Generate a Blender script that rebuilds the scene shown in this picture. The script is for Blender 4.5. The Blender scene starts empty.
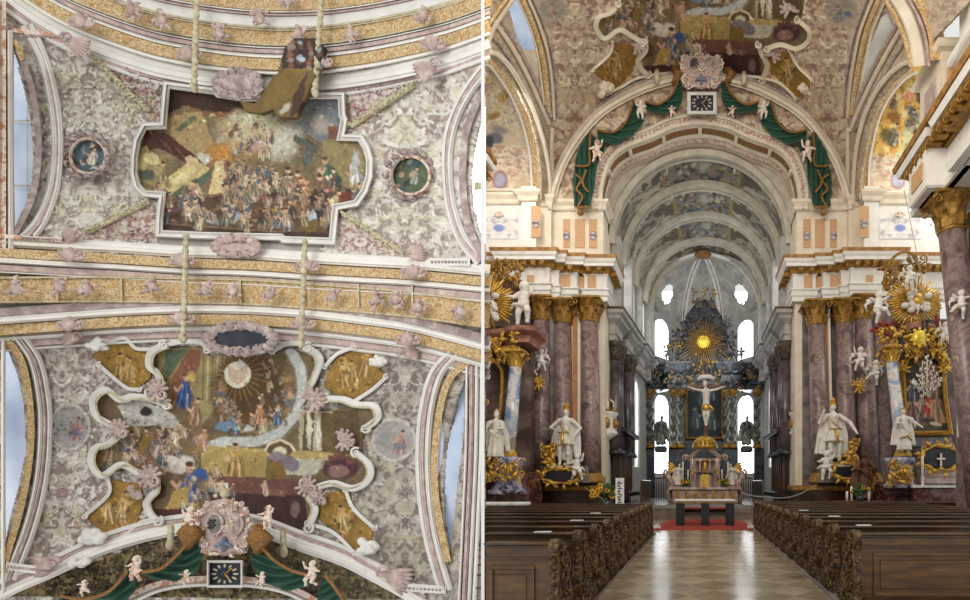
import bpy, bmesh, math, random, re
import numpy as np
from mathutils import Vector, Matrix
PI = math.pi
S = bpy.context.scene
COL = S.collection
random.seed(7)

# ------------------------------------------------------------------ camera
F, VX, VY, EZ = 480.0, 700.0, 483.0, 1.6      # focal length in px, vanishing point, eye height
cd = bpy.data.cameras.new('camera'); cam = bpy.data.objects.new('camera', cd); COL.objects.link(cam)
cam.location = (0, 0, EZ); cam.rotation_euler = (PI/2, 0, 0)
cd.sensor_width = 36; cd.lens = F/970*36
cd.shift_x = (485-VX)/970; cd.shift_y = (VY-300)/970
cd.clip_start = .05; cd.clip_end = 300
S.camera = cam

# ------------------------------------------------------------------ sky, lights, exposure
w = bpy.data.worlds.new('sky'); S.world = w; w.use_nodes = True
bgn = w.node_tree.nodes['Background']
bgn.inputs[0].default_value = (1.0, .985, .96, 1); bgn.inputs[1].default_value = .82
def area(name, loc, rot, sx, sy, power, col=(1, 1, 1)):
    l = bpy.data.lights.new(name, 'AREA'); l.shape = 'RECTANGLE'; l.size = sx; l.size_y = sy
    l.energy = power; l.color = col
    o = bpy.data.objects.new(name, l); COL.objects.link(o); o.location = loc; o.rotation_euler = rot
    return o
# daylight through the clerestory windows of the nave and the choir
area('nave_window_daylight', (-.5, 6.5, 13), (math.radians(80), 0, 0), 5, 5, 900, (1, .9, .77))
area('chapel_window_daylight_east', (12.4, 20.4, 15), (math.radians(58), 0, math.radians(62)), 3, 4, 280, (1, .93, .8))
area('chapel_window_daylight_west', (-7.4, 17.2, 14.5), (math.radians(85), 0, math.radians(18)), 1.6, 3, 170, (1, .97, .92))
area('choir_window_daylight', (3.4, 27, 13.3), (math.radians(90), 0, math.radians(75)), 3, 2.5, 130, (.9, .95, 1))
area('choir_window_daylight', (-3.4, 29, 13.0), (math.radians(90), 0, math.radians(-75)), 3, 2.5, 90, (.85, .92, 1))
area('ceiling_fill_light', (-9.5, 1.0, 9), (math.radians(84), 0, math.radians(-4)), 6, 6, 620, (1, .98, .95))  # added fill from behind the camera to brighten the ceiling relief, not a window
area('apse_daylight', (0, 32.2, 9.5), (math.radians(120), 0, 0), 5, 3, 60, (.95, .97, 1))
S.view_settings.view_transform = 'Standard'; S.view_settings.look = 'None'
S.view_settings.exposure = 0.0; S.view_settings.gamma = 1.0; S.view_settings.use_curve_mapping = False

# ------------------------------------------------------------------ basic helpers
def P(x, y, Y):
    return Vector(((x-VX)*Y/F, Y, EZ+(VY-y)*Y/F))
def Q(ox, oy, s, pts):                      # crop coordinates to photograph pixels
    return [(ox+a/s, oy+b/s) for a, b in pts]
def lin(h):
    h = h.lstrip('#'); v = [int(h[i:i+2], 16)/255 for i in (0, 2, 4)]
    return tuple(x/12.92 if x <= .04045 else ((x+.055)/1.055)**2.4 for x in v)
def smooth(pts, n=6, closed=False):
    pts = [Vector(p) for p in pts]; m = len(pts); out = []
    rng = range(m if closed else m-1)
    for i in rng:
        if closed: a, b, c, d = pts[(i-1) % m], pts[i], pts[(i+1) % m], pts[(i+2) % m]
        else: a, b, c, d = pts[max(i-1, 0)], pts[i], pts[i+1], pts[min(i+2, m-1)]
        for k in range(n):
            t = k/n
            out.append(.5*((2*b)+(-a+c)*t+(2*a-5*b+4*c-d)*t*t+(-a+3*b-3*c+d)*t**3))
    if not closed: out.append(pts[-1])
    return out

def tag(o, label=None, cat=None, group=None, kind=None):
    if label:
        for a, b in (('west side', 'signboard side'), ('east side', 'chandelier side'), ('west', 'signboard-side'), ('east', 'chandelier-side')):
            label = re.sub(r'\b'+a+r'\b', b, label)
        o['label'] = label
    if cat: o['category'] = cat
    if group: o['group'] = group
    if kind: o['kind'] = kind
    return o
def thing(name, label, cat, loc=(0, 0, 0), group=None):
    o = bpy.data.objects.new(name, None); COL.objects.link(o); o.location = loc
    o.empty_display_size = .2
    return tag(o, label, cat, group)
def wloc(o):
    v = Vector((0, 0, 0))
    while o is not None: v += Vector(o.location); o = o.parent
    return v

class MB:
    def __init__(s): s.v = []; s.f = []; s.sm = []
    def add(s, vs, fs, sm=False):
        n = len(s.v); s.v += [tuple(v) for v in vs]; s.f += [tuple(i+n for i in f) for f in fs]; s.sm += [sm]*len(fs)
        return s
    def box(s, x0, x1, y0, y1, z0, z1, b=0):
        if b:
            c = []
            for z, k in ((z0, 0), (z0+b, 1), (z1-b, 1), (z1, 0)):
                i = 0 if k else b
                c += [(x0+i, y0+i, z), (x1-i, y0+i, z), (x1-i, y1-i, z), (x0+i, y1-i, z)]
            f = [(3, 2, 1, 0), (12, 13, 14, 15)]
            for l in range(3):
                for k in range(4): f.append((l*4+k, l*4+(k+1) % 4, l*4+4+(k+1) % 4, l*4+4+k))
            return s.add(c, f)
        c = [(x0, y0, z0), (x1, y0, z0), (x1, y1, z0), (x0, y1, z0), (x0, y0, z1), (x1, y0, z1), (x1, y1, z1), (x0, y1, z1)]
        return s.add(c, [(3, 2, 1, 0), (4, 5, 6, 7), (0, 1, 5, 4), (1, 2, 6, 5), (2, 3, 7, 6), (3, 0, 4, 7)])
    def tube(s, pts, r, n=6, cap=True):
        pts = [Vector(p) for p in pts]
        if not hasattr(r, '__len__'): r = [r]*len(pts)
        vs = []; up = Vector((0, 1, .01))
        for i, p in enumerate(pts):
            t = (pts[min(i+1, len(pts)-1)]-pts[max(i-1, 0)])
            if t.length < 1e-9: t = Vector((0, 0, 1))
            t.normalize(); a = t.cross(up)
            if a.length < .1: a = t.cross(Vector((1, 0, 0)))
            a.normalize(); b = t.cross(a)
            for k in range(n):
                an = 2*PI*k/n; vs.append(p+(a*math.cos(an)+b*math.sin(an))*r[i])
        fs = [(i*n+k, i*n+(k+1) % n, (i+1)*n+(k+1) % n, (i+1)*n+k) for i in range(len(pts)-1) for k in range(n)]
        if cap: fs += [tuple(range(n))[::-1], tuple((len(pts)-1)*n+k for k in range(n))]
        return s.add(vs, fs, True)
    def lathe(s, c, prof, n=16, lean=(0, 0), a0=0, a1=2*PI):
        """prof: (radius, z) list; lean: x,y shift per metre"""
        full = abs(a1-a0-2*PI) < 1e-6; m = n if full else n+1; vs = []
        for r, z in prof:
            for k in range(m):
                a = a0+(a1-a0)*k/n
                vs.append((c[0]+r*math.cos(a)+lean[0]*z, c[1]+r*math.sin(a)+lean[1]*z, c[2]+z))
        fs = []
        for i in range(len(prof)-1):
            for k in range(n):
                k2 = (k+1) % m; fs.append((i*m+k, i*m+k2, (i+1)*m+k2, (i+1)*m+k))
        if full: fs += [tuple(range(m))[::-1], tuple((len(prof)-1)*m+k for k in range(m))]
        return s.add(vs, fs, True)
    def ell(s, c, r, n=8, m=6, rot=0):
        if not hasattr(r, '__len__'): r = (r, r, r)
        vs = []; ca, sa = math.cos(rot), math.sin(rot)
        for i in range(m+1):
            ph = PI*i/m
            for k in range(n):
                th = 2*PI*k/n; x = r[0]*math.sin(ph)*math.cos(th); y = r[1]*math.sin(ph)*math.sin(th); z = r[2]*math.cos(ph)
                vs.append((c[0]+x*ca-z*sa, c[1]+y, c[2]+x*sa+z*ca))
        fs = [(i*n+k, (i+1)*n+k, (i+1)*n+(k+1) % n, i*n+(k+1) % n) for i in range(m) for k in range(n)]
        return s.add(vs, fs, True)
    def plate(s, px, Y, t, bev=0):
        """closed outline in photograph px standing at depth Y, t metres thick, bevelled front"""
        if not callable(Y): Yf = lambda x, y: Y
        else: Yf = Y
        n = len(px); A = sum(px[i][0]*px[(i+1) % n][1]-px[(i+1) % n][0]*px[i][1] for i in range(n))
        if A > 0: px = px[::-1]
        cx = sum(p[0] for p in px)/n; cy = sum(p[1] for p in px)/n
        bm = bmesh.new()
        rings = [(0, 0), (t-bev, 0), (t, bev)] if bev else [(0, 0), (t, 0)]
        rr = []
        for d, b in rings:
            ring = []
            for x, y in px:
                Y0 = Yf(x, y); p = P(x, y, Y0-d)
                if b:
                    q = P(cx, cy, Y0-d); dv = q-p; p = p+dv.normalized()*min(b, dv.length*.6)
                ring.append(bm.verts.new(p))
            rr.append(ring)
        for a, b in zip(rr, rr[1:]):
            for i in range(n): bm.faces.new((a[i], b[i], b[(i+1) % n], a[(i+1) % n]))
        try:
            f = bm.faces.new(rr[-1][::-1]); g = bm.faces.new(rr[0])
            bmesh.ops.triangulate(bm, faces=[f, g])
        except Exception: pass
        bmesh.ops.recalc_face_normals(bm, faces=bm.faces)
        bm.verts.index_update()
        s.add([v.co for v in bm.verts], [[v.index for v in f.verts] for f in bm.faces]); bm.free(); return s
    def sweep(s, path, prof, Y, closed=False, sm=False, scale=None):
        """moulding along a path in photograph px; prof = (offset px, height m towards the viewer)"""
        Yf = Y if callable(Y) else (lambda x, y: Y)
        path = [Vector((p[0], p[1])) for p in path]; n = len(path); k = len(prof); vs = []
        for i, p in enumerate(path):
            a = path[(i-1) % n] if closed else path[max(i-1, 0)]; b = path[(i+1) % n] if closed else path[min(i+1, n-1)]
            d1 = (p-a); d2 = (b-p)
            if d1.length < 1e-6: d1 = d2
            if d2.length < 1e-6: d2 = d1
            d1 = d1.normalized(); d2 = d2.normalized(); t = (d1+d2)
            t = t.normalized() if t.length > 1e-3 else d1
            nn = Vector((t.y, -t.x)); m = 1/max(.5, abs(t.dot(d2)))
            sc = scale(i/(n-1)) if scale else 1
            for o, h in prof:
                q = p+nn*o*m*sc; vs.append(P(q.x, q.y, Yf(p.x, p.y)-h*sc))
        fs = []
        for i in range(n if closed else n-1):
            for j in range(k-1):
                i2 = (i+1) % n; fs.append((i*k+j, i2*k+j, i2*k+j+1, i*k+j+1))
        if not closed and k > 2: fs += [tuple(range(k)), tuple((n-1)*k+j for j in range(k))[::-1]]
        return s.add(vs, fs, sm)
    def run(s, plan, prof, closed=False):
        """cornice along a plan polyline (x,y); prof = (outwards, z); outwards is to the right of travel"""
        plan = [Vector(p) for p in plan]; n = len(plan); k = len(prof); vs = []
        for i, p in enumerate(plan):
            a = plan[i-1] if (i or closed) else p; b = plan[(i+1) % n] if (i < n-1 or closed) else p
            d1 = (p-a); d2 = (b-p)
            if d1.length < 1e-6: d1 = d2
            if d2.length < 1e-6: d2 = d1
            d1.normalize(); d2.normalize(); n1 = Vector((d1.y, -d1.x)); n2 = Vector((d2.y, -d2.x))
            m = (n1+n2); m = m.normalized() if m.length > .1 else n1
            c = max(.35, m.dot(n1))
            for o, z in prof: q = p+m*(o/c); vs.append((q.x, q.y, z))
        fs = [(i*k+j, ((i+1) % n)*k+j, ((i+1) % n)*k+j+1, i*k+j+1) for i in range(n if closed else n-1) for j in range(k-1)]
        if not closed: fs += [tuple(range(k)), tuple((n-1)*k+j for j in range(k))[::-1]]
        return s.add(vs, fs)
    def curl(s, c, r, turns=1.4, rot=0, th=None, flip=1, n=14, dy=0):
        th = th or r*.2; pts = []; rs = []
        for i in range(n+1):
            t = i/n; a = rot+flip*t*turns*2*PI; q = r*(1-.86*t)
            pts.append((c[0]+q*math.cos(a), c[1]-dy*t, c[2]+q*math.sin(a))); rs.append(th*(1-.45*t))
        return s.tube(pts, rs, 5)
    def leaf(s, c, L, W, ang, lift=.3, n=5):
        """a curling acanthus leaf pointing at angle ang in the x-z plane"""
        ca, sa = math.cos(ang), math.sin(ang); vs = []
        for i in range(n+1):
            t = i/n; wd = W*math.sin(PI*min(1, .12+t*.88))**.7*(1-.25*(i % 2)); out = L*lift*math.sin(t*PI*.9)
            for k, q in ((-1, 0), (0, -.35), (1, 0)):
                u = t*L; v = k*wd*.5
                vs.append((c[0]+u*ca-v*sa, c[1]-out+(q and -W*.25), c[2]+u*sa+v*ca))
        m = len(vs); vs += [(x, y+W*.22, z) for x, y, z in vs]
        fs = []
        for i in range(n):
            for j in range(2):
                a = i*3+j; fs += [(a, a+3, a+4, a+1), (m+a, m+a+1, m+a+4, m+a+3)]
            fs += [(i*3, m+i*3, m+i*3+3, i*3+3), (i*3+2, i*3+5, m+i*3+5, m+i*3+2)]
        return s.add(vs, fs, True)
    def build(s, name, m, parent=None, label=None, cat=None, group=None, kind=None, origin=None):
        me = bpy.data.meshes.new(name)
        V = np.array(s.v, dtype=np.float64).reshape(-1, 3)
        if parent is not None: o0 = np.array(wloc(parent))
        elif origin is not None: o0 = np.array(origin)
        elif kind == 'structure': o0 = np.zeros(3)
        else: o0 = np.array(((V[:, 0].min()+V[:, 0].max())/2, (V[:, 1].min()+V[:, 1].max())/2, V[:, 2].min()))
        me.from_pydata((V-o0).tolist(), [], s.f)
        me.polygons.foreach_set('use_smooth', s.sm); me.materials.append(m); me.update()
        o = bpy.data.objects.new(name, me); COL.objects.link(o)
        if parent is not None: o.parent = parent
        else: o.location = o0
        return tag(o, label, cat, group, kind)

# ------------------------------------------------------------------ materials
MATS = {}
def mat(key, stops, scale=6, rough=.6, metal=0, bump=0, detail=5, kind='noise', stretch=(1, 1, 1), emis=None, dist=0, spec=None, bscale=None, coat=0):
    if key in MATS: return MATS[key]
    m = bpy.data.materials.new(key); m.use_nodes = True; nt = m.node_tree; N = nt.nodes; L = nt.links
    b = N['Principled BSDF']; b.inputs['Roughness'].default_value = rough; b.inputs['Metallic'].default_value = metal
    if spec is not None: b.inputs['Specular IOR Level'].default_value = spec
    if coat: b.inputs['Coat Weight'].default_value = coat; b.inputs['Coat Roughness'].default_value = .12
    geo = N.new('ShaderNodeNewGeometry'); mp = N.new('ShaderNodeMapping'); mp.inputs['Scale'].default_value = stretch
    L.new(geo.outputs['Position'], mp.inputs['Vector'])
    if kind == 'attr':
        at = N.new('ShaderNodeAttribute'); at.attribute_name = 'Col'
        tx = N.new('ShaderNodeTexNoise'); tx.inputs['Scale'].default_value = scale; tx.inputs['Detail'].default_value = detail
        L.new(mp.outputs[0], tx.inputs['Vector'])
        mr = N.new('ShaderNodeMapRange'); mr.inputs[1].default_value = .3; mr.inputs[2].default_value = .7
        mr.inputs[3].default_value = .82; mr.inputs[4].default_value = 1.12; L.new(tx.outputs[0], mr.inputs[0])
        vm = N.new('ShaderNodeVectorMath'); vm.operation = 'SCALE'; L.new(at.outputs['Color'], vm.inputs[0]); L.new(mr.outputs[0], vm.inputs['Scale'])
        L.new(vm.outputs[0], b.inputs['Base Color']); src = tx.outputs[0]
    else:
        if kind == 'noise':
            tx = N.new('ShaderNodeTexNoise'); tx.inputs['Scale'].default_value = scale; tx.inputs['Detail'].default_value = detail
            tx.inputs['Distortion'].default_value = dist; src = tx.outputs[0]
        elif kind == 'voro':
            tx = N.new('ShaderNodeTexVoronoi'); tx.inputs['Scale'].default_value = scale; tx.feature = 'F1'; src = tx.outputs['Distance']
        else:
            tx = N.new('ShaderNodeTexWave'); tx.inputs['Scale'].default_value = scale; tx.inputs['Distortion'].default_value = dist
            tx.inputs['Detail'].default_value = detail; src = tx.outputs[1]
            if kind == 'rings': tx.wave_type = 'RINGS'
        L.new(mp.outputs[0], tx.inputs['Vector'])
        cr = N.new('ShaderNodeValToRGB'); e = cr.color_ramp.elements
        if len(stops) == 1: stops = [(0, stops[0][1] if isinstance(stops[0], tuple) else stops[0])]
        while len(e) < len(stops): e.new(.5)
        while len(e) > max(1, len(stops)): e.remove(e[-1])
        for el, (p, h) in zip(e, stops): el.position = p; el.color = (*lin(h), 1)
        L.new(src, cr.inputs[0]); L.new(cr.outputs[0], b.inputs['Base Color'])
        if emis: L.new(cr.outputs[0], b.inputs['Emission Color']); b.inputs['Emission Strength'].default_value = emis
    if bump:
        bp = N.new('ShaderNodeBump'); bp.inputs['Strength'].default_value = bump; bp.inputs['Distance'].default_value = .02
        if bscale:
            t2 = N.new('ShaderNodeTexNoise'); t2.inputs['Scale'].default_value = bscale; t2.inputs['Detail'].default_value = 4
            L.new(mp.outputs[0], t2.inputs['Vector']); L.new(t2.outputs[0], bp.inputs['Height'])
        else: L.new(src, bp.inputs['Height'])
        L.new(bp.outputs[0], b.inputs['Normal'])
    MATS[key] = m; return m

white = mat('white_stucco', [(.3, '#dedad2'), (.7, '#ebe8e1')], 3, .7, bump=.15, bscale=30)
whitel = mat('greyish_white_stucco', [(.3, '#d2cfc9'), (.7, '#e4e2dd')], 2.5, .7, bump=.2, bscale=25)
warm = mat('warm_white_stucco', [(.3, '#d6c9b1'), (.7, '#e9dfcc')], 2, .7, bump=.15, bscale=25)
grey = mat('grey_stucco', [(.3, '#aca595'), (.7, '#c9c2b2')], 2, .75, bump=.15, bscale=25)
gold = mat('gilded_wood', [(.3, '#a9802c'), (.55, '#d9ae4c'), (.8, '#f0d583')], 9, .36, .55, .5, bscale=22)
dgold = mat('aged_gilding', [(.3, '#6d4e1f'), (.6, '#a97f35'), (.8, '#cba557')], 7, .45, .35, .6, bscale=20)
ochre = mat('ochre_gilt_arabesque', [(.36, '#a07f4c'), (.47, '#b5925a'), (.53, '#dccfae'), (.58, '#ae8b53'), (.72, '#967443')], 7, .6, 0, .12, 6, dist=2.4)
ochrel = mat('pale_ochre_arabesque', [(.36, '#b18b4c'), (.48, '#c9a566'), (.53, '#e9dfc6'), (.58, '#c8a364'), (.7, '#ab8140')], 5, .6, 0, .3, 6, dist=2.4)
orange = mat('orange_ornament_panel', [(.4, '#ba8a5c'), (.5, '#d8b590'), (.56, '#c2935f'), (.7, '#a97748')], 14, .6, 0, .1, 5, dist=3)
pink = mat('pink_stucco', [(.3, '#a18c86'), (.55, '#bda79f'), (.75, '#d3c5bc')], 6, .7, 0, .6, bscale=18)
mauve = mat('mauve_stucco', [(.35, '#8c7b78'), (.55, '#a89894'), (.7, '#c6bcb6')], 5, .7, 0, .6, 7, bscale=16)
pinkw = mat('pink_and_white_beading', [(.42, '#dccabb'), (.5, '#e6dccd'), (.58, '#c19079')], 7, .7, 0, .3)
cream = mat('cream_gilt_cord', [(.3, '#a39a7b'), (.7, '#d2caab')], 8, .6, 0, .5, bscale=20)
marble = mat('red_marble', [(.33, '#5d4a47'), (.45, '#7b6562'), (.54, '#96817b'), (.62, '#6d5753'), (.7, '#b0a08a')], 2.2, .34, 0, 0, 9, dist=1.1)
marbleb = mat('blue_white_marble', [(.36, '#6f86a8'), (.46, '#a9b4c4'), (.54, '#ded9d0'), (.64, '#b59c90'), (.72, '#8193ae')], 1.3, .2, 0, 0, 8, dist=1.2)
marbled = mat('dark_red_marble', [(.35, '#38201d'), (.5, '#5a332e'), (.62, '#7b5a55'), (.72, '#3c2422')], 2.4, .2, 0, 0, 8, dist=1.5)
marbleg = mat('grey_marble', [(.35, '#5f5856'), (.6, '#8a817c')], 2, .3, 0, 0, 8)
marblek = mat('blue_black_marble', [(.35, '#181b1f'), (.5, '#2b3036'), (.62, '#474e52'), (.72, '#1c2023')], 1.7, .25, 0, .1, 9, dist=1.5)
marblegr = mat('green_grey_marble', [(.35, '#35382f'), (.5, '#53564a'), (.65, '#7d7f6d')], 2, .3, 0, 0, 8, dist=1)
plinthm = mat('brown_plinth_marble', [(.35, '#2d1a16'), (.6, '#462b24'), (.75, '#573b32')], 2, .25, 0, 0, 7)
statue = mat('white_statue_stucco', [(.3, '#cfc9bd'), (.7, '#ece8df')], 4, .5, 0, .2, bscale=12)
blackm = mat('black_slate', [(.3, '#17191c'), (.7, '#24272b')], 6, .35)
wood = mat('dark_oak', [(.3, '#33220f'), (.55, '#4f371d'), (.75, '#684a29')], 3, .32, 0, .15, 6, stretch=(1, 1, 7), coat=.3)
woodl = mat('panel_oak', [(.3, '#46301a'), (.55, '#644523'), (.75, '#7b5730')], 2.4, .38, 0, .15, 6, stretch=(1, 1, 6), coat=.2)
woodh = mat('carved_oak', [(.38, '#2c1c0e'), (.54, '#5d4222'), (.7, '#8f7341')], 14, .5, 0, .9, 6, dist=1.5)
woodd = mat('blackened_stall_oak', [(.3, '#120c08'), (.7, '#281b12')], 3, .4)
green = mat('green_curtain', [(.3, '#12352a'), (.6, '#1d4d3c'), (.8, '#2a624c')], 2.2, .75, 0, .2)
bronze = mat('brown_gold_fringe', [(.3, '#6e4a1e'), (.7, '#9a6d33')], 12, .6, .1, .5, bscale=30)
carpetm = mat('red_carpet', [(.35, '#8c2f25'), (.65, '#a94237')], 14, .9, 0, .3)
pane = mat('daylit_window_pane', [(.3, '#e9f1fb'), (.7, '#ffffff')], 1, .5, emis=3.2)
panew = mat('dull_lit_window_pane', [(.35, '#8d9fbb'), (.6, '#b9c6da'), (.8, '#d7dee9')], .5, .4, emis=.25)
iron = mat('black_iron', [(.5, '#15130f'), (.6, '#1b1915')], 3, .5)
crystal = mat('cut_crystal', [(.4, '#cfcac2'), (.6, '#ffffff')], 20, .15, 0, .5)
wax = mat('ivory_wax', [(.4, '#e3dcc7'), (.6, '#f3efe2')], 4, .5)
paper = mat('white_paper', [(.4, '#dcdcdc'), (.6, '#eeeeee')], 4, .6)
yellow = mat('yellow_petals', [(.4, '#d89a1a'), (.6, '#f2c22e')], 9, .6)
leafg = mat('green_leaves', [(.4, '#22391c'), (.6, '#3f5f2c')], 9, .6)
skinm = mat('carved_flesh_white', [(.4, '#d5cabb'), (.6, '#e6ddd0')], 4, .5)
redcloth = mat('red_cloth', [(.4, '#74231d'), (.6, '#8f352b')], 4, .7)
linen = mat('white_linen', [(.4, '#cfccc4'), (.6, '#e6e4de')], 6, .8)
ropem = mat('grey_rope', [(.4, '#8f8a82'), (.6, '#b3aea5')], 20, .7)
paintm = mat('fresco_paint', None, 2.4, .75, 0, .25, 8, 'attr')
stuccom = mat('painted_relief_stucco', None, 4, .8, 0, .8, 8, 'attr')

# ------------------------------------------------------------------ painting on vertex grids
RS = np.random.RandomState(3)
_lat = RS.rand(64, 64)
def vnoise(x, y, seed=0):
    x = x+seed*17.3; y = y+seed*9.1
    xi = np.floor(x).astype(int); yi = np.floor(y).astype(int); fx = x-xi; fy = y-yi
    fx = fx*fx*(3-2*fx); fy = fy*fy*(3-2*fy)
    g = lambda a, b: _lat[a % 64, b % 64]
    return (g(xi, yi)*(1-fx)+g(xi+1, yi)*fx)*(1-fy)+(g(xi, yi+1)*(1-fx)+g(xi+1, yi+1)*fx)*fy
def fbm(x, y, o=4, seed=0):
    r = 0; a = .5; t = 0
    for i in range(o): r = r+a*vnoise(x, y, seed+i*3); t += a; a *= .5; x = x*2.03; y = y*2.03
    return r/t
def inpoly(X, Y, pts):
    ins = np.zeros(X.shape, bool); n = len(pts)
    for i in range(n):
        x1, y1 = pts[i][0], pts[i][1]; x2, y2 = pts[(i+1) % n][0], pts[(i+1) % n][1]
        if y1 == y2: continue
        c = ((y1 > Y) != (y2 > Y)) & (X < (x2-x1)*(Y-y1)/(y2-y1)+x1); ins ^= c
    return ins
class Canvas:
    def __init__(s, X, Y, base='#888888'):
        s.X = X; s.Y = Y; s.gx = X[0].copy(); s.gy = Y[:, 0].copy(); s.C = np.tile(np.array(lin(base)), X.shape+(1,)).astype(float); s.H = np.zeros(X.shape)
    def mix(s, m, col, h=0):
        c = np.array(lin(col)) if isinstance(col, str) else np.array(col)
        m = np.clip(m, 0, 1); s.C = s.C*(1-m[..., None])+c*m[..., None]
        if h: s.H += m*h
    def ell(s, cx, cy, rx, ry, col, rot=0, soft=.25, al=1, h=0, wob=0):
        R = max(rx, ry)+6; i0, i1 = np.searchsorted(s.gx, (cx-R, cx+R)); j0, j1 = np.searchsorted(s.gy, (cy-R, cy+R))
        if i1 <= i0 or j1 <= j0: return
        X = s.X[j0:j1, i0:i1]; Y = s.Y[j0:j1, i0:i1]
        if wob: X, Y = X+(vnoise(X/4, Y/4, 5)-.5)*wob, Y+(vnoise(X/4, Y/4, 9)-.5)*wob
        a = math.radians(rot); dx = X-cx; dy = Y-cy; u = (dx*math.cos(a)+dy*math.sin(a))/rx; v = (-dx*math.sin(a)+dy*math.cos(a))/ry
        m = np.clip((1-np.sqrt(u*u+v*v))/soft, 0, 1)*al; c = np.array(lin(col)) if isinstance(col, str) else np.array(col)
        s.C[j0:j1, i0:i1] = s.C[j0:j1, i0:i1]*(1-m[..., None])+c*m[..., None]
        if h: s.H[j0:j1, i0:i1] += m*h
    def poly(s, pts, col, al=1, h=0, wob=0):
        X = s.X; Y = s.Y
        if wob: X = X+(vnoise(s.X/5, s.Y/5, 2)-.5)*wob; Y = Y+(vnoise(s.X/5, s.Y/5, 7)-.5)*wob
        s.mix(inpoly(X, Y, pts)*al, col, h)
    def line(s, pts, wd, col, al=1, h=0):
        xs = [p[0] for p in pts]; ys = [p[1] for p in pts]; R = wd+6
        i0, i1 = np.searchsorted(s.gx, (min(xs)-R, max(xs)+R)); j0, j1 = np.searchsorted(s.gy, (min(ys)-R, max(ys)+R))
        if i1 <= i0 or j1 <= j0: return
        SX = s.X[j0:j1, i0:i1]; SY = s.Y[j0:j1, i0:i1]; d = np.full(SX.shape, 1e9)
        for (x1, y1), (x2, y2) in zip(pts, pts[1:]):
            L = (x2-x1)**2+(y2-y1)**2+1e-9; t = np.clip(((SX-x1)*(x2-x1)+(SY-y1)*(y2-y1))/L, 0, 1)
            d = np.minimum(d, np.hypot(SX-x1-t*(x2-x1), SY-y1-t*(y2-y1)))
        m = (np.clip((wd/2-d)/.8+.5, 0, 1)*al)[..., None]; c = np.array(lin(col)) if isinstance(col, str) else np.array(col)
        s.C[j0:j1, i0:i1] = s.C[j0:j1, i0:i1]*(1-m)+c*m
    def noise(s, sc, amt, seed=0, m=None):
        n = (fbm(s.X/sc, s.Y/sc, 4, seed)-.5)*2*amt
        if m is not None: n = n*m
        s.C = np.clip(s.C*(1+n[..., None]), 0, 1)
    def warp(s, amp, sc, seed=0):
        s.X = s.X+(fbm(s.X/sc, s.Y/sc, 3, seed)-.5)*amp; s.Y = s.Y+(fbm(s.X/sc, s.Y/sc, 3, seed+9)-.5)*amp
    def figure(s, x, y, h, robe, skin='#c9a184', lean=0, robe2=None, wing=None):
        """small painted draped figure, feet at x,y"""
        l = lean*h; R = robe2 or robe
        if wing: s.ell(x+l+h*.28, y-h*.72, h*.3, h*.13, wing, -35); s.ell(x+l-h*.28, y-h*.72, h*.26, h*.12, wing, 35)
        s.ell(x+h*.04, y-h*.2, h*.27, h*.25, R, 0, .3, wob=2); s.ell(x+l*.5, y-h*.5, h*.19, h*.33, robe, lean*40, .3, wob=2)
        k = 1 if int(x*7+y*3) % 2 else -1
        s.line([(x+l*.6+k*h*.08, y-h*.66), (x+l*.6+k*h*.2, y-h*.5), (x+l*.6+k*h*.3, y-h*.6)], h*.08, skin)
        s.ell(x-k*h*.16+l*.3, y-h*.4, h*.13, h*.26, [c*.55 for c in lin(robe)], 20*k, .5, .8, wob=2)
        s.ell(x+k*h*.1+l*.4, y-h*.34, h*.07, h*.22, [min(1, c*1.5) for c in lin(robe)], 25*k, .5, .8, wob=2)
        s.line([(x-h*.05, y-h*.05), (x+l*.5, y-h*.45)], h*.05, '#2a2018', .5)
        s.line([(x+h*.12, y-h*.03), (x+h*.1+l*.5, y-h*.4)], h*.05, '#efe3c8', .45)
        rc = lin(robe); g_ = sum(rc)/3; lt = [min(1, (c*.6+g_*.4)*1.7+.02) for c in rc]; dk = [c*.35 for c in rc]
        for q in range(5):
            o = (q-2)*h*.075; s.line([(x+o*1.6, y-h*.04), (x+o*1.1+l*.3, y-h*.3), (x+o*.6+l*.6, y-h*.62)], max(.7, h*.035), lt if q % 2 else dk, .65)
        s.ell(x+l, y-h*.88, h*.1, h*.12, skin, 0, .3); s.ell(x+l, y-h*.95, h*.1, h*.06, '#4a3222', 0, .3)
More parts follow.
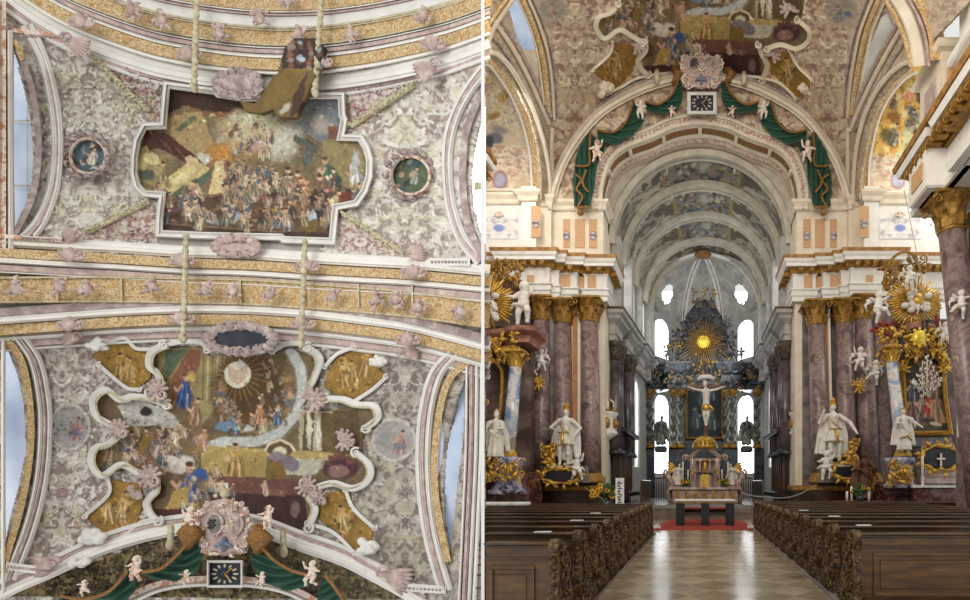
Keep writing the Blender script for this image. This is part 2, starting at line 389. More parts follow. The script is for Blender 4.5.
def canvas_mesh(name, box, step, Yf, painter, material, poly=None, holes=(), parent=None, relief=0, **kw):
    x0, y0, x1, y1 = box; nx = int((x1-x0)/step)+2; ny = int((y1-y0)/step)+2
    gx = np.linspace(x0, x1, nx); gy = np.linspace(y0, y1, ny); X, Y = np.meshgrid(gx, gy)
    cv = Canvas(X, Y); painter(cv)
    D = Yf(X, Y) if callable(Yf) else np.full(X.shape, float(Yf))
    D = D-cv.H*relief
    V = np.stack([(X-VX)*D/F, D, EZ+(VY-Y)*D/F], -1).reshape(-1, 3)
    cx = (X[:-1, :-1]+X[1:, 1:])/2; cy = (Y[:-1, :-1]+Y[1:, 1:])/2
    ok = np.ones(cx.shape, bool)
    if poly is not None: ok &= inpoly(cx, cy, poly)
    for h in holes: ok &= ~inpoly(cx, cy, h)
    idx = np.arange(nx*ny).reshape(ny, nx)
    q = np.stack([idx[:-1, :-1], idx[1:, :-1], idx[1:, 1:], idx[:-1, 1:]], -1)[ok]
    used = np.unique(q); remap = np.full(nx*ny, -1); remap[used] = np.arange(len(used)); q = remap[q]
    V = V[used]; C = cv.C.reshape(-1, 3)[used]
    o0 = np.zeros(3)
    if parent is not None: o0 = np.array(wloc(parent))
    elif kw.get('kind') != 'structure': o0 = np.array((V[:, 0].mean(), V[:, 1].mean(), V[:, 2].min()))
    me = bpy.data.meshes.new(name); me.vertices.add(len(V)); me.vertices.foreach_set('co', (V-o0).ravel())
    me.loops.add(q.size); me.loops.foreach_set('vertex_index', q.ravel().astype(np.int32))
    me.polygons.add(len(q)); me.polygons.foreach_set('loop_start', np.arange(0, q.size, 4, dtype=np.int32))
    me.polygons.foreach_set('use_smooth', np.ones(len(q), bool)); me.update(calc_edges=True); me.validate()
    at = me.color_attributes.new('Col', 'FLOAT_COLOR', 'POINT')
    at.data.foreach_set('color', np.concatenate([C, np.ones((len(C), 1))], 1).ravel().astype(np.float32))
    me.materials.append(material)
    o = bpy.data.objects.new(name, me); COL.objects.link(o)
    if parent is not None: o.parent = parent
    else: o.location = o0
    tag(o, kw.get('label'), kw.get('cat'), kw.get('group'), kw.get('kind'))
    md = o.modifiers.new('thickness', 'SOLIDIFY'); md.thickness = kw.get('thick', .04); md.offset = 1 if kw.get('flipoff') else -1
    return o

def grotesque(cv, xc, yc, sc, pal, seed=0, m=None, dens=1.0, relief=1.0):
    """mirror-symmetrical stucco ornament: pal = ground, light, mid, dark, accent"""
    g, li, mi, dk, ac = [np.array(lin(h)) for h in pal]
    A = np.abs(cv.X-xc)/sc; B = (cv.Y-yc)/sc
    wx = fbm(A*.6, B*.6, 3, seed+4)*3.2; wy = fbm(A*.6, B*.6, 3, seed+8)*3.2
    n1 = fbm(A*1.3+wx, B*1.3+wy, 4, seed); n2 = fbm(A*1.0+wy*1.3, B*1.1-wx, 4, seed+20); n3 = fbm(A*.35, B*.35, 2, seed+31)
    sm = lambda a, lo, hi: np.clip((a-lo)/(hi-lo), 0, 1)[..., None]
    C = g*np.ones(cv.C.shape)
    C = C*(1-sm(n1, .44, .5))+mi*sm(n1, .44, .5)
    k = sm(n1, .56, .6); C = C*(1-k)+dk*k
    k = sm(n2, .56, .6); C = C*(1-k)+li*k
    k = sm(n3, .62, .7)*sm(n2, .42, .5); C = C*(1-k*.5)+ac*k*.5
    if m is None: m = np.ones(cv.X.shape)
    mm = (m*dens)[..., None]; cv.C = cv.C*(1-mm)+C*mm
    cv.H = cv.H+m*(np.clip((n1-.42)*4, 0, 1)*.6+np.clip((n2-.5)*5, 0, 1)*.6)*relief

# ------------------------------------------------------------------ ornament and figure helpers
def rnd(a, b): return random.uniform(a, b)
def cluster(mb, x0, y0, x1, y1, Y, n, r, seed=0, kinds='clb', dy=.15, shape=None):
    rr = random.Random(seed)
    for i in range(n):
        for _ in range(20):
            x = rr.uniform(x0, x1); y = rr.uniform(y0, y1)
            if shape is None or shape(x, y): break
        c = P(x, y, Y-rr.uniform(0, dy)); q = r*rr.uniform(.6, 1.3); k = rr.choice(kinds)
        if k == 'c': mb.curl(c, q, rr.uniform(1, 1.7), rr.uniform(0, 6), q*.22, rr.choice((-1, 1)), 9, q*.3)
        elif k == 'l': mb.leaf(c, q*1.9, q*.9, rr.uniform(0, 2*PI), .35)
        else: mb.ell(c, (q*rr.uniform(.4, .8), q*.5, q*rr.uniform(.4, .8)), 7, 5, rr.uniform(0, 3))
    return mb
def shell(mb, c, r, ang=PI/2, n=7, spread=2.4):
    for k in range(n):
        a = ang+(k/(n-1)-.5)*spread
        mb.ell((c[0]+r*.5*math.cos(a), c[1]-r*.08, c[2]+r*.5*math.sin(a)), (r*.42, r*.16, r*.15), 8, 6, a)
        mb.ell((c[0]+r*.85*math.cos(a), c[1]-r*.14, c[2]+r*.85*math.sin(a)), (r*.16, r*.14, r*.15), 7, 5, a)
    mb.ell((c[0], c[1]-r*.2, c[2]), (r*.25, r*.2, r*.25), 8, 6); return mb

def remesh(name, mb, m, voxel, parent=None, sm=3, **kw):
    o = mb.build(name, m, parent, **kw)
    md = o.modifiers.new('r', 'REMESH'); md.mode = 'VOXEL'; md.voxel_size = voxel; md.use_smooth_shade = True
    m2 = o.modifiers.new('s', 'SMOOTH'); m2.iterations = sm; m2.factor = .5
    dg = bpy.context.evaluated_depsgraph_get(); me = bpy.data.meshes.new_from_object(o.evaluated_get(dg))
    o.modifiers.clear(); old = o.data; o.data = me; me.name = name; bpy.data.meshes.remove(old)
    me.polygons.foreach_set('use_smooth', [True]*len(me.polygons))
    return o
def limb(mb, pts, rs, n=8):
    """smooth tapered limb with rounded joints"""
    mb.tube(pts, rs, n)
    for p, r in zip(pts, rs): mb.ell(p, r*1.02, 8, 6)
def hand(mb, p, d, L, curl=.4):
    """palm, four bent fingers and a thumb; d = direction of the hand"""
    p = Vector(p); d = Vector(d).normalized(); s = d.cross(Vector((0, 1, 0)))
    s = s.normalized() if s.length > .1 else Vector((1, 0, 0)); n = s.cross(d)
    mb.ell(p+d*L*.25, (L*.22, L*.2, L*.26), 8, 6)
    for k, ln in enumerate((.42, .5, .47, .38)):
        a = p+d*L*.4+s*L*(k-1.5)*.11; b = a+d*L*ln*.55-n*L*.04*curl; c = b+d*L*ln*.45+n*L*-.18*curl
        mb.tube([a, b, c], [L*.06, L*.052, L*.04], 5)
    a = p+d*L*.12+s*L*-.2; mb.tube([a, a+(d*.6-s*.7)*L*.25, a+(d*1.1-s*.7)*L*.34], [L*.065, L*.055, L*.045], 5)
def statue_fig(name, base, h, m, parent=None, robe=True, armL=((-.2, -.05, .66), (-.12, -.16, .6)), armR=((.2, -.05, .62), (.16, -.18, .55)),
               lean=0, turn=0, cloak=True, hat=None, contr=1, vox=.0125, folds=9, seed=1, **kw):
    """standing draped figure, one continuous body; unit coordinates scaled by h, facing -y"""
    rr = random.Random(seed); mb = MB(); c = contr
    hip = .52; limb(mb, [(.045*c, 0, hip), (.055*c, -.02, .28), (.05*c, .01, .05)], [.06, .045, .028])
    limb(mb, [(-.05*c, 0, hip), (-.075*c, -.06, .29), (-.085*c, -.01, .05)], [.06, .045, .028])
    for sx in (.05*c, -.085*c): mb.ell((sx, -.045, .022), (.028, .06, .02), 8, 6)
    limb(mb, [(0, 0, hip), (.01*c+lean*.3, 0, .64), (lean*.6, .0, .76)], [.082, .075, .085])
    mb.ell((lean*.65, 0, .775), (.115, .06, .05), 10, 8)
    mb.tube([(lean*.7, 0, .8), (lean*.9, -.005, .87)], [.032, .03], 8)
    hd = Vector((lean, -.01, .915)); mb.ell(hd, (.046, .052, .063), 12, 10)
    a = turn; fx, fy = math.sin(a), -math.cos(a)
    mb.ell(hd+Vector((fx*.052, fy*.052, -.008)), (.01, .012, .018), 6, 5)               # nose
    mb.ell(hd+Vector((fx*.04, fy*.04, -.04)), (.022, .016, .012), 6, 5)                 # chin
    mb.ell(hd+Vector((fx*.045, fy*.045, .02)), (.03, .01, .007), 6, 5)                  # brow
    for sx in (-1, 1): mb.ell(hd+Vector((sx*.047*math.cos(a), sx*.047*math.sin(a), -.003)), (.008, .012, .018), 6, 5)
    mb.ell(hd+Vector((-fx*.018, -fy*.018, .022)), (.053, .055, .055), 10, 8)            # hair
    for k in range(7): mb.ell(hd+Vector((rr.uniform(-.045, .045), .03, rr.uniform(-.04, .05))), .022, 6, 5)
    for sx, arm in ((-1, armL), (1, armR)):
        sh = Vector((sx*.105+lean*.65, 0, .775)); el = Vector(arm[0]); wr = Vector(arm[1])
        limb(mb, [sh, el, wr], [.042, .034, .022]); hand(mb, wr, (wr-el), .085)
        if robe:
            mb.ell((sh+el)/2, (.05, .05, .075), 8, 6); mb.tube([el, el+Vector((0, .02, -.12))], [.04, .015], 6)
    if robe:
        prof = [(.1, hip+.06), (.115, .4), (.135, .2), (.15, .06), (.15, .045)]
        mb.lathe((0, .01, 0), prof[::-1], 16)
        for k in range(folds):
            an = 2*PI*k/folds+rr.uniform(-.2, .2); an2 = an+rr.uniform(-.25, .25)
            mb.tube([(.09*math.cos(an), .085*math.sin(an), hip+.05), (.12*math.cos(an), .12*math.sin(an), .3), (.155*math.cos(an2), .15*math.sin(an2), .04)], [.016, .022, .03], 5)
        mb.tube([(-.09, -.07, .6), (0, -.1, .5), (.1, -.08, .44)], [.025, .03, .025], 6)
    else:
        mb.lathe((0, 0, 0), [(.13, .36), (.12, .42), (.095, .54), (.085, .58)], 14)
        for k in range(9):
            an = 2*PI*k/9; mb.tube([(.085*math.cos(an), .08*math.sin(an), .56), (.135*math.cos(an), .13*math.sin(an), .36)], [.012, .022], 5)
        for sx in (.055*c, -.08*c): mb.ell((sx, -.03, .2), (.042, .045, .05), 8, 6)
    if cloak:
        for sx in (-1, 1):
            for k in range(3):
                x = sx*(.09+.035*k); mb.tube([(x*.8, .05, .79), (x*1.35, .07+.01*k, .5), (x*1.6+rr.uniform(-.03, .03), .07, .16-.0*k)], [.03, .036, .034], 6)
        mb.tube([(0, .07, .78), (.02, .1, .4), (0, .1, .1)], [.07, .1, .1], 8)
    if hat == 'mitre': mb.add([(-.045+lean, -.03, .95), (.045+lean, -.03, .95), (.045+lean, .04, .95), (-.045+lean, .04, .95), (-.05+lean, .005, 1.0), (.05+lean, .005, 1.0), (lean, .005, 1.08)],
                              [(3, 2, 1, 0), (0, 1, 5, 6, 4), (2, 3, 4, 6, 5), (1, 2, 5), (3, 0, 4)])
    if hat == 'helmet':
        mb.ell(hd+Vector((0, .005, .035)), (.056, .065, .045), 10, 8)
        for k in range(8): mb.ell(hd+Vector((0, -.05+.017*k, .085+.02*math.sin(k*.5))), (.014, .02, .03), 6, 5)
    b = Vector(base); mb.v = [(b.x+v[0]*h, b.y+v[1]*h, b.z+v[2]*h) for v in mb.v]
    return remesh(name, mb, m, h*vox, parent, 2, **kw)
def putto_fig(name, base, h, m, parent=None, pose=0, wings=False, vox=.022, flip=1, **kw):
    """small plump winged child of stucco, one continuous body"""
    mb = MB(); f = flip
    P_ = [((.1, -.04, .25), (.12, 0, .03), (-.14, -.1, .3), (-.1, .0, .08), (-.25, -.05, .85), (.28, -.1, .62)),
          ((.16, -.12, .3), (.2, -.02, .08), (-.06, -.1, .22), (-.16, .02, .1), (-.3, -.05, .6), (.26, -.08, .95)),
          ((.2, -.1, .38), (.34, 0, .25), (-.02, -.12, .24), (-.06, 0, .02), (-.28, -.1, .72), (.3, -.05, .8))][pose]
    limb(mb, [(.07*f, 0, .42), (P_[0][0]*f, *P_[0][1:]), (P_[1][0]*f, *P_[1][1:])], [.09, .07, .045])
    limb(mb, [(-.07*f, 0, .42), (P_[2][0]*f, *P_[2][1:]), (P_[3][0]*f, *P_[3][1:])], [.09, .07, .045])
    for q in (P_[1], P_[3]): mb.ell((q[0]*f, q[1]-.04, q[2]-.02), (.04, .07, .03), 8, 6)
    limb(mb, [(0, 0, .45), (.01, -.01, .58), (.02, 0, .68)], [.125, .12, .11])
    mb.ell((.02, -.02, .86), (.1, .11, .12), 12, 10); mb.ell((.02, -.13, .85), (.02, .02, .025), 6, 5)
    mb.ell((.02, .01, .9), (.11, .11, .1), 10, 8)
    for k in range(6): mb.ell((.02+.09*math.cos(k), .01, .92+.06*math.sin(k*1.3)), .04, 6, 5)
    for sx, q in ((-1, P_[4]), (1, P_[5])):
        e = Vector((sx*.2, -.04, .62 if q[2] < .7 else .72)); wv = Vector(q)
        a = Vector((sx*.1, 0, .7)); pts = [a, e, wv]
        pts = [Vector((p.x*f, p.y, p.z)) for p in pts]; limb(mb, pts, [.06, .05, .035]); hand(mb, pts[2], pts[2]-pts[1], .1)
    mb.tube([(-.16*f, -.06, .5), (0, -.14, .42), (.2*f, -.04, .46), (.3*f, .05, .36)], [.04, .05, .045, .03], 6)
    b = Vector(base); sc = lambda m_: [(b.x+v[0]*h, b.y+v[1]*h, b.z+v[2]*h) for v in m_.v]
    if wings:
        for sx in (-1, 1):
            for k in range(4): mb.tube([(sx*.06, .08, .68), (sx*(.22+.05*k), .12, .78-.06*k), (sx*(.34-.02*k), .13, .74-.12*k)], [.035, .03, .02], 5)
    mb.v = sc(mb); return remesh(name, mb, m, h*vox, parent, 2, **kw)
# ================================================================== THE NAVE (structure)
def param_mesh(name, box, nx, ny, pos, painter, material, **kw):
    x0, y0, x1, y1 = box; X, Y = np.meshgrid(np.linspace(x0, x1, nx), np.linspace(y0, y1, ny))
    cv = Canvas(X, Y); painter(cv); V = np.stack(pos(X, Y, cv.H), -1).reshape(-1, 3)
    idx = np.arange(nx*ny).reshape(ny, nx); q = np.stack([idx[:-1, :-1], idx[1:, :-1], idx[1:, 1:], idx[:-1, 1:]], -1)
    if kw.get('mask'): q = q[kw['mask']((X[:-1, :-1]+X[1:, 1:])/2, (Y[:-1, :-1]+Y[1:, 1:])/2)]
    q = q.reshape(-1, 4); me = bpy.data.meshes.new(name); me.from_pydata(V.tolist(), [], q.tolist())
    me.polygons.foreach_set('use_smooth', [True]*len(me.polygons))
    at = me.color_attributes.new('Col', 'FLOAT_COLOR', 'POINT')
    at.data.foreach_set('color', np.concatenate([cv.C.reshape(-1, 3), np.ones((nx*ny, 1))], 1).ravel().astype(np.float32))
    me.materials.append(material); o = bpy.data.objects.new(name, me); COL.objects.link(o)
    return tag(o, kw.get('label'), kw.get('cat'), kw.get('group'), kw.get('kind', 'structure'))

# ---- floor: polished stone laid in diamonds
def floor_mat():
    m = bpy.data.materials.new('polished_floor_stone'); m.use_nodes = True; nt = m.node_tree; N = nt.nodes; L = nt.links; b = N['Principled BSDF']
    g = N.new('ShaderNodeNewGeometry'); mp = N.new('ShaderNodeMapping'); mp.inputs['Rotation'].default_value = (0, 0, PI/4); mp.inputs['Scale'].default_value = (1.9, 1.9, 1.9)
    mp.inputs['Location'].default_value = (.3, .1, .37)
    L.new(g.outputs['Position'], mp.inputs[0]); ck = N.new('ShaderNodeTexChecker'); ck.inputs['Scale'].default_value = 1
    ck.inputs[1].default_value = (*lin('#a99b83'), 1); ck.inputs[2].default_value = (*lin('#94856c'), 1); L.new(mp.outputs[0], ck.inputs[0])
    nz = N.new('ShaderNodeTexNoise'); nz.inputs['Scale'].default_value = 1.6; nz.inputs['Detail'].default_value = 8; L.new(g.outputs['Position'], nz.inputs[0])
    mx = N.new('ShaderNodeMixRGB'); mx.blend_type = 'OVERLAY'; mx.inputs[0].default_value = .7; L.new(ck.outputs[0], mx.inputs[1]); L.new(nz.outputs[0], mx.inputs[2]); L.new(mx.outputs[0], b.inputs['Base Color'])
    mr = N.new('ShaderNodeMapRange'); mr.inputs[3].default_value = .1; mr.inputs[4].default_value = .26; L.new(nz.outputs[0], mr.inputs[0]); L.new(mr.outputs[0], b.inputs['Roughness'])
    bp = N.new('ShaderNodeBump'); bp.inputs['Strength'].default_value = .12; bp.inputs['Distance'].default_value = .02; L.new(nz.outputs[0], bp.inputs['Height']); L.new(bp.outputs[0], b.inputs['Normal'])
    return m
floorm = floor_mat()
K = -.4525                                   # the partition stands along x = K*y
def tri_plate(pts, z0, z1):
    mb = MB(); n = len(pts); mb.add([(x, y, z0) for x, y in pts]+[(x, y, z1) for x, y in pts],
        [tuple(range(n))[::-1], tuple(range(n, 2*n))]+[(i, (i+1) % n, n+(i+1) % n, n+i) for i in range(n)]); return mb
tri_plate([(K*2+.02, 2), (13.5, 2), (13.5, 24.2), (-10.9, 24.2)], -.12, 0).build('floor', floorm, kind='structure')
mb = tri_plate([(-6.5, 21.9), (6.5, 21.9), (5.5, 24.2), (6.2, 39.5), (-6, 39.5), (-5.5, 24.2)], .3, .6); mb.build('floor', mat('choir_floor_stone', [(.3, '#7b7a76'), (.7, '#a3a19b')], 1.5, .18), kind='structure')
sb = mat('worn_step_stone', [(.3, '#5d5046'), (.7, '#85766a')], 2.5, .5)
for k in range(2): MB().box(-6.6, 6.6, 21.15+.36*k, 21.52+.36*k, 0 if k == 0 else .15, .15+.15*k, .01).build('trim_%d' % (40+k), sb, kind='structure')
MB().box(-6.6, 6.6, 21.87, 21.92, .3, .45).build('trim_42', sb, kind='structure')
# ---- the thin white partition that divides the two rooms
mb = MB(); a, b_ = Vector((K*5.0, 5.0)), Vector((K*24.5, 24.5)); hw = .0175
mb.add([(a.x-hw, a.y, -4), (a.x+hw, a.y, -4), (b_.x+hw, b_.y, -4), (b_.x-hw, b_.y, -4), (a.x-hw, a.y, 24), (a.x+hw, a.y, 24), (b_.x+hw, b_.y, 24), (b_.x-hw, b_.y, 24)],
       [(3, 2, 1, 0), (4, 5, 6, 7), (0, 1, 5, 4), (1, 2, 6, 5), (2, 3, 7, 6), (3, 0, 4, 7)])
mb.build('wall_middle', mat('partition_white', [(.3, '#f4f3f1'), (.7, '#fbfafa')], 2, .8), kind='structure')

# ---- chancel wall: attic, ledges, entablature, plinths (both sides)
def panels(px, y0, y1, Y, m, name, parent=None):
    for x0, x1 in px: MB().plate([(x0, y0), (x1, y0), (x1, y1), (x0, y1)], Y, .03, .01).build(name, m, parent, kind=None if parent else 'structure')
tn = [0]
def trim(mb, m):
    tn[0] += 1; return mb.build('trim_%d' % tn[0], m, kind='structure')
for s in (-1, 1):
    side = 'west' if s < 0 else 'east'
    X = lambda a, b: (min(s*a, s*b), max(s*a, s*b))
    x0, x1 = X(4.45, 6.75); MB().box(x0, x1, 22.1, 23.2, 11.6, 14.2).build('wall_'+side, warm, kind='structure')
    x0, x1 = X(6.75, 7.3); MB().box(x0, x1, 21.75, 23.2, 11.6, 14.5).build('wall_'+side, warm, kind='structure')
    x0, x1 = X(7.3, 7.95); MB().box(x0, x1, 21.35, 23.2, 11.6, 14.8).build('wall_'+side, white, kind='structure')
    x0, x1 = X(7.95, 11.2); MB().box(x0, x1, 21.6, 23.2, 11.6, 14.75).build('wall_'+side, white, kind='structure')
    x0, x1 = X(4.6, 11.2); MB().box(x0, x1, 22.4, 23.2, 0, 11.6).build('wall_'+side, marbleg, kind='structure')
    x0, x1 = X(4.42, 4.75); MB().box(x0, x1, 22.3, 23.7, 0, 13.6).build('wall_'+side, warm, kind='structure')
    # ledge
    plan = [(4.4, 23.2), (4.4, 22.05), (6.75, 22.05), (6.75, 21.7), (7.25, 21.7), (7.25, 21.3), (8.0, 21.3), (8.0, 21.55), (11.2, 21.55)]
    plan = [(s*a, b) for a, b in plan]
    if s > 0: plan = plan; sg = 1
    prof = [(0, 14.1), (.06, 14.15), (.08, 14.3), (.22, 14.42), (.24, 14.52), (0, 14.56)]
    p2 = plan[::-1] if s < 0 else plan
    q = [(-o, z) for o, z in prof] if False else prof
    # travel so that 'outwards' (right of travel) faces the nave
    trim(MB().run(p2 if s < 0 else plan, [(o if s > 0 else o, z) for o, z in prof]), warm)
    # main entablature
    plan = [(3.95, 23.6), (3.95, 21.75), (4.95, 21.75), (4.95, 21.95), (5.3, 21.95), (5.3, 21.6), (6.05, 21.6), (6.05, 21.35), (6.4, 21.35), (6.4, 21.1), (8.3, 21.1), (8.3, 21.55), (11.2, 21.55)]
    plan = [(s*(a+.35), b+.35) for a, b in plan]; pl = plan if s > 0 else plan[::-1]
    trim(MB().run(pl, [(-.3, 9.95), (.05, 9.95), (.05, 10.15), (.1, 10.2), (.1, 10.4), (.16, 10.45), (.16, 10.5), (.02, 10.55), (.02, 11.1), (.08, 11.16), (.08, 11.25), (-.3, 11.25)]), white)
    trim(MB().run(pl, [(-.1, 11.2), (.12, 11.2), (.16, 11.3), (.28, 11.42), (-.1, 11.42)]), dgold)
    trim(MB().run(pl, [(-.1, 11.42), (.4, 11.42), (.4, 11.55), (.46, 11.62), (.5, 11.74), (-.1, 11.74)]), white)
    trim(MB().run(pl, [(-.1, 11.74), (.52, 11.74), (.55, 11.88), (-.3, 11.9)]), mat('gilt_cornice_line', [(.4, '#8f6230'), (.6, '#b58648')], 5, .5, .2))
    # modillions
    mod = MB()
    for (a, b), (c, d) in zip(plan, plan[1:]):
        L_ = math.hypot(c-a, d-b); n_ = int(L_/.34)
        for k in range(n_):
            t = (k+.5)/max(1, n_); x = a+(c-a)*t; y = b+(d-b)*t
            if abs(d-b) < .01: mod.box(x-.09, x+.09, y-.42, y, 11.18, 11.38, .02); mod.curl((x, y-.43, 11.22), .09, 1, 0, .025)
            else: mod.box(min(x, x-s*.42), max(x, x-s*.42), y-.09, y+.09, 11.18, 11.38, .02)
    trim(mod, dgold)
    # orange frieze squares
    sq = [(527, 534, 21.1), (543, 551, 21.35), (560, 570, 21.6), (574, 585, 21.95), (587.5, 596, 21.75)]
    for a, b, Yp in sq:
        if s > 0: a, b = 1400-b, 1400-a
        trim(MB().plate([(a, 275), (b, 275), (b, 290), (a, 290)], Yp+.3, .04, .02), orange)
    for a, b, Yp in ((563, 570, 22.1), (575, 585, 22.1), (589, 597, 22.1), (531, 540.5, 21.3)):
        if s > 0: a, b = 1400-b, 1400-a
        y0, y1 = (219, 248) if Yp > 22 else (206, 237)
        trim(MB().plate([(a, y0), (b, y0), (b, y1), (a, y1)], Yp, .03, .01), orange)
        if b-a < 9.6:
            c = P((a+b)/2, (y0+y1)/2+2, Yp-.06); mb = MB(); mb.ell(c, (.11, .03, .17), 10, 6)
            o = mb.build('oval_medallion', mat('blue_oval_enamel', [(.3, '#8e9ec2'), (.6, '#c3cbdd')], 8, .4), cat='medallion', label='small blue oval medallion on the %s orange strip of the %s attic wall' % ({563: 'outer', 589: 'inner', 531: 'lone corner'}.get(round(min(a, 1400-b)), 'middle'), side)); mf = MB()
            for k in range(8): mf.ell((c.x+.13*math.cos(k*PI/4), c.y, c.z+.2*math.sin(k*PI/4)), .035, 6, 4)
            mf.lathe((c.x, c.y, c.z), [(.1, -.01), (.16, -.01), (.16, .01)], 12); mf.build('rocaille_frame', pink, o)
    # wall painting with an oval on the chapel wall
    xc = 499 if s < 0 else 900
    def pnt(cv, xc=xc):
        cv.mix(np.ones(cv.X.shape), '#dcdcdc'); fr = (np.abs(cv.X-xc) < 20) & (np.abs(cv.Y-228) < 9)
        grotesque(cv, xc, 228, 5, ('#e0dfdd', '#efeeec', '#d0c8cc', '#b8a9b2', '#ddd3b8'), 3, fr*.8)
        cv.ell(xc, 228, 7, 4.6, '#b3b6cf'); cv.ell(xc, 228, 5.6, 3.4, '#7f93c6')
    o = canvas_mesh('painted_wall_panel', (xc-21, 217, xc+21, 239) if s > 0 else (485.5, 217, 518, 239), .7, 21.58, pnt, paintm, thick=.02,
                label='pale painted panel with a blue oval on the white %s chapel wall' % side, cat='wall painting')
    cr = MB(); shell(cr, P(xc, 217, 21.55), .25); cr.build('crown_ornament', pinkw, o)
    # plinth zone under the columns
    trim(MB().box(*X(4.15, 6.9), 21.3, 22.6, 0, 1.25, .02), plinthm)
    trim(MB().box(*X(4.1, 6.95), 21.25, 22.6, 1.25, 1.5, .05), dgold)
    trim(MB().box(*X(6.9, 9.0), 21.6, 22.6, 0, 1.3, .02), plinthm)
    # white strip with an orange inlay between the columns
    b0 = MB()
    for a, bb, m_, d in ((570, 580.5, white, 0), (572.6, 577.6, mat('plain_orange_inlay', [(.4, '#ad7443'), (.6, '#bb8350')], 3, .6), .03)):
        if s > 0: a, bb = 1400-bb, 1400-a
        trim(MB().plate([(a, 306), (bb, 306), (bb+(4 if s > 0 else 0), 478), (a+(4 if s > 0 else 0), 478)], 21.9-d, .08, .01), m_)

# ---- columns
def column(px_top, px_bot, r, Y, yt, yb, m, lab, cat='column', group='marble columns of the chancel wall', capm=None, capR=1.35, n=20):
    top = P(px_top, yt, Y); bot = P(px_bot, yb, Y); H = top.z-bot.z; ln = ((top.x-bot.x)/H, 0)
    t = thing('column', lab, cat, bot, group)
    MB().lathe(bot, [(r*1.02, r), (r*1.03, H*.3), (r*.92, H-min(1.05, r*2.6))], n, ln).build('shaft', m, t)
    MB().lathe(bot, [(a_, b_*r/.43) for a_, b_ in [(r*1.4, 0), (r*1.4, .12), (r*1.32, .15), (r*1.42, .22), (r*1.3, .3), (r*1.12, .33), (r*1.2, .4), (r*1.03, .46)]], n, ln).build('base', dgold if capm is None else capm, t)
    hc = min(1.05, r*2.6); mb = MB(); z0 = H-hc; q_ = hc/1.05; cx = lambda z: bot.x+ln[0]*z
    mb.lathe(bot, [(r*.92, z0), (r*1.02, z0+.05*q_), (r*.95, z0+.1*q_), (r*1.0, z0+.5*q_), (r*1.25, H-.15*q_), (r*1.5, H-.1*q_), (r*1.5, H), (r, H)], n, ln)
    for row, (zz, nn, L_) in enumerate(((z0+.1*q_, 8, .42*q_), (z0+.38*q_, 8, .42*q_))):
        for k in range(nn):
            a = 2*PI*(k+.5*row)/nn; c = Vector((cx(zz)+r*1.0*math.cos(a), bot.y+r*1.0*math.sin(a), bot.z+zz))
            o = Vector((math.cos(a), math.sin(a), 0)); u = Vector((-o.y, o.x, 0)); w_ = r*.36
            vs = [c-u*w_, c+u*w_, c+o*.05+Vector((0, 0, L_*.6))-u*w_*.9, c+o*.05+Vector((0, 0, L_*.6))+u*w_*.9, c+o*(r*.45)+Vector((0, 0, L_))-u*w_*.4, c+o*(r*.45)+Vector((0, 0, L_))+u*w_*.4, c+o*(r*.5)+Vector((0, 0, L_*.8))]
            mb.add(vs, [(0, 1, 3, 2), (2, 3, 5, 4), (4, 5, 6)], True)
    for sx in (-1, 1):
        for sy in (-1, 1): mb.curl((cx(H)+sx*r*1.25, bot.y+sy*r*1.1, bot.z+H-.25), r*.36, 1.3, 0 if sx > 0 else PI, r*.1, sx)
    mb.box(cx(H)-r*1.45, cx(H)+r*1.45, bot.y-r*1.45, bot.y+r*1.45, bot.z+H-.1, bot.z+H, .02)
    mb.build('capital', capm or dgold, t); return t
LC = [(589, 592, .42, 21.75, 300, 483, 'red marble column at the {} edge of the chancel opening'),
      (563, 563, .42, 21.75, 302, 483, 'red marble column with a warrior statue before it, {} of the opening'),
      (542, 541, .40, 21.7, 299, 483, 'red marble column beside a slim grey pilaster, {} pier')]
for px, pb, r, Y, yt, yb, lab in LC: column(px, pb, r, Y, yt, yb, marble, lab.format('west'))
RC = [(815.5, 822, .42, 21.75, 303, 483, 'red marble column at the {} edge of the chancel opening'),
      (843, 848, .42, 21.75, 302, 483, 'red marble column behind the gold-helmeted statue, {} pier'),
      (862, 870, .42, 21.7, 298, 483, 'red marble column beside a slim grey pilaster, {} pier')]
for px, pb, r, Y, yt, yb, lab in RC: column(px, pb, r, Y, yt, yb, marble, lab.format('east'))
for a, b in ((552.5, 'west'), (852, 'east')):
    trim(MB().plate([(a-3, 306), (a+3, 306), (a+4, 482), (a-2, 482)], 21.8, .2, .03), marbleg)
trim(MB().plate([(875, 306), (884, 306), (892, 482), (882, 482)], 21.8, .2, .03), marble)
trim(MB().plate([(524, 306), (531, 306), (531, 482), (524, 482)], 21.9, .2, .03), marble)

# ---- the chancel arch
mir = lambda pts: pts+[(1400-x, y) for x, y in pts[::-1][1:]]
INN = smooth(mir([(592, 209), (593, 182), (603, 155), (621, 139), (647, 129), (671, 118.5), (700, 114)]), 6)
OUT = smooth(mir([(550, 209), (555, 185), (569, 152), (597, 116), (634, 93), (668, 81), (700, 77)]), 6)
def tp(cv):
    grotesque(cv, 700, 100, 5, ('#c0aa90', '#d8c5ab', '#ad9380', '#90776a', '#bba26e'), 11, None)
o = canvas_mesh('wall_front', (540, 70, 860, 212), .8, 22.1, tp, stuccom, poly=[tuple(p) for p in OUT], holes=[[tuple(p) for p in INN]], kind='structure', relief=.06, thick=.1)
# outer ring mouldings
trim(MB().sweep(OUT, [(-4.5, 0), (-4.5, .2), (-2, .25), (-1.5, .4), (2, .5), (3, .35), (5, .3), (6, .12), (6, 0)], 22.1), warm)
trim(MB().sweep(OUT, [(5.5, 0), (5.5, .15), (8.5, .15), (8.5, 0)], 22.1), mauve)
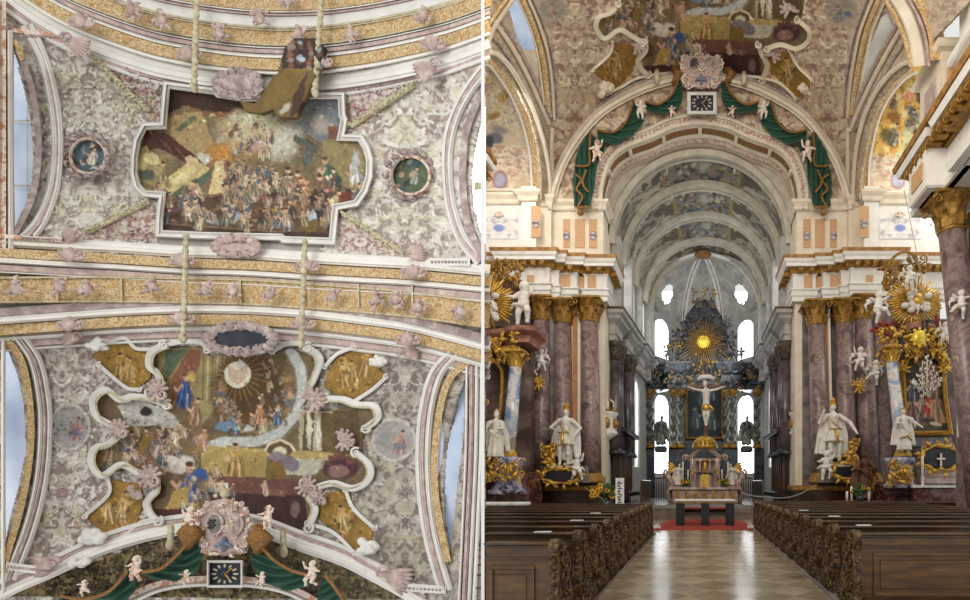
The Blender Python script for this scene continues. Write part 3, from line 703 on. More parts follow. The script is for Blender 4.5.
# inner ring: pink beading and returns deeper into the arch
trim(MB().sweep(INN, [(1.5, 0), (1.5, .12), (0, .2), (-1.5, .2), (-2, .12)], 22.1), warm)
trim(MB().sweep(INN, [(-1.5, 0), (-1.5, .1), (-8, .1), (-8, 0)], 22.1), pinkw)
trim(MB().sweep(INN, [(-7.5, 0), (-7.5, .16), (-10, .2), (-10.5, 0)], 22.1), warm)
bead = MB()
def along(pts, step):
    out = []; acc = 0
    for a, b in zip(pts, pts[1:]):
        L_ = (Vector(b)-Vector(a)).length
        while acc < L_: out.append((Vector(a)+(Vector(b)-Vector(a))*acc/L_, (Vector(b)-Vector(a)).normalized())); acc += step
        acc -= L_
    return out
for p, t in along(INN, 4.2):
    n = Vector((t.y, -t.x)); q = p-n*4.8; bead.ell(P(q.x, q.y, 21.98), (.07, .04, .07), 6, 4)
trim(bead, pink)
def intrados(y0, y1, inset, m):
    mb = MB(); vs = []; n = len(INN); ys = (y0, y1)
    for i, p in enumerate(INN):
        a = INN[max(i-1, 0)]; b = INN[min(i+1, n-1)]; t = (b-a).normalized(); nn = Vector((t.y, -t.x)); q = p-nn*(10+inset)
        w0 = P(q.x, q.y, 22.1)
        for yy in ys: vs.append((w0.x, yy, w0.z))
    mb.add(vs, [(2*i, 2*i+2, 2*i+3, 2*i+1) for i in range(n-1)]); return trim(mb, m)
intrados(22.0, 22.35, 0, warm); intrados(22.35, 22.75, -.8, bronze); intrados(22.75, 23.0, 0, warm); intrados(23.0, 23.3, .5, pinkw); intrados(23.3, 23.55, 1.2, warm)
for k in (-3, -2, -1, 0, 1, 2, 3):            # cross bars in the recessed band
    i = int(len(INN)/2+k*len(INN)/8.5); p = INN[i]; t = (INN[i+1]-INN[i-1]).normalized(); nn = Vector((t.y, -t.x)); q = p-nn*10; c = P(q.x, q.y, 22.1)
    trim(MB().box(c.x-.08, c.x+.08, 22.3, 22.8, c.z-.1, c.z+.06, .02), warm)
# spandrel wall behind the ring, up to the choir vault
trim(MB().sweep(INN, [(0, 0), (9, 0)], 23.5), warm)

choirs = mat('choir_grey_stucco', [(.3, '#97958f'), (.7, '#b5b3ad')], 2, .75, bump=.15, bscale=25)
# ---- choir: walls, barrel vault, apse
def choirw(Y):                                # x of the two walls
    t = (Y-23.3)/(34.5-23.3); return -4.5+.9*t, 4.5-.05*t
def vault_geo(Y):
    a, b = choirw(Y); return (a+b)/2, (b-a)/2
for s, side in ((0, 'west'), (1, 'east')):
    x0, x1 = choirw(23.3)[s], choirw(34.5)[s]; sg = -1 if s == 0 else 1
    def wallp(cv): cv.mix(np.ones(cv.X.shape), '#a3a19b'); cv.noise(3, .15, 4)
    # wall with window openings: u = Y, v = z
    wins = [(24.6, 26.3, 10.8, 13.6), (27.6, 29.3, 10.8, 13.6), (30.7, 32.3, 10.8, 13.6), (28.6, 30.8, 2.6, 8.0)]
    def inwin(u, v, wins=wins):
        k = np.zeros(u.shape, bool)
        for a, b, c, d in wins: k |= (u > a) & (u < b) & (v > c) & (v < d-.6*((u-(a+b)/2)/((b-a)/2))**2)
        return ~k
    param_mesh('wall_'+side, (23.2, .3, 34.5, 15.5), 100, 120, lambda U, V, H, s=s, x0=x0, x1=x1: (x0+(x1-x0)*(U-23.3)/11.2, U, V), wallp, paintm, mask=inwin)
    for i, (a, b, c, d) in enumerate(wins):
        xa = x0+(x1-x0)*((a+b)/2-23.3)/11.2+sg*.5
        MB().box(xa-.02, xa+.02, a-.3, b+.3, c-.2, d+.2).build('window_%d' % (i+1+4*s), pane, kind='structure')
        mb = MB(); xf = xa-sg*.06
        for k in range(5): mb.box(xf-.02, xf+.02, a, b, c+(d-c)*k/4-.02, c+(d-c)*k/4+.02)
        mb.box(xf-.02, xf+.02, (a+b)/2-.02, (a+b)/2+.02, c, d)
        trim(mb, grey)
        fr = MB(); pts = [(a, c), (a, d-.7), ((a+b)/2-.5, d-.1), ((a+b)/2, d), ((a+b)/2+.5, d-.1), (b, d-.7), (b, c)]
        xi = x0+(x1-x0)*((a+b)/2-23.3)/11.2
        fr.tube([(xi, u, v) for u, v in pts], .09, 6); trim(fr, whitel)
    # stepping cornice with ressauts, and capitals below it
    plan = []; Y = 23.4
    pil = [24.0, 26.5, 30.0, 33.2]
    for yc in pil:
        for dy, o in ((-.75, 0), (-.75, .25), (.75, .25), (.75, 0)):
            xx = x0+(x1-x0)*(yc+dy-23.3)/11.2-sg*(.12+o); plan.append((xx, yc+dy))
    pl = plan if s == 0 else plan[::-1]
    pl = pl[::-1]
    pl = plan[::-1] if s == 0 else plan
    pl = [p for p in pl]
    cprof = [(-.4, 8.5), (.05, 8.5), (.05, 8.75), (.12, 8.8), (.02, 8.9), (.02, 9.3), (.15, 9.4), (.3, 9.5), (.35, 9.62), (.5, 9.7), (.55, 9.85), (-.4, 9.9)]
    trim(MB().run(pl[::-1], cprof), choirs); 
    trim(MB().run(pl[::-1], [(-.2, 9.9), (.57, 9.9), (.58, 9.96), (-.2, 9.98)]), mat('dark_cornice_line', [(.4, '#5c4a34'), (.6, '#7a6548')], 4, .5))
    for i, yc in enumerate(pil):
        xx = x0+(x1-x0)*(yc-23.3)/11.2-sg*(.3 if i < 2 else .12)
        MB_ = MB().box(xx-.22, xx+.22, yc-.35, yc+.35, 9.95, 13.8, .05); trim(MB_, choirs)
        for k, dy in enumerate((-.38, .38)):
            if i > 1: continue
            t = thing('column', 'dark marble column on the %s choir wall, %s from the nave' % (side, ('first', 'second', 'third', 'fourth')[i*2+k]),
                      'column', (xx, yc+dy, 3.0), 'dark marble columns along the choir walls')
            MB().lathe((xx, yc+dy, 3.0), [(.3, .3), (.3, 2), (.26, 4.6)], 14).build('shaft', mat('dark_choir_marble', [(.35, '#3b3337'), (.6, '#62555a'), (.75, '#463c40')], 1.6, .25, 0, 0, 8), t)
            MB().lathe((xx, yc+dy, 3.0), [(.42, 0), (.42, .1), (.34, .2), (.3, .32)], 12).build('base', marblek, t)
            mb = MB().lathe((xx, yc+dy, 3.0), [(.27, 4.6), (.3, 4.8), (.42, 5.3), (.48, 5.5), (.3, 5.52)], 12)
            for q in range(8):
                a = q*PI/4; mb.ell((xx+.36*math.cos(a), yc+dy+.36*math.sin(a), 8.3), (.1, .1, .14), 6, 5); mb.ell((xx+.3*math.cos(a+.4), yc+dy+.3*math.sin(a+.4), 8.0), (.08, .08, .12), 6, 5)
            mb.build('capital', mat('dark_capital_bronze', [(.4, '#2e2820'), (.6, '#574a35')], 6, .5, .2, .4), t)
# vault bays
def bay(y0, y1, seed, fres):
    def pnt(cv):                              # X = angle in degrees (-90..90), Y = along the nave * 10
        cv.mix(np.ones(cv.X.shape), '#a5a296'); 
        sv = Canvas(cv.X*1.0, cv.Y*2.2); grotesque(sv, 0, 0, 9, ('#8f8877', '#ada693', '#7c7565', '#625c4f', '#9c916d'), seed); cv.C = sv.C; cv.H = sv.H*.3
        ym = (y0+y1)*5; hb = (y1-y0)*5
        w_ = 27 if fres == 0 else 22
        dk = (np.abs(cv.X) < 46) & (np.abs(cv.Y-ym)/hb+np.abs(cv.X)/55+(fbm(cv.X/5, cv.Y/5, 3, seed)-.5)*1.1 < .85)
        cv.mix(dk*.9, '#51452f')
        m = (np.abs(cv.X) < w_)
        cv.mix(m*1.0, '#7a7466')
        rr = random.Random(seed)
        for k in range(190):
            c = rr.choice(['#3c3026', '#6d7d95', '#b5b0a2', '#7d6345', '#52627d', '#85513c', '#b9ae8c', '#4d5a48', '#352b22', '#9a8450', '#5a4836', '#2a231c'])
            cv.ell(rr.uniform(-w_, w_), ym+rr.uniform(-hb, hb), rr.uniform(1, 4), rr.uniform(.6, 1.8), c, rr.uniform(0, 180), .4, .85, wob=2)
        cv.ell(2, ym, 5, hb*.45, '#bfbaa8', 20, .7, .6, wob=4)
        edge = (np.abs(np.abs(cv.X)-w_) < 1.2); cv.mix(edge*1., '#8a784c')
    def pos(U, V, H):
        Y = V/10; a = np.radians(U); xc = np.interp(Y, [23.3, 34.5], [0, .42]); R = np.interp(Y, [23.3, 34.5], [4.5, 4.02])
        zc = 17.95-R; r = R-H*.06; return xc+r*np.sin(a), Y, zc+r*np.cos(a)
    param_mesh('ceiling', (-92, y0*10, 92, y1*10), 180, 46, pos, pnt, paintm)
for i, (a, b) in enumerate(((23.4, 26.1), (26.1, 29.1), (29.1, 32.1), (32.1, 34.3))): bay(a, b, 21+i*7, i)
mb = MB(); vs = []
for i in range(49):
    a = math.radians(-100+200*i/48)
    for r in (4.42, 6.3): vs.append((r*math.sin(a), 23.62, 13.45+r*math.cos(a)))
mb.add(vs, [(2*i, 2*i+2, 2*i+3, 2*i+1) for i in range(48)]); trim(mb, grey)
def rib(y0, y1, d=.28, m=None):
    xc, R = vault_geo((y0+y1)/2); zc = 17.95-R
    w_ = y1-y0; prof = [(0, 0), (0, .14), (.04*w_, .3), (.16*w_, .3), (.2*w_, .06), (.36*w_, .06), (.4*w_, .24), (.6*w_, .24), (.64*w_, .06), (.8*w_, .06), (.84*w_, .3), (.96*w_, .3), (w_, .14), (w_, 0)]
    mb = MB(); vs = []; n = 48; k = len(prof)
    for i in range(n+1):
        a = math.radians(-92+184*i/n)
        for u, h in prof: vs.append((xc+(R-h)*math.sin(a), y0+u, zc+(R-h)*math.cos(a)))
    mb.add(vs, [(i*k+j, (i+1)*k+j, (i+1)*k+j+1, i*k+j+1) for i in range(n) for j in range(k-1)]); return trim(mb, m or grey)
for a, b in ((23.45, 23.95), (25.85, 26.45), (28.85, 29.45), (31.85, 32.4), (34.0, 34.5)): rib(a, b)
for i, Y in enumerate((24.2, 26.4, 29.4, 32.4)):
    xc, R = vault_geo(Y)
    for a in (-24, 24, -58, 58):
        an = math.radians(a); c = (xc+(R-.25)*math.sin(an), Y, 17.95-R+(R-.25)*math.cos(an)); mb = MB(); mb.ell(c, (.07, .3, .07), 8, 6); trim(mb, grey)
# apse walls and half dome
AP = [(-3.6, 34.4), (-1.35, 38.0), (1.75, 38.0), (4.42, 34.4)]
BOSS = Vector((.2, 33.9, 17.85))
def seg(i, holes, kindn):
    (xa, ya), (xb, yb) = AP[i], AP[i+1]; L_ = math.hypot(xb-xa, yb-ya)
    def msk(u, v):
        k = np.zeros(u.shape, bool)
        for c, w_, z0, z1, rnd_ in holes:
            uu = (u-c)/w_; k |= (np.abs(uu) < 1) & (v > z0) & (v < z1-rnd_*(1-np.sqrt(np.clip(1-uu*uu, 0, 1))))  if not rnd_ == 'o' else ((uu**2+((v-(z0+z1)/2)/((z1-z0)/2))**2) < 1)
        return ~k
    def pnt(cv): cv.mix(np.ones(cv.X.shape), '#a9a7a2'); cv.noise(2, .2, 3)
    param_mesh('wall_apse', (0, .3, L_, 14.0), 90, 200, lambda U, V, H: (xa+(xb-xa)*U/L_, ya+(yb-ya)*U/L_, V), pnt, paintm, mask=msk)
hl = [(1.42, .8, 10.9, 13.7, .6), (1.42, .8, 2.3, 8.1, .7)]
seg(0, hl, 0); seg(1, [(1.5, .5, 12.6, 13.7, .3)], 1); seg(2, [(2.74, .83, 10.9, 13.7, .6), (2.74, .83, 2.3, 8.1, .7)], 2)
# panes behind the apse openings
for nm, pts, m_ in (('window_9', (0, 1), pane), ('window_10', (1, 2), pane), ('window_11', (2, 3), pane)):
    (xa, ya), (xb, yb) = AP[pts[0]], AP[pts[1]]; nx_, ny_ = (ya-yb), (xb-xa); L_ = math.hypot(nx_, ny_); nx_ /= L_; ny_ /= L_
    o = .45; mb = MB(); mb.add([(xa+nx_*o, ya+ny_*o, 2), (xb+nx_*o, yb+ny_*o, 2), (xb+nx_*o, yb+ny_*o, 13.4), (xa+nx_*o, ya+ny_*o, 13.4)], [(0, 1, 2, 3)])
    md = mb.build(nm, m_, kind='structure'); sm_ = md.modifiers.new('t', 'SOLIDIFY'); sm_.thickness = .03
# dome webs with round lights, ribs
def web(a0, a1, y0c, bulge, hole=None):
    pa, pb = Vector((*a0, 13.9)), Vector((*a1, 13.9))
    def pos(U, V, H):                         # U across 0..1, V up 0..1
        e = 1-np.cos(V*PI/2); f = np.sin(V*PI/2)
        x = (pa.x*(1-U)+pb.x*U); y = (pa.y*(1-U)+pb.y*U)
        x = x*(1-e)+BOSS.x*e; y = y*(1-e)+BOSS.y*e; z = 13.9+(BOSS.z-13.9)*f; out = bulge*np.sin(U*PI)*(1-V)
        return x, y+out, z
    def pnt(cv):
        sv = Canvas(cv.X*50, cv.Y*50); grotesque(sv, 25, 20, 9, ('#a5a29c', '#b9b6b0', '#96938c', '#817e78', '#a8a28c'), 5); cv.C = sv.C
    msk = None
    if hole: msk = lambda u, v: ~((((u-hole[0])/.15)**2+((v-hole[1])/.11)**2) < 1)
    param_mesh('ceiling', (0, 0, 1, 1), 40, 40, pos, pnt, paintm, mask=msk)
web((-3.9, 33.2), AP[0], 0, .1); web(AP[0], AP[1], 0, .3, (.38, .3)); web(AP[1], AP[2], 0, .3, (.5, .2)); web(AP[2], AP[3], 0, .3, (.62, .3)); web(AP[3], (4.5, 33.2), 0, .1)
MB().box(-4, 5, 38.6, 38.65, 13.5, 17).build('window_12', pane, kind='structure')
for c in (AP[0], AP[1], AP[2], AP[3]):
    pts = []
    for k in range(14):
        V = k/13; e = 1-math.cos(V*PI/2); f = math.sin(V*PI/2); pts.append((c[0]*(1-e)+BOSS.x*e, c[1]*(1-e)+BOSS.y*e-.05, 13.9+(BOSS.z-13.9)*f))
    pts = [(c[0], c[1]-.05, 8.5)]+pts
    for dx in (-.14, .14): trim(MB().tube([(x+dx, y, z) for x, y, z in pts], .1, 6), white)
mb = MB().lathe((BOSS.x, BOSS.y-.3, BOSS.z-.45), [(.05, 0), (.42, .05), (.6, .18), (.42, .35), (.1, .37)], 14)
mb.build('vault_boss', bronze, label='brown gilded boss where the apse ribs meet', cat='boss')
# transverse arch closing the apse front
# side walls continue between the choir wall end and the apse
for i, c in enumerate(((-3.6, 34.45), (4.45, 34.45))): trim(MB().box(c[0]-.25, c[0]+.25, 34.2, 34.9, .6, 13.4, .04), whitel)

# ---- nave vault above the chancel arch (a barrel seen from below)
RN, ZN = 7.0, 13.75
def Ynave(px, py):
    u = (np.asarray(px, float)-VX)/F; v = (VY-np.asarray(py, float))/F
    # (uY)^2 + (vY + EZ - ZN)^2 = RN^2
    A = u*u+v*v; B = 2*v*(EZ-ZN); C = (EZ-ZN)**2-RN*RN
    d = np.clip(B*B-4*A*C, 0, None); Y = (-B+np.sqrt(d))/(2*A)
    Yw = RN/np.maximum(np.abs(u), 1e-3); zz = EZ+v*Y
    return np.clip(np.where((zz < ZN) & (np.abs(u) > .25), Yw, Y), 13.0, 22.3)
YN = lambda x, y: float(Ynave(x, y))
# ================================================================== SHARED PAINTERS (nave ceiling)
A1 = lambda pts: Q(80, 330, 2.726, pts)
FR_OUT = A1([(215, 52), (330, 45), (350, 70), (520, 65), (575, 50), (632, 75), (640, 110), (615, 190), (600, 215), (690, 220), (740, 210), (800, 215), (812, 240), (775, 265), (765, 330), (792, 370), (795, 410), (740, 430), (690, 420), (640, 430), (615, 440), (630, 500), (620, 548), (510, 522), (330, 512), (195, 522), (200, 470), (190, 400), (130, 370), (60, 398), (32, 350), (60, 318), (105, 310), (90, 270), (50, 232), (32, 190), (65, 163), (110, 188), (190, 190), (240, 200), (215, 150), (190, 110)])
PANELS = {'TL': A1([(35, 72), (85, 35), (120, 28), (152, 58), (188, 60), (192, 130), (155, 160), (125, 152), (80, 122), (60, 95)]),
          'TR': A1([(680, 110), (700, 75), (745, 55), (795, 58), (800, 92), (833, 125), (795, 155), (752, 188), (710, 184), (665, 155)]),
          'BL': A1([(78, 408), (160, 418), (175, 460), (155, 520), (115, 560), (70, 578), (58, 545), (15, 510), (50, 480), (82, 448)]),
          'BR': A1([(635, 450), (720, 438), (742, 490), (795, 538), (795, 572), (752, 602), (700, 550), (655, 520)])}
def a1(x, y): return (80+x/2.726, 330+y/2.726)
def daubs(cv, x0, y0, x1, y1, n, seed):
    """many small brush dabs in lighter and darker tones of what lies beneath"""
    rr = random.Random(seed)
    for k in range(n):
        x = rr.uniform(x0, x1); y = rr.uniform(y0, y1); i = np.searchsorted(cv.gx, x); j = np.searchsorted(cv.gy, y)
        if not (0 < i < len(cv.gx)-1 and 0 < j < len(cv.gy)-1): continue
        c = cv.C[j, i]*rr.choice([.35, .5, .7, 1.35, 1.7, 2.2]); c = np.clip(c*np.array([1, rr.uniform(.9, 1.05), rr.uniform(.75, 1.2)]), 0, .8)
        cv.ell(x, y, rr.uniform(.8, 3.6), rr.uniform(.5, 1.5), c, rr.uniform(0, 180), .5, .7)
CROWD = ['#8f7a5e', '#b3a07a', '#5d4538', '#5c6263', '#a78f7c', '#403a38', '#77735a', '#c0b08a', '#7d5848', '#56606a', '#94815f', '#6b5a48']
def crowd(cv, box, n, h0, h1, seed):
    rr = random.Random(seed); (x0, y0), (x1, y1) = box
    for k in range(n):
        y = y0+(y1-y0)*(k+.5)/n; cv.figure(rr.uniform(x0, x1), y, rr.uniform(h0, h1), rr.choice(CROWD), rr.choice(['#c2a084', '#a9826a', '#d0b294']), rr.uniform(-.35, .35), rr.choice(CROWD))
def fresco2(cv, full=True):
    X0, Y0 = cv.X, cv.Y; cv.warp(1.6, 5)
    cv.mix(np.ones(cv.X.shape), '#6f5d42'); cv.noise(9, .35, 2)
    def E(x, y, rx, ry, c, rot=0, soft=.25, al=1, wob=2): X, Y = a1(x, y); cv.ell(X, Y, rx/2.726, ry/2.726, c, rot, soft, al, 0, wob)
    def Pl(pts, c, al=1, wob=1): cv.poly(A1(pts), c, al, 0, wob)
    def Ln(pts, w_, c, al=1): cv.line(A1(pts), w_/2.726, c, al)
    Pl([(215, 50), (340, 45), (330, 200), (240, 210), (215, 130)], '#8a7a50')
    Pl([(235, 55), (300, 50), (240, 130), (225, 110)], '#51604a'); Pl([(300, 50), (345, 60), (300, 150), (250, 200), (250, 130)], '#7b4a38', .9)
    Pl([(330, 55), (400, 60), (380, 200), (330, 260), (320, 180)], '#8d8258')
    for k in range(5): Ln([(338+k*13, 58), (333+k*12, 190)], 4, '#c0b58c' if k % 2 else '#5d5233', .8)
    E(470, 185, 125, 130, '#5b431f'); E(455, 150, 105, 95, '#4c3517', wob=2)
    for k in range(22):
        t = k/21*PI*1.3-.5; E(480+95*math.cos(t), 180+95*math.sin(t), 22, 12, ['#9b7d4f', '#6d5a3c', '#8f6b57', '#b49a72', '#55606a'][k % 5], k*30, .4, .8)
    for k in range(26):
        t = k/26*2*PI; Ln([(430+42*math.cos(t), 122+42*math.sin(t)), (430+(70+20*(k % 2))*math.cos(t), 122+(70+20*(k % 2))*math.sin(t))], 4, '#8a6c3a', .6)
    E(430, 122, 38, 38, '#d8cdb8', 0, .08, wob=0); Pl([(400, 95), (430, 110), (460, 95), (450, 135), (430, 150), (408, 132)], '#b4947c', .7)
    Ln([(572, 55), (600, 100), (608, 170), (590, 230), (545, 280), (480, 305), (400, 302), (345, 320)], 27, '#b7b9b5')
    Ln([(558, 60), (585, 110), (592, 170), (575, 225), (535, 268), (475, 290), (400, 290)], 4, '#7f7a68')
    Ln([(588, 55), (617, 100), (624, 170), (606, 238), (560, 292), (490, 318)], 3, '#85806f')
    cv.figure(*a1(280, 212), 34, '#35528f', '#c39b80', .1, '#2b4478'); E(302, 128, 16, 16, '#cdb55e', 0, .6, .7)
    cv.figure(*a1(418, 285), 24, '#5b7a92', lean=-.1); cv.figure(*a1(490, 278), 30, '#a8794f', robe2='#c3b58c'); cv.figure(*a1(535, 262), 20, '#4d6480')
    E(395, 262, 30, 14, '#6d8aa0'); E(450, 268, 26, 12, '#b9bfae')
    Pl([(597, 222), (690, 222), (690, 330), (597, 330)], '#a9a083'); Pl([(612, 225), (640, 225), (634, 330), (605, 330)], '#5b4a30'); Pl([(655, 225), (690, 225), (720, 330), (660, 330)], '#62512f')
    E(625, 270, 9, 60, '#c9c4b0', 0, .3); E(650, 285, 8, 50, '#d3cfbf', 0, .3); Pl([(690, 222), (760, 215), (765, 320), (690, 325)], '#57472c')
    Pl([(350, 315), (610, 330), (750, 340), (755, 352), (600, 350), (340, 335)], '#b09a5f'); Pl([(560, 350), (690, 350), (640, 395), (560, 395)], '#b5b09c')
    E(545, 325, 44, 26, '#5c4a2c'); cv.line(A1([(505, 330), (515, 310), (545, 300), (575, 312), (588, 332)]), 2.4, '#d0c8ac'); E(545, 332, 20, 17, '#c9c1a4')
    Pl([(330, 335), (410, 320), (400, 400), (330, 395)], '#a79359'); Pl([(440, 330), (510, 335), (505, 400), (440, 400)], '#9f8a50')
    cv.figure(*a1(424, 405), 36, '#b18f4a', '#c4a27a', 0, '#94733a'); Pl([(512, 360), (562, 358), (560, 415), (510, 412)], '#7b5f2a'); E(537, 345, 25, 14, '#83777c')
    E(575, 365, 28, 22, '#776c72', 30)
    Pl([(375, 398), (600, 410), (615, 455), (375, 440)], '#6a443a'); Pl([(330, 440), (612, 452), (622, 548), (510, 520), (330, 512)], '#3d2420'); Pl([(500, 430), (565, 438), (560, 456), (500, 448)], '#7a544a')
    for k in range(26):
        x = 60+(k*53) % 200; y = 255+(k*37) % 130
        E(x, y, 9+k % 9, 6+k % 7, ['#a88a7c', '#c8b49e', '#5b4330', '#8e6f52', '#41352a', '#b9a184', '#7d5a4a'][k % 7], k*41, .35, .9)
    for x, y, h_, c in ((75, 360, 26, '#8a6f4a'), (130, 345, 26, '#a28170'), (215, 350, 36, '#b39a8b'), (170, 330, 24, '#6d5238'), (250, 330, 26, '#c5b49c'), (100, 300, 20, '#8a5f4c'), (310, 260, 28, '#8e6a4a'), (330, 330, 24, '#b98d73')): cv.figure(*a1(x, y), h_, c, lean=.15)
    Pl([(100, 205), (165, 190), (230, 215), (265, 240), (190, 262), (130, 260)], '#b4b0a8'); 
    for k in range(14): E(115+k*9, 225+(k*17) % 30, 5, 4, '#6a6058' if k % 2 else '#dad5cb', 0, .4, .8)
    E(180, 222, 17, 15, '#231d19', 0, .2); E(45, 350, 10, 40, '#77602a'); Pl([(140, 340), (175, 290), (200, 290), (165, 350)], '#7b6229')
    E(270, 365, 55, 28, '#cdc6b9'); E(245, 255, 30, 16, '#a3a094'); cv.figure(*a1(285, 500), 52, '#3f5f94', '#c99e82', .1, '#b3914b')
    Pl([(255, 440), (300, 420), (290, 500), (225, 505)], '#ad8f4f'); E(330, 395, 24, 20, '#34548c', 40); E(215, 440, 22, 26, '#5b342a')
    Pl([(200, 490), (300, 485), (320, 505), (200, 518)], '#4e2a22')
    E(320, 330, 26, 8, '#8f7440', -60); E(335, 300, 20, 7, '#b58a6c', -50); E(318, 355, 22, 6, '#6e5a3c', -80)
    for k in range(14):
        x = 310+(k*29) % 70; y = 405+(k*23) % 65; E(x, y, 9, 8, ['#b7a291', '#7d6a5c', '#cfc0ad', '#58493c', '#5b7299'][k % 5], k*50, .4, .9)
    Pl([(378, 418), (405, 416), (407, 448), (380, 450)], '#ccc7bb', 1, 0); cv.figure(*a1(505, 450), 16, '#b99d86')
    E(710, 375, 60, 36, '#48272a'); E(705, 385, 34, 20, '#8c6a62'); 
    for k in range(7): E(675+k*11, 360-(k*(6-k))*2, 7, 14, '#6a403d', (k-3)*18, .4)
    E(585, 490, 14, 26, '#77605a')
    crowd(cv, [a1(60, 280), a1(330, 390)], 26, 9, 17, 4); crowd(cv, [a1(370, 200), a1(570, 290)], 18, 7, 13, 5); crowd(cv, [a1(230, 400), a1(420, 500)], 16, 8, 15, 6); crowd(cv, [a1(500, 90), a1(580, 240)], 12, 8, 12, 7)
    daubs(cv, 84, 345, 378, 533, 1100, 3); cv.noise(3, .25, 8); cv.noise(1.3, .2, 12); cv.X, cv.Y = X0, Y0
def ochre_panel(cv, xc, yc, seed, fl=1):
    cv.mix(np.ones(cv.X.shape), '#8f6f30'); cv.noise(8, .25, seed)
    rr = random.Random(seed)
    for k in range(4):
        a = rr.uniform(-9, 9); b = rr.uniform(-9, 9); cv.figure(xc+a, yc+b+12, rr.uniform(20, 30), rr.choice(['#b08d4c', '#a4803f', '#bd9f62']), '#b99a60', rr.uniform(-.3, .3), '#94702f')
    for k in range(10): cv.ell(xc+rr.uniform(-16, 16), yc+rr.uniform(-16, 16), rr.uniform(2, 5), rr.uniform(1, 2.5), rr.choice(['#6a4a1c', '#c2a467', '#543a14']), rr.uniform(0, 180), .4, .8, 0, 2)
    daubs(cv, xc-32, yc-34, xc+32, yc+34, 160, seed); cv.noise(3, .2, seed+1)

# affine map from the ceiling seen in the first room to the nave ceiling
TX = lambda x: 613+(x-113)*.763
TY = lambda y: 10+(y-440)*.80
TI = lambda X, Y: (113+(X-613)/.763, 440+(Y-10)/.80)
T = lambda pts: [(TX(x), TY(y)) for x, y in pts]

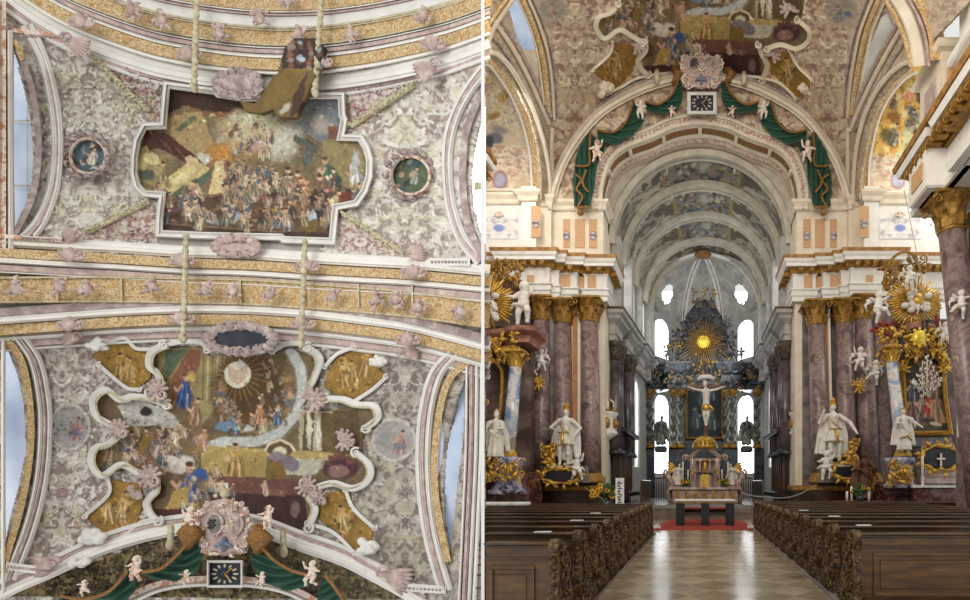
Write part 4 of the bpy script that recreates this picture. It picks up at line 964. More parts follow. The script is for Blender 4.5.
# ---- carved stucco shared by both rooms
def scroll(px, w_, Y, m, name, parent, closed=False, n=6, gilt=None):
    pts = smooth(px, n, closed); mb = MB()
    h = w_/F*(Y(*pts[0]) if callable(Y) else Y)*.55
    mb.sweep(pts, [(-w_*.5, 0), (-w_*.5, h*.5), (-w_*.28, h), (-w_*.05, h*.62), (w_*.2, h*.95), (w_*.5, h*.45), (w_*.5, 0)], Y, closed, True)
    if not closed:
        Yf = Y if callable(Y) else (lambda a, b: Y)
        for p, s_ in ((pts[0], 1), (pts[-1], -1)):
            c = P(p[0], p[1], Yf(*p)-h*.8); mb.curl(c, w_/F*c.y*.8, 1.5, 1, w_/F*c.y*.2, s_)
    return mb.build(name, m, parent)
def coat_and_clock(T_, Y, where, s=1.0):
    """T_ maps offsets (dx,dy) in px of the large view to photograph px"""
    c = P(*T_(0, 0), Y); t = thing('clock', 'square blue-black clock under the coat of arms, %s' % where, 'clock', c, 'arch clocks')
    q = lambda pts: [T_(a, b) for a, b in pts]
    MB().plate(q([(-17, -12), (17, -12), (17, 12), (-17, 12)]), Y-.3, .16).build('face', mat('blue_black_clock_face', [(.35, '#22252a'), (.65, '#34383f')], 3, .6), t)
    mb = MB(); mb.sweep([Vector(p) for p in q([(-17, -12.5), (17, -12.5), (17, 12.5), (-17, 12.5)])], [(-2*s, 0), (-2*s, .2), (0, .26), (1.6*s, .2), (1.6*s, 0)], Y-.35, True); mb.build('frame', whitel, t)
    for k in range(12):
        mb = MB(); a = k*PI/6; r1, r2 = 7, 10.5; x0, y0 = T_(r1*1.25*math.sin(a), -r1*.95*math.cos(a)); x1, y1 = T_(r2*1.25*math.sin(a), -r2*.95*math.cos(a))
        mb.tube([P(x0, y0, Y-.48), P(x1, y1, Y-.48)], .028*s*1.2, 5)
        mb.build('numeral', grey, t)
    mb = MB(); x0, y0 = T_(0, 0)
    for a in range(0, 360, 30):
        x1, y1 = T_(6.5*math.sin(math.radians(a)), -5.5*math.cos(math.radians(a))); mb.tube([P(x0, y0, Y-.5), P(x1, y1, Y-.5)], [.06*s, .01], 5)
    mb.build('star', mat('deep_blue_enamel', [(.4, '#1d2740'), (.6, '#2c3a5c')], 4, .4), t)
    for a, L_ in ((50, 9), (140, 7)):
        x1, y1 = T_(L_*math.sin(math.radians(a)), -L_*math.cos(math.radians(a))); MB().tube([P(x0, y0, Y-.53), P(x1, y1, Y-.53)], [.03*s, .012], 5).build('hand', gold, t)
    # coat of arms
    c = P(*T_(-2, -22), Y); t = thing('coat_of_arms', 'pink stucco coat of arms above the clock, %s' % where, 'coat of arms', c, 'arch coats of arms')
    MB().plate(q([(-25, -21), (-28, -35), (-28, -55), (-24, -66), (-14, -73), (0, -76), (12, -73), (22, -66), (26, -55), (26, -35), (22, -21), (0, -18)]), Y-.2, .3, .1).build('backing', pink, t)
    for dx, m_, in ((-10, marbleg), (10, mauve)):
        x, y = T_(dx, -50); o = MB(); r = .2*s*1.5; cc = P(x, y, Y-.55); o.ell(cc, (r*.7, .08, r*1.1), 14, 8); o = o.build('shield', m_, t)
        mb = MB(); pts = [(cc.x+r*.85*math.cos(k*PI/8), cc.y, cc.z+r*1.15*math.sin(k*PI/8)) for k in range(17)]; mb.tube(pts, .05*s, 6, False); mb.build('shield_rim', pink, o)
        if dx < 0:
            mb = MB()
            for j in range(4):
                for i_ in range(2): mb.box(cc.x-r*.42+r*.42*i_+(j % 2)*r*.2, cc.x-r*.22+r*.42*i_+(j % 2)*r*.2, cc.y-.1, cc.y-.06, cc.z-r*.5+r*.27*j, cc.z-r*.28+r*.27*j)
            mb.build('chequers', blackm, o)
        else:
            mb = MB(); mb.curl((cc.x, cc.y-.08, cc.z), r*.4, 1.5, 1, .03, 1); mb.tube([(cc.x, cc.y-.09, cc.z-r*.8), (cc.x+.03, cc.y-.1, cc.z), (cc.x-.04, cc.y-.09, cc.z+r*.7)], .03, 5); mb.build('emblem', cream, o)
    mb = MB(); x, y = T_(-1, -32); cc = P(x, y, Y-.55); mb.ell(cc, (.08*s, .06, .2*s)); mb.leaf((cc.x, cc.y, cc.z), .34*s, .16*s, -.5, .2); mb.leaf((cc.x, cc.y, cc.z), .34*s, .16*s, PI+.5, .2); mb.leaf((cc.x, cc.y, cc.z-.1), .2*s, .16*s, -PI/2, .2); mb.build('blue_bird', mat('slate_blue_stucco', [(.4, '#5f6b80'), (.6, '#7c8799')], 5, .6), t)
    mb = MB(); rr = random.Random(4)
    for dx, dy, r_, fl in ((-20, -30, 7, 1), (18, -30, 7, -1), (-10, -38, 5, -1), (10, -38, 5, 1), (-8, -66, 6, 1), (8, -66, 6, -1), (-23, -62, 5, 1), (22, -62, 5, -1), (-24, -45, 5, 1), (22, -45, 5, -1)):
        x, y = T_(dx, dy); mb.curl(P(x, y, Y-.55), r_*s/F*Y*.8, 1.5, rr.uniform(0, 6), r_*s/F*Y*.15, fl)
    for k in range(26):
        a = rr.uniform(0, 2*PI); x, y = T_(26*math.cos(a), -46+26*math.sin(a)); mb.leaf(P(x, y, Y-.5), .2*s, .12*s, rr.uniform(0, 6), .5)
    for dx, dy, r_, fl in ((0, -45, 6, 1), (-3, -62, 5, -1), (4, -62, 5, 1), (-17, -22, 5, 1), (15, -22, 5, -1), (0, -72, 6, 1), (-18, -70, 5, 1), (17, -70, 5, -1)):
        x, y = T_(dx, dy); mb.curl(P(x, y, Y-.58), r_*s/F*Y*.8, 1.6, dx, r_*s/F*Y*.17, fl)
    mb.build('scrolled_border', pinkw, t)
    mb = MB(); x, y = T_(0, -80); cc = P(x, y, Y-.5); mb.lathe((cc.x, cc.y, cc.z-.1), [(.06*s, 0), (.13*s, .1*s), (.1*s, .25*s), (.02, .33*s)], 10); mb.build('finial', cream, t)
clothm = mat('curtain_cloth', None, 3, .8, 0, .1, 4, 'attr')
def cloth(poly, Y, name, label, cat, group=None, ang=0, freq=1.1, m_col='#27503f', parent=None, fringe=None, amp=1, trimw=1.2):
    xs = [p[0] for p in poly]; ys = [p[1] for p in poly]; ca, sa = (0, 0) if ang == 'swag' else (math.cos(ang), math.sin(ang)); cx0 = sum(xs)/len(xs); cy0 = min(ys)-12
    def pnt(cv):
        cv.mix(np.ones(cv.X.shape), m_col)
        r = np.hypot(cv.X-cx0, (cv.Y-cy0)) if ang == 'swag' else cv.X*ca+cv.Y*sa if ang != 'swag' else 0
        cv.H = (np.sin(r*freq+2.5*fbm(cv.X/14, cv.Y/14, 2, 3))*.5+.5)*amp
    o = canvas_mesh(name, (min(xs), min(ys), max(xs), max(ys)), .7, Y, pnt, paintm if False else clothm, poly=poly, relief=.16, thick=.03, label=label, cat=cat, group=group, parent=parent)
    if fringe:
        for fp in fringe: MB().sweep(smooth(fp, 5), [(-trimw, 0), (-trimw*.6, .1), (trimw*.6, .1), (trimw, 0)], Y-.2).build('gold_fringe', bronze, o)
    return o
clothm = mat('curtain_cloth', None, 3, .8, 0, .1, 4, 'attr')

# ================================================================== NAVE CEILING AND SIDES (second room)
LUNW = [(489, 0), (485, 48)]
CH_L = [(480, 56), (492, 58), (505, 70), (518, 90), (530, 116), (538, 145), (541, 172), (542, 202), (480, 202)]
CH_R = [(940, 60), (907, 70), (893, 82), (880, 100), (870, 125), (864, 155), (860, 180), (859, 204), (940, 204)]
WIN_L = [(507, 2), (519, 0), (531, 25), (539, 60), (540, 88), (530, 68), (517, 38)]
WIN_R = [(886, 12), (893, 26), (881, 52), (869, 80), (861, 92), (862, 70), (868, 46), (879, 20)]
def nave_paint(cv):
    pal = ('#c2ae97', '#dccbb4', '#b39784', '#93786a', '#c6ae7c')
    L_ = cv.X < 700
    grotesque(cv, 575, 60, 4.6, pal, 6, (L_ & (cv.X > 553))*1.0); grotesque(cv, 828, 60, 4.6, pal, 6, (~L_ & (cv.X < 847))*1.0)
    cv.mix(((cv.X <= 553) | (cv.X >= 847))*1.0, '#b8a88f'); grotesque(cv, 700, 0, 4, ('#bdaf98', '#cfc2ac', '#ab9280', '#9a7c6c', '#b49a5a'), 9, ((cv.X <= 553) | (cv.X >= 847))*.55)
    Xl, Yl_ = TI(cv.X, cv.Y); sv = Canvas(Xl, Yl_); fresco2(sv); m = inpoly(Xl, Yl_, FR_OUT); cv.C[m] = sv.C[m]*1.06; cv.H[m] = 0
    for k, (xc, yc, sd) in {'BL': (113, 510, 5), 'BR': (345, 515, 8)}.items():
        sv = Canvas(Xl, Yl_); ochre_panel(sv, xc, yc, sd); m = inpoly(Xl, Yl_, PANELS[k]); cv.C[m] = sv.C[m]*1.05; cv.H[m] = 0
    cv.ell(841, 10, 18, 17, '#a99a88', 0, .1); cv.ell(841, 10, 15, 14, '#958c80', 0, .2, 1, 0, 3); cv.figure(838, 22, 16, '#7c7b80'); cv.ell(848, 14, 4, 3, '#5c6c84')
    cv.ell(553, 8, 17, 14, '#b0a28f', 0, .1); cv.ell(553, 8, 14, 11, '#9d9384', 0, .2, 1, 0, 3); cv.figure(552, 18, 14, '#a58a7a')
hl_ = [tuple(p) for p in OUT]+[(848, 230), (552, 230)]
canvas_mesh('ceiling', (484.8, -14, 985, 200), .9, Ynave, nave_paint, stuccom, holes=[hl_, CH_L, CH_R, WIN_L, WIN_R, [(908, 66), (990, -20), (990, 210), (900, 210)]], kind='structure', relief=.05, thick=.08)
MB().plate([(498, -8), (522, -8), (545, 40), (545, 100), (525, 80)], 22.6, .05).build('window_13', panew, kind='structure')
MB().plate([(910, -5), (880, -5), (850, 60), (850, 110), (885, 100), (915, 30)], 22.45, .05).build('window_14', mat('dull_beige_window_pane', [(.35, '#8f8c80'), (.7, '#b9b6a8')], .6, .5, emis=.15), kind='structure')
for s in (-1, 1):
    Mx = (lambda pts: pts) if s < 0 else (lambda pts: pts)
R_ = lambda pts, prof, m: trim(MB().sweep(smooth(pts, 6), prof, YN), m)
rb = lambda w_, h=.18: [(-w_, 0), (-w_, h*.6), (-w_*.5, h), (w_*.5, h), (w_, h*.6), (w_, 0)]
R_([(521, -4), (533, 25), (541, 52), (545, 80), (548, 112)], rb(2.8, .14), ochrel); R_([(527, -4), (539, 25), (548, 55), (552, 85), (554, 120)], rb(1.6), warm)
R_([(531, -4), (544, 25), (552, 55), (556, 85), (557, 118)], rb(1.2, .12), mauve); R_([(516, -4), (529, 25), (537, 52), (541, 80), (544, 105)], rb(1.0), warm)
R_([(493, 20), (512, 48), (530, 82), (549, 125)], rb(2.2), warm); R_([(500, 18), (518, 46), (535, 80), (551, 118)], rb(2.6, .12), pink); R_([(489, 34), (505, 52), (524, 86), (545, 132)], rb(1.6, .14), mauve)
R_([(514, -3), (502, 14), (492, 30), (486, 50), (485, 62)], rb(3.2, .25), warm); R_([(508, -3), (496, 14), (487, 28), (484, 40)], rb(2.6, .3), ochrel)
R_([(484, 53), (496, 54), (509, 66), (523, 88), (535, 114), (544, 145), (549, 175), (550, 203)], rb(2.6, .3), warm)
R_([(552, 128), (551, 150), (552, 175), (553, 205)], rb(2.4, .2), warm)
R_([(880, -3), (867, 30), (860, 62), (855, 92), (852, 115)], rb(2.8, .14), ochrel); R_([(874, -3), (861, 30), (854, 62), (850, 92), (848, 118)], rb(1.6), warm)
R_([(868, -3), (856, 30), (849, 62), (845, 92), (844, 118)], rb(1.2, .12), mauve); R_([(886, 0), (873, 30), (865, 62), (860, 90)], rb(1.0), warm)
R_([(908, 18), (888, 52), (868, 90), (850, 132)], rb(2.2), warm); R_([(901, 18), (881, 52), (864, 86), (848, 120)], rb(2.4, .12), pink); R_([(913, 30), (894, 58), (874, 92), (855, 132)], rb(1.6, .14), mauve)
R_([(920, 60), (905, 63), (890, 74), (876, 92), (864, 118), (857, 148), (854, 178), (853, 204)], rb(2.6, .3), warm)
R_([(848, 128), (848, 150), (848, 175), (848, 205)], rb(2.4, .2), warm)
# near transverse arch springing over the east pier
E_ = lambda pts, prof, m, Y: trim(MB().sweep(smooth(pts, 6), prof, Y), m)
E_([(884, -4), (897, 18), (906, 40), (912, 66)], rb(3.2, .2), ochrel, 14.7); E_([(895, -4), (908, 18), (916, 42), (920, 66)], [(-7, 0), (-7, .2), (-5, .3), (5, .3), (7, .2), (7, 0)], warm, 14.6)
E_([(907, -4), (919, 18), (926, 40), (929, 66)], rb(2.4, .2), pink, 14.5); E_([(920, -4), (930, 15), (936, 35), (938, 60)], [(-8, 0), (-8, .12), (8, .12), (8, 0)], ochrel, 14.4)
# chapels behind the side arches
def chap(cv, xc, warmth):
    cv.mix(np.ones(cv.X.shape), '#d3c1a4'); grotesque(cv, xc, 180, 4, ('#ddccb4', '#e9ddc8', '#cfae98', '#b78f80', '#d9c48e'), 12, ((cv.Y > 145)*.8), relief=.3)
    cv.ell(xc, 180, 9, 11, '#c58d80', 0, .2); cv.ell(xc, 180, 7, 9, '#8f92b4', 0, .2); cv.ell(xc, 180, 5.5, 7.5, '#b6b6c8', 0, .2)
def chapL(cv):
    chap(cv, 500, 0)
    for k in range(14): cv.ell(488+(k*13) % 24, 80+(k*19) % 40, 6, 4, ['#d9c089', '#c8a467', '#e6d6b0', '#a98c5c'][k % 4], k*40, .4, .9, 0, 2)
    daubs(cv, 485, 70, 535, 130, 260, 5)
    cv.ell(496, 138, 9, 7, '#70747c', 20, .4); cv.ell(489, 142, 6, 9, '#4b4c50', 0, .4); cv.ell(494, 116, 9, 4, '#a9824f', -20, .4); cv.ell(500, 130, 12, 5, '#9a8f8a', 10, .5)
def chapR(cv):
    chap(cv, 898, 1); m = np.clip((158-cv.Y)/8, 0, 1); cv.mix(m, '#e8b95c'); 
    for k in range(60): cv.ell(872+(k*17) % 48, 75+(k*23) % 82, 5, 3, ['#f1d489', '#d99a3c', '#e8c77a', '#b77b34', '#f3e2b4', '#8f7440'][k % 6], k*40, .5, .8, 0, 3)
    cv.ell(893, 118, 10, 8, '#9d6b2c', 20, .5); cv.ell(885, 135, 7, 10, '#7d6b3c', 0, .5); cv.ell(908, 96, 9, 6, '#e7a07a', 0, .5); cv.poly([(925, 110), (925, 160), (895, 160), (905, 130)], '#cfd9a4', .7, 0, 4)
    crowd(cv, [(884, 85), (920, 150)], 9, 14, 24, 3); daubs(cv, 868, 70, 928, 160, 420, 6); cv.noise(5, .2, 4)
canvas_mesh('wall_chapel', (484.5, 50, 548, 203), .9, 22.3, chapL, paintm, kind='structure', relief=.05, poly=[(484, 48), (548, 48), (548, 204), (484, 204)])
canvas_mesh('wall_chapel', (853, 58, 962, 204), .9, 22.3, chapR, paintm, kind='structure', relief=.05, poly=[(962, 60), (906, 64), (890, 76), (876, 98), (866, 125), (858, 160), (854, 204), (962, 204)])
trim(MB().box(8.8, 9.6, 9.5, 15.5, 11.6, 20, .02), white)
for pts, Y in (([(484, 61), (494, 64), (504, 76), (516, 95), (527, 121), (534, 150), (536, 175), (537, 202)], 22.0), ([(913, 70), (900, 78), (887, 93), (876, 114), (869, 140), (865, 165), (864, 202)], 22.0)):
    E_(pts, [(-3.4, 0), (-3.4, .1), (3.4, .1), (3.4, 0)], ochrel, Y)
    E_([(x+(-4.6 if x < 700 else 4.6), y+2) for x, y in pts], [(-1, 0), (-1, .2), (1, .2), (1, 0)], white, Y)
trim(MB().box(-9.9, -7.2, 21.5, 22.3, 14.7, 14.8), warm)
# near piers with their receding entablature
for s in (-1, 1):
    xi = 6.7*s; xo = 8.6*s
    bx = lambda a, b: (min(a, b), max(a, b))
    y0 = 10.5 if s > 0 else 15.02
    if s > 0:
        trim(MB().box(7.0, 9.5, 10.5, 15.0, 10.0, 11.1, .03), white)
        trim(MB().box(6.42, 7.5, 13.6, 14.75, 10.0, 11.15, .05), white)
        plan = [(10, 15.15), (6.75, 15.15), (6.75, 13.9), (7.0, 13.9), (7.0, 12.9), (6.75, 12.9), (6.75, 10.5)]
        plan = plan[::-1]
        tr = [(-.2, 11.1), (.1, 11.1), (.14, 11.25), (.3, 11.38), (-.2, 11.4)]
        trim(MB().run(plan, [(-o, z) for o, z in tr]), dgold)
        trim(MB().run(plan, [(.2, 11.38), (-.36, 11.4), (-.42, 11.6), (.2, 11.62)]), white); trim(MB().run(plan, [(.2, 11.62), (-.46, 11.62), (-.5, 11.78), (.2, 11.8)]), MATS['gilt_cornice_line'])
        trim(MB().run(plan, [(.2, 10.0), (-.06, 10.0), (-.1, 10.2), (.2, 10.25)]), white)
        mod = MB()
        for k in range(13):
            y = 10.8+k*.34; mod.box(6.38, 6.8, y-.1, y+.1, 11.08, 11.32, .03); mod.curl((6.4, y, 11.05), .1, 1.2, 0, .03); mod.ell((6.5, y+.17, 11.18), (.1, .08, .08), 6, 5)
        trim(mod, dgold)
        for a, b in ((11.3, 12.3), (13.8, 14.5)): trim(MB().box(6.38, 6.43, a, b, 10.3, 10.85, .02) if b > 14 else MB().box(6.94, 7.02, a, b, 10.0, 10.8, .02), orange)
        trim(MB().box(8.0, 9.6, 12.2, 15.0, 0, 9.6, .03), marble); trim(MB().box(7.92, 8.0, 14.3, 14.8, 3.0, 9.5, .02), white)
        # attic pilasters above
        trim(MB().box(7.15, 9.6, 14.2, 15.6, 11.8, 14.4, .03), warm); trim(MB().box(7.1, 7.16, 14.5, 15.2, 12.1, 13.9, .02), pink)
        trim(MB().box(6.95, 9.6, 14.0, 15.8, 14.4, 14.65, .05), warm)
        trim(MB().box(7.35, 9.6, 11.2, 13.6, 11.8, 15.6, .03), white); trim(MB().box(7.1, 9.6, 11.0, 13.8, 13.5, 13.8, .06), white); trim(MB().box(7.28, 7.34, 13.65, 14.15, 12.0, 13.9, .02), orange)
    else:
        plan = [(-6.75, 15.15), (-6.75, 14.95), (-7.6, 14.95)]
        trim(MB().box(-7.0, -6.45, 14.55, 15.1, 11.38, 11.62, .03), white); trim(MB().box(-7.0, -6.4, 14.5, 15.15, 11.62, 11.8, .02), MATS['gilt_cornice_line'])
        mb = MB().box(-7.0, -6.6, 14.7, 15.0, 11.1, 11.38, .02)
        for k in range(4): mb.curl((-6.6, 14.65+.12*k, 11.1), .1, 1.2, 0, .03)
        trim(mb, dgold)
column(948, 986, .4, 14.2, 199, 536, marble, 'great red marble column with gilt capital on the near east pier', capm=None)
# scroll frames and shells of the ceiling fresco
def yn_(x, y): return YN(x, y)-.03
t = thing('fresco_frame', 'white scrolled stucco frame round the ceiling fresco above the chancel arch', 'stucco frame', P(700, 40, 21), None)
W2 = {'l1': A1([(110, 280), (80, 310), (38, 325), (30, 365), (60, 397), (110, 368), (150, 385), (195, 412)]), 'l2': A1([(205, 405), (205, 440), (180, 470), (190, 500), (212, 520)]),
      'r1': A1([(752, 335), (790, 370), (787, 408), (745, 432), (690, 418), (640, 432)]), 'r2': A1([(612, 420), (622, 450), (642, 490), (622, 540)]),
      'blo': A1([(88, 405), (78, 450), (15, 505)]), 'bll': A1([(70, 585), (120, 562), (190, 528), (330, 512)]),
      'bro': A1([(722, 438), (748, 488), (800, 538)]), 'brl': A1([(510, 522), (620, 530), (690, 552), (742, 600)])}
for k, v in W2.items(): scroll(T(v), 5.5 if k[0] != 'b' else 3.2, yn_, warm, 'scroll', t)
for x, y in ((660, 455), (175, 425), (720, 300)):
    mb = MB(); X_, Y_ = TX(80+x/2.726), TY(330+y/2.726); shell(mb, P(X_, Y_, YN(X_, Y_)-.15), .4, rnd(0, 3), 8, 4.5); mb.build('shell', pink, t)
def cloud(px, py, w_, Y, lab, m_=None, n=14, seed=1):
    mb = MB(); rr = random.Random(seed); r = w_/F*Y
    for k in range(n): a = rr.uniform(0, 2*PI); q = rr.uniform(0, .8)*r; mb.ell(P(px, py, Y-.15)+Vector((q*math.cos(a), rr.uniform(-.1, .1), q*.8*math.sin(a))), (r*rr.uniform(.25, .42), r*.3, r*rr.uniform(.22, .36)), 9, 7)
    return remesh('stucco_cloud', mb, m_ or whitel, r*.06, None, 3, label=lab, cat='stucco cloud', group='white stucco clouds')
cloud(604, 88, 10, 21.3, 'white stucco cloud on the west shoulder of the chancel arch', warm, seed=3); cloud(806, 90, 9, 21.3, 'white stucco cloud on the east shoulder of the chancel arch', warm, seed=4)
# clock, arms, drapery of the chancel arch
coat_and_clock(lambda a, b: (702+a*.78, 103+b*.78), 22.0, 'on the chancel arch', .95)
D1 = lambda pts: Q(560, 60, 3.334, pts); M1 = lambda pts: [(1404-x, y) for x, y in pts]
SW = [('upper swag', [(283, 138), (330, 148), (375, 115), (398, 60), (408, 80), (408, 130), (390, 165), (345, 178), (290, 168)], [[(283, 138), (330, 148), (375, 112), (396, 62)]], 'swag'),
      ('lower swag', [(122, 233), (180, 238), (222, 200), (245, 132), (272, 160), (278, 205), (240, 252), (185, 282), (130, 272)], [[(122, 233), (180, 240), (222, 203), (245, 134)]], 'swag'),
      ('hanging end', [(60, 300), (98, 238), (125, 268), (152, 285), (125, 330), (118, 400), (100, 492), (48, 492), (42, 400), (52, 340)], [[(102, 240), (98, 300), (96, 350), (50, 352)], [(50, 380), (72, 400), (55, 430), (75, 455), (60, 485)], [(88, 365), (75, 410), (95, 440)], [(50, 490), (100, 490)]], 0)]
for side, fn in (('west', lambda p: p), ('east', M1)):
    for nm, pts, fr, an in SW:
        cloth(fn(D1(pts)), 21.75, 'curtain', 'green fringed curtain, %s on the %s side of the chancel arch' % (nm, side), 'curtain', 'green stucco curtains of the chancel arch', an, 1.3 if an == 0 else .9, fringe=[fn(D1(f)) for f in fr])
    x = 555/1; cx, cy = fn(D1([(68, 505)]))[0]; mb = MB(); c = P(cx, cy, 21.6); mb.lathe((c.x, c.y, c.z-.2), [(.02, 0), (.16, .1), (.1, .35), (.03, .5)], 8); mb.build('tassel', bronze, label='brown tassel under the %s curtain end of the chancel arch' % side, cat='tassel', group='curtain tassels')
    for (a, b, h_, po, lab) in ((268, 158, .78, 0, 'between the two swags'), (122, 300, .95, 1, 'holding the hanging curtain end'), (372, 163, .5, 2, 'beside the clock')):
        cx, cy = fn(D1([(a, b)]))[0]; c = P(cx, cy+4, 21.35); putto_fig('cherub', (c.x, c.y, c.z-h_*.45), h_*1.1, pinkw if po else skinm, None, po, flip=1 if side == 'west' else -1, label='stucco cherub %s, %s side of the chancel arch' % (lab, side), cat='cherub', group='cherubs of the chancel arch')
    cx, cy = fn(D1([(385, 50)]))[0]; mb = MB(); 
    for k in range(3): mb.tube([P(cx-3+k*2, cy-6, 21.6), P(cx+4-k, cy-1, 21.45), P(cx-3+k, cy+8, 21.6)], [.12, .16, .1], 6)
    mb.build('curtain_knot', bronze, label='brown knot of the curtain beside the coat of arms, %s side' % side, cat='curtain knot', group='curtain knots')
for px, py in ((657, 78), (744, 80)):
    c = P(px, py, 21.4); MB().tube([(c.x, c.y, c.z-.25), (c.x, c.y-.1, c.z), (c.x, c.y, c.z+.3)], [.1, .14, .12], 8).build('stucco_tassel', cream, label='cream stucco tassel over the arch moulding, %s of the coat of arms' % ('west' if px < 700 else 'east'), cat='tassel', group='arch tassels')
# ================================================================== FIRST ROOM: the painted ceiling
def Yl(x, y):
    x = np.asarray(x, float); y = np.asarray(y, float)
    d = 12.6-1.5*((x-242)/242)**2
    up = np.clip(1-((y-165)/95)**2, 0, 1); lo = np.clip(1-((y-440)/120)**2, 0, 1)
    return d+.55*up+.6*lo
YL = lambda x, y: float(Yl(x, y))
off = lambda d: (lambda x, y: YL(x, y)-d)
S4 = 3.9592
C1 = lambda p: Q(0, 0, S4, p); C2 = lambda p: Q(240, 0, S4, p); C3 = lambda p: Q(0, 150, S4, p); C4 = lambda p: Q(240, 150, S4, p)
C5 = lambda p: Q(0, 300, S4, p); C6 = lambda p: Q(240, 300, S4, p); C7 = lambda p: Q(0, 450, S4, p); C8 = lambda p: Q(240, 450, S4, p)
FR1 = Q(130, 80, 3.637, [(137, 22), (310, 45), (320, 55), (400, 68), (500, 70), (610, 60), (765, 60), (768, 130), (775, 145), (762, 212), (835, 214), (855, 245), (868, 290), (866, 350), (850, 400), (820, 445), (745, 460), (740, 500), (732, 583), (560, 577), (550, 568), (400, 565), (270, 562), (110, 555), (112, 500), (122, 415), (55, 410), (30, 385), (18, 340), (20, 280), (30, 220), (55, 172), (125, 170), (130, 100)])
def fresco1(cv):
    f = lambda x, y: (130+x/3.637, 80+y/3.637)
    def E(x, y, rx, ry, c, rot=0, soft=.3, al=1, wob=4): X, Y = f(x, y); cv.ell(X, Y, rx/3.637, ry/3.637, c, rot, soft, al, 0, wob)
    def Pl(pts, c, al=1, wob=2): cv.poly(Q(130, 80, 3.637, pts), c, al, 0, wob)
    def Ln(pts, w_, c, al=1): cv.line(Q(130, 80, 3.637, pts), w_/3.637, c, al)
    X0, Y0 = cv.X, cv.Y; cv.warp(1.6, 5)
    cv.mix(np.ones(cv.X.shape), '#76664a'); cv.noise(10, .35, 3)
    Pl([(600, 50), (780, 50), (780, 215), (700, 230), (600, 170)], '#6f7378'); E(690, 160, 90, 45, '#a39c92', 20, .7); E(650, 100, 60, 30, '#8b8f90', 0, .8)
    Pl([(130, 15), (480, 60), (430, 120), (300, 120), (190, 95), (130, 130)], '#3b261a'); Pl([(200, 95), (330, 120), (400, 100), (420, 112), (330, 140), (240, 120)], '#7d5f3a')
    Pl([(150, 130), (260, 110), (300, 230), (240, 290), (130, 180)], '#9f8a5e'); Pl([(160, 180), (230, 130), (245, 140), (185, 190)], '#5d6448'); Pl([(60, 180), (130, 195), (260, 290), (250, 330), (110, 250), (40, 260)], '#4a2a1e')
    for k in range(6): Ln([(90+k*26, 205+k*14), (125+k*26, 250+k*12)], 6, '#6d4433' if k % 2 else '#2d1812', .8)
    E(430, 190, 150, 85, '#bfb38c', 0, .6); E(460, 150, 110, 50, '#c9c6a6', 10, .7); E(330, 270, 75, 60, '#b5813c', 0, .7); E(420, 260, 60, 55, '#9d8256', 0, .8)
    E(545, 235, 75, 70, '#c9c6b2', 30, .6); E(590, 190, 60, 50, '#b9b9ac', 0, .8); E(470, 230, 45, 40, '#c0a294', 0, .7); Pl([(600, 200), (690, 240), (650, 320), (620, 300), (640, 240), (590, 225)], '#565a50')
    Pl([(700, 220), (760, 200), (840, 260), (850, 330), (800, 400), (700, 330)], '#8b7d55'); Pl([(720, 170), (770, 165), (765, 210), (725, 215)], '#7a5546')
    for x, y, h_, c in ((370, 215, 40, '#7a5038'), (335, 205, 34, '#a98168'), (430, 270, 44, '#b59484'), (480, 235, 50, '#b7a09a'), (500, 215, 34, '#c5aea4'), (400, 250, 34, '#8a6a50'), (445, 190, 30, '#b89a86')): cv.figure(*f(x, y), h_/3.637*1.15, c, lean=.2, robe2='#b59a86')
    Pl([(20, 260), (60, 240), (130, 330), (90, 390), (30, 360)], '#8f835a'); E(80, 285, 34, 22, '#c1b281', 30); E(60, 345, 30, 24, '#54564c')
    cv.figure(*f(120, 390), 26, '#8b8055'); E(50, 300, 22, 34, '#b5a77a', 10)
    Pl([(110, 380), (230, 285), (290, 320), (270, 370), (160, 420)], '#bfae78'); E(225, 295, 24, 22, '#c5ab86'); E(195, 350, 66, 16, '#d3c692', -35); Pl([(150, 412), (290, 330), (300, 345), (250, 400), (160, 430)], '#50604f'); E(270, 285, 30, 22, '#c7c3ae', 20)
    Pl([(110, 480), (230, 390), (280, 410), (250, 500), (170, 500)], '#8e7073'); E(190, 480, 60, 12, '#a98a88', -30); E(225, 385, 14, 16, '#c39f80'); E(145, 440, 34, 16, '#a08350', -15); E(245, 500, 12, 26, '#d0b59a', 20)
    Pl([(310, 300), (345, 300), (360, 410), (320, 430), (285, 425)], '#c8b581'); E(335, 305, 12, 14, '#cfb590'); E(320, 360, 12, 50, '#d6c692', 8)
    for x, y, h_, c, c2 in ((400, 420, 70, '#a9a495', '#6d6f6a'), (435, 440, 60, '#b8b2a2', '#8f7d68'), (470, 420, 78, '#4e5f7b', '#7d6553'), (500, 430, 70, '#856a56', '#5a4636'), (530, 440, 60, '#6b5846', '#8a6a4a')): cv.figure(*f(x, y), h_/3.637, c, lean=.05, robe2=c2)
    Pl([(110, 420), (850, 400), (740, 600), (100, 560)], '#4b3325', .75, 6)
    for x, y, h_, c, c2, l in ((580, 430, 115, '#59626b', '#9da2a4', -.05), (630, 430, 100, '#a3663f', '#b98e62', -.2), (690, 470, 130, '#4f4038', '#3a3434', 0), (740, 400, 120, '#36594b', '#2c4b40', -.25), (820, 400, 110, '#b3b3b0', '#b59a5a', 0)): cv.figure(*f(x, y), h_/3.637, c, lean=l, robe2=c2)
    E(820, 300, 18, 48, '#aeb0ad', 10); E(665, 490, 22, 34, '#b3bac2', 20); Pl([(650, 420), (700, 400), (740, 460), (730, 560), (690, 520)], '#2d2626'); E(640, 545, 55, 26, '#6f5a30', -30); E(590, 470, 22, 45, '#a17236', 20); E(545, 500, 28, 50, '#95703a', -10); Ln([(600, 450), (575, 490), (540, 500)], 14, '#ad8248')
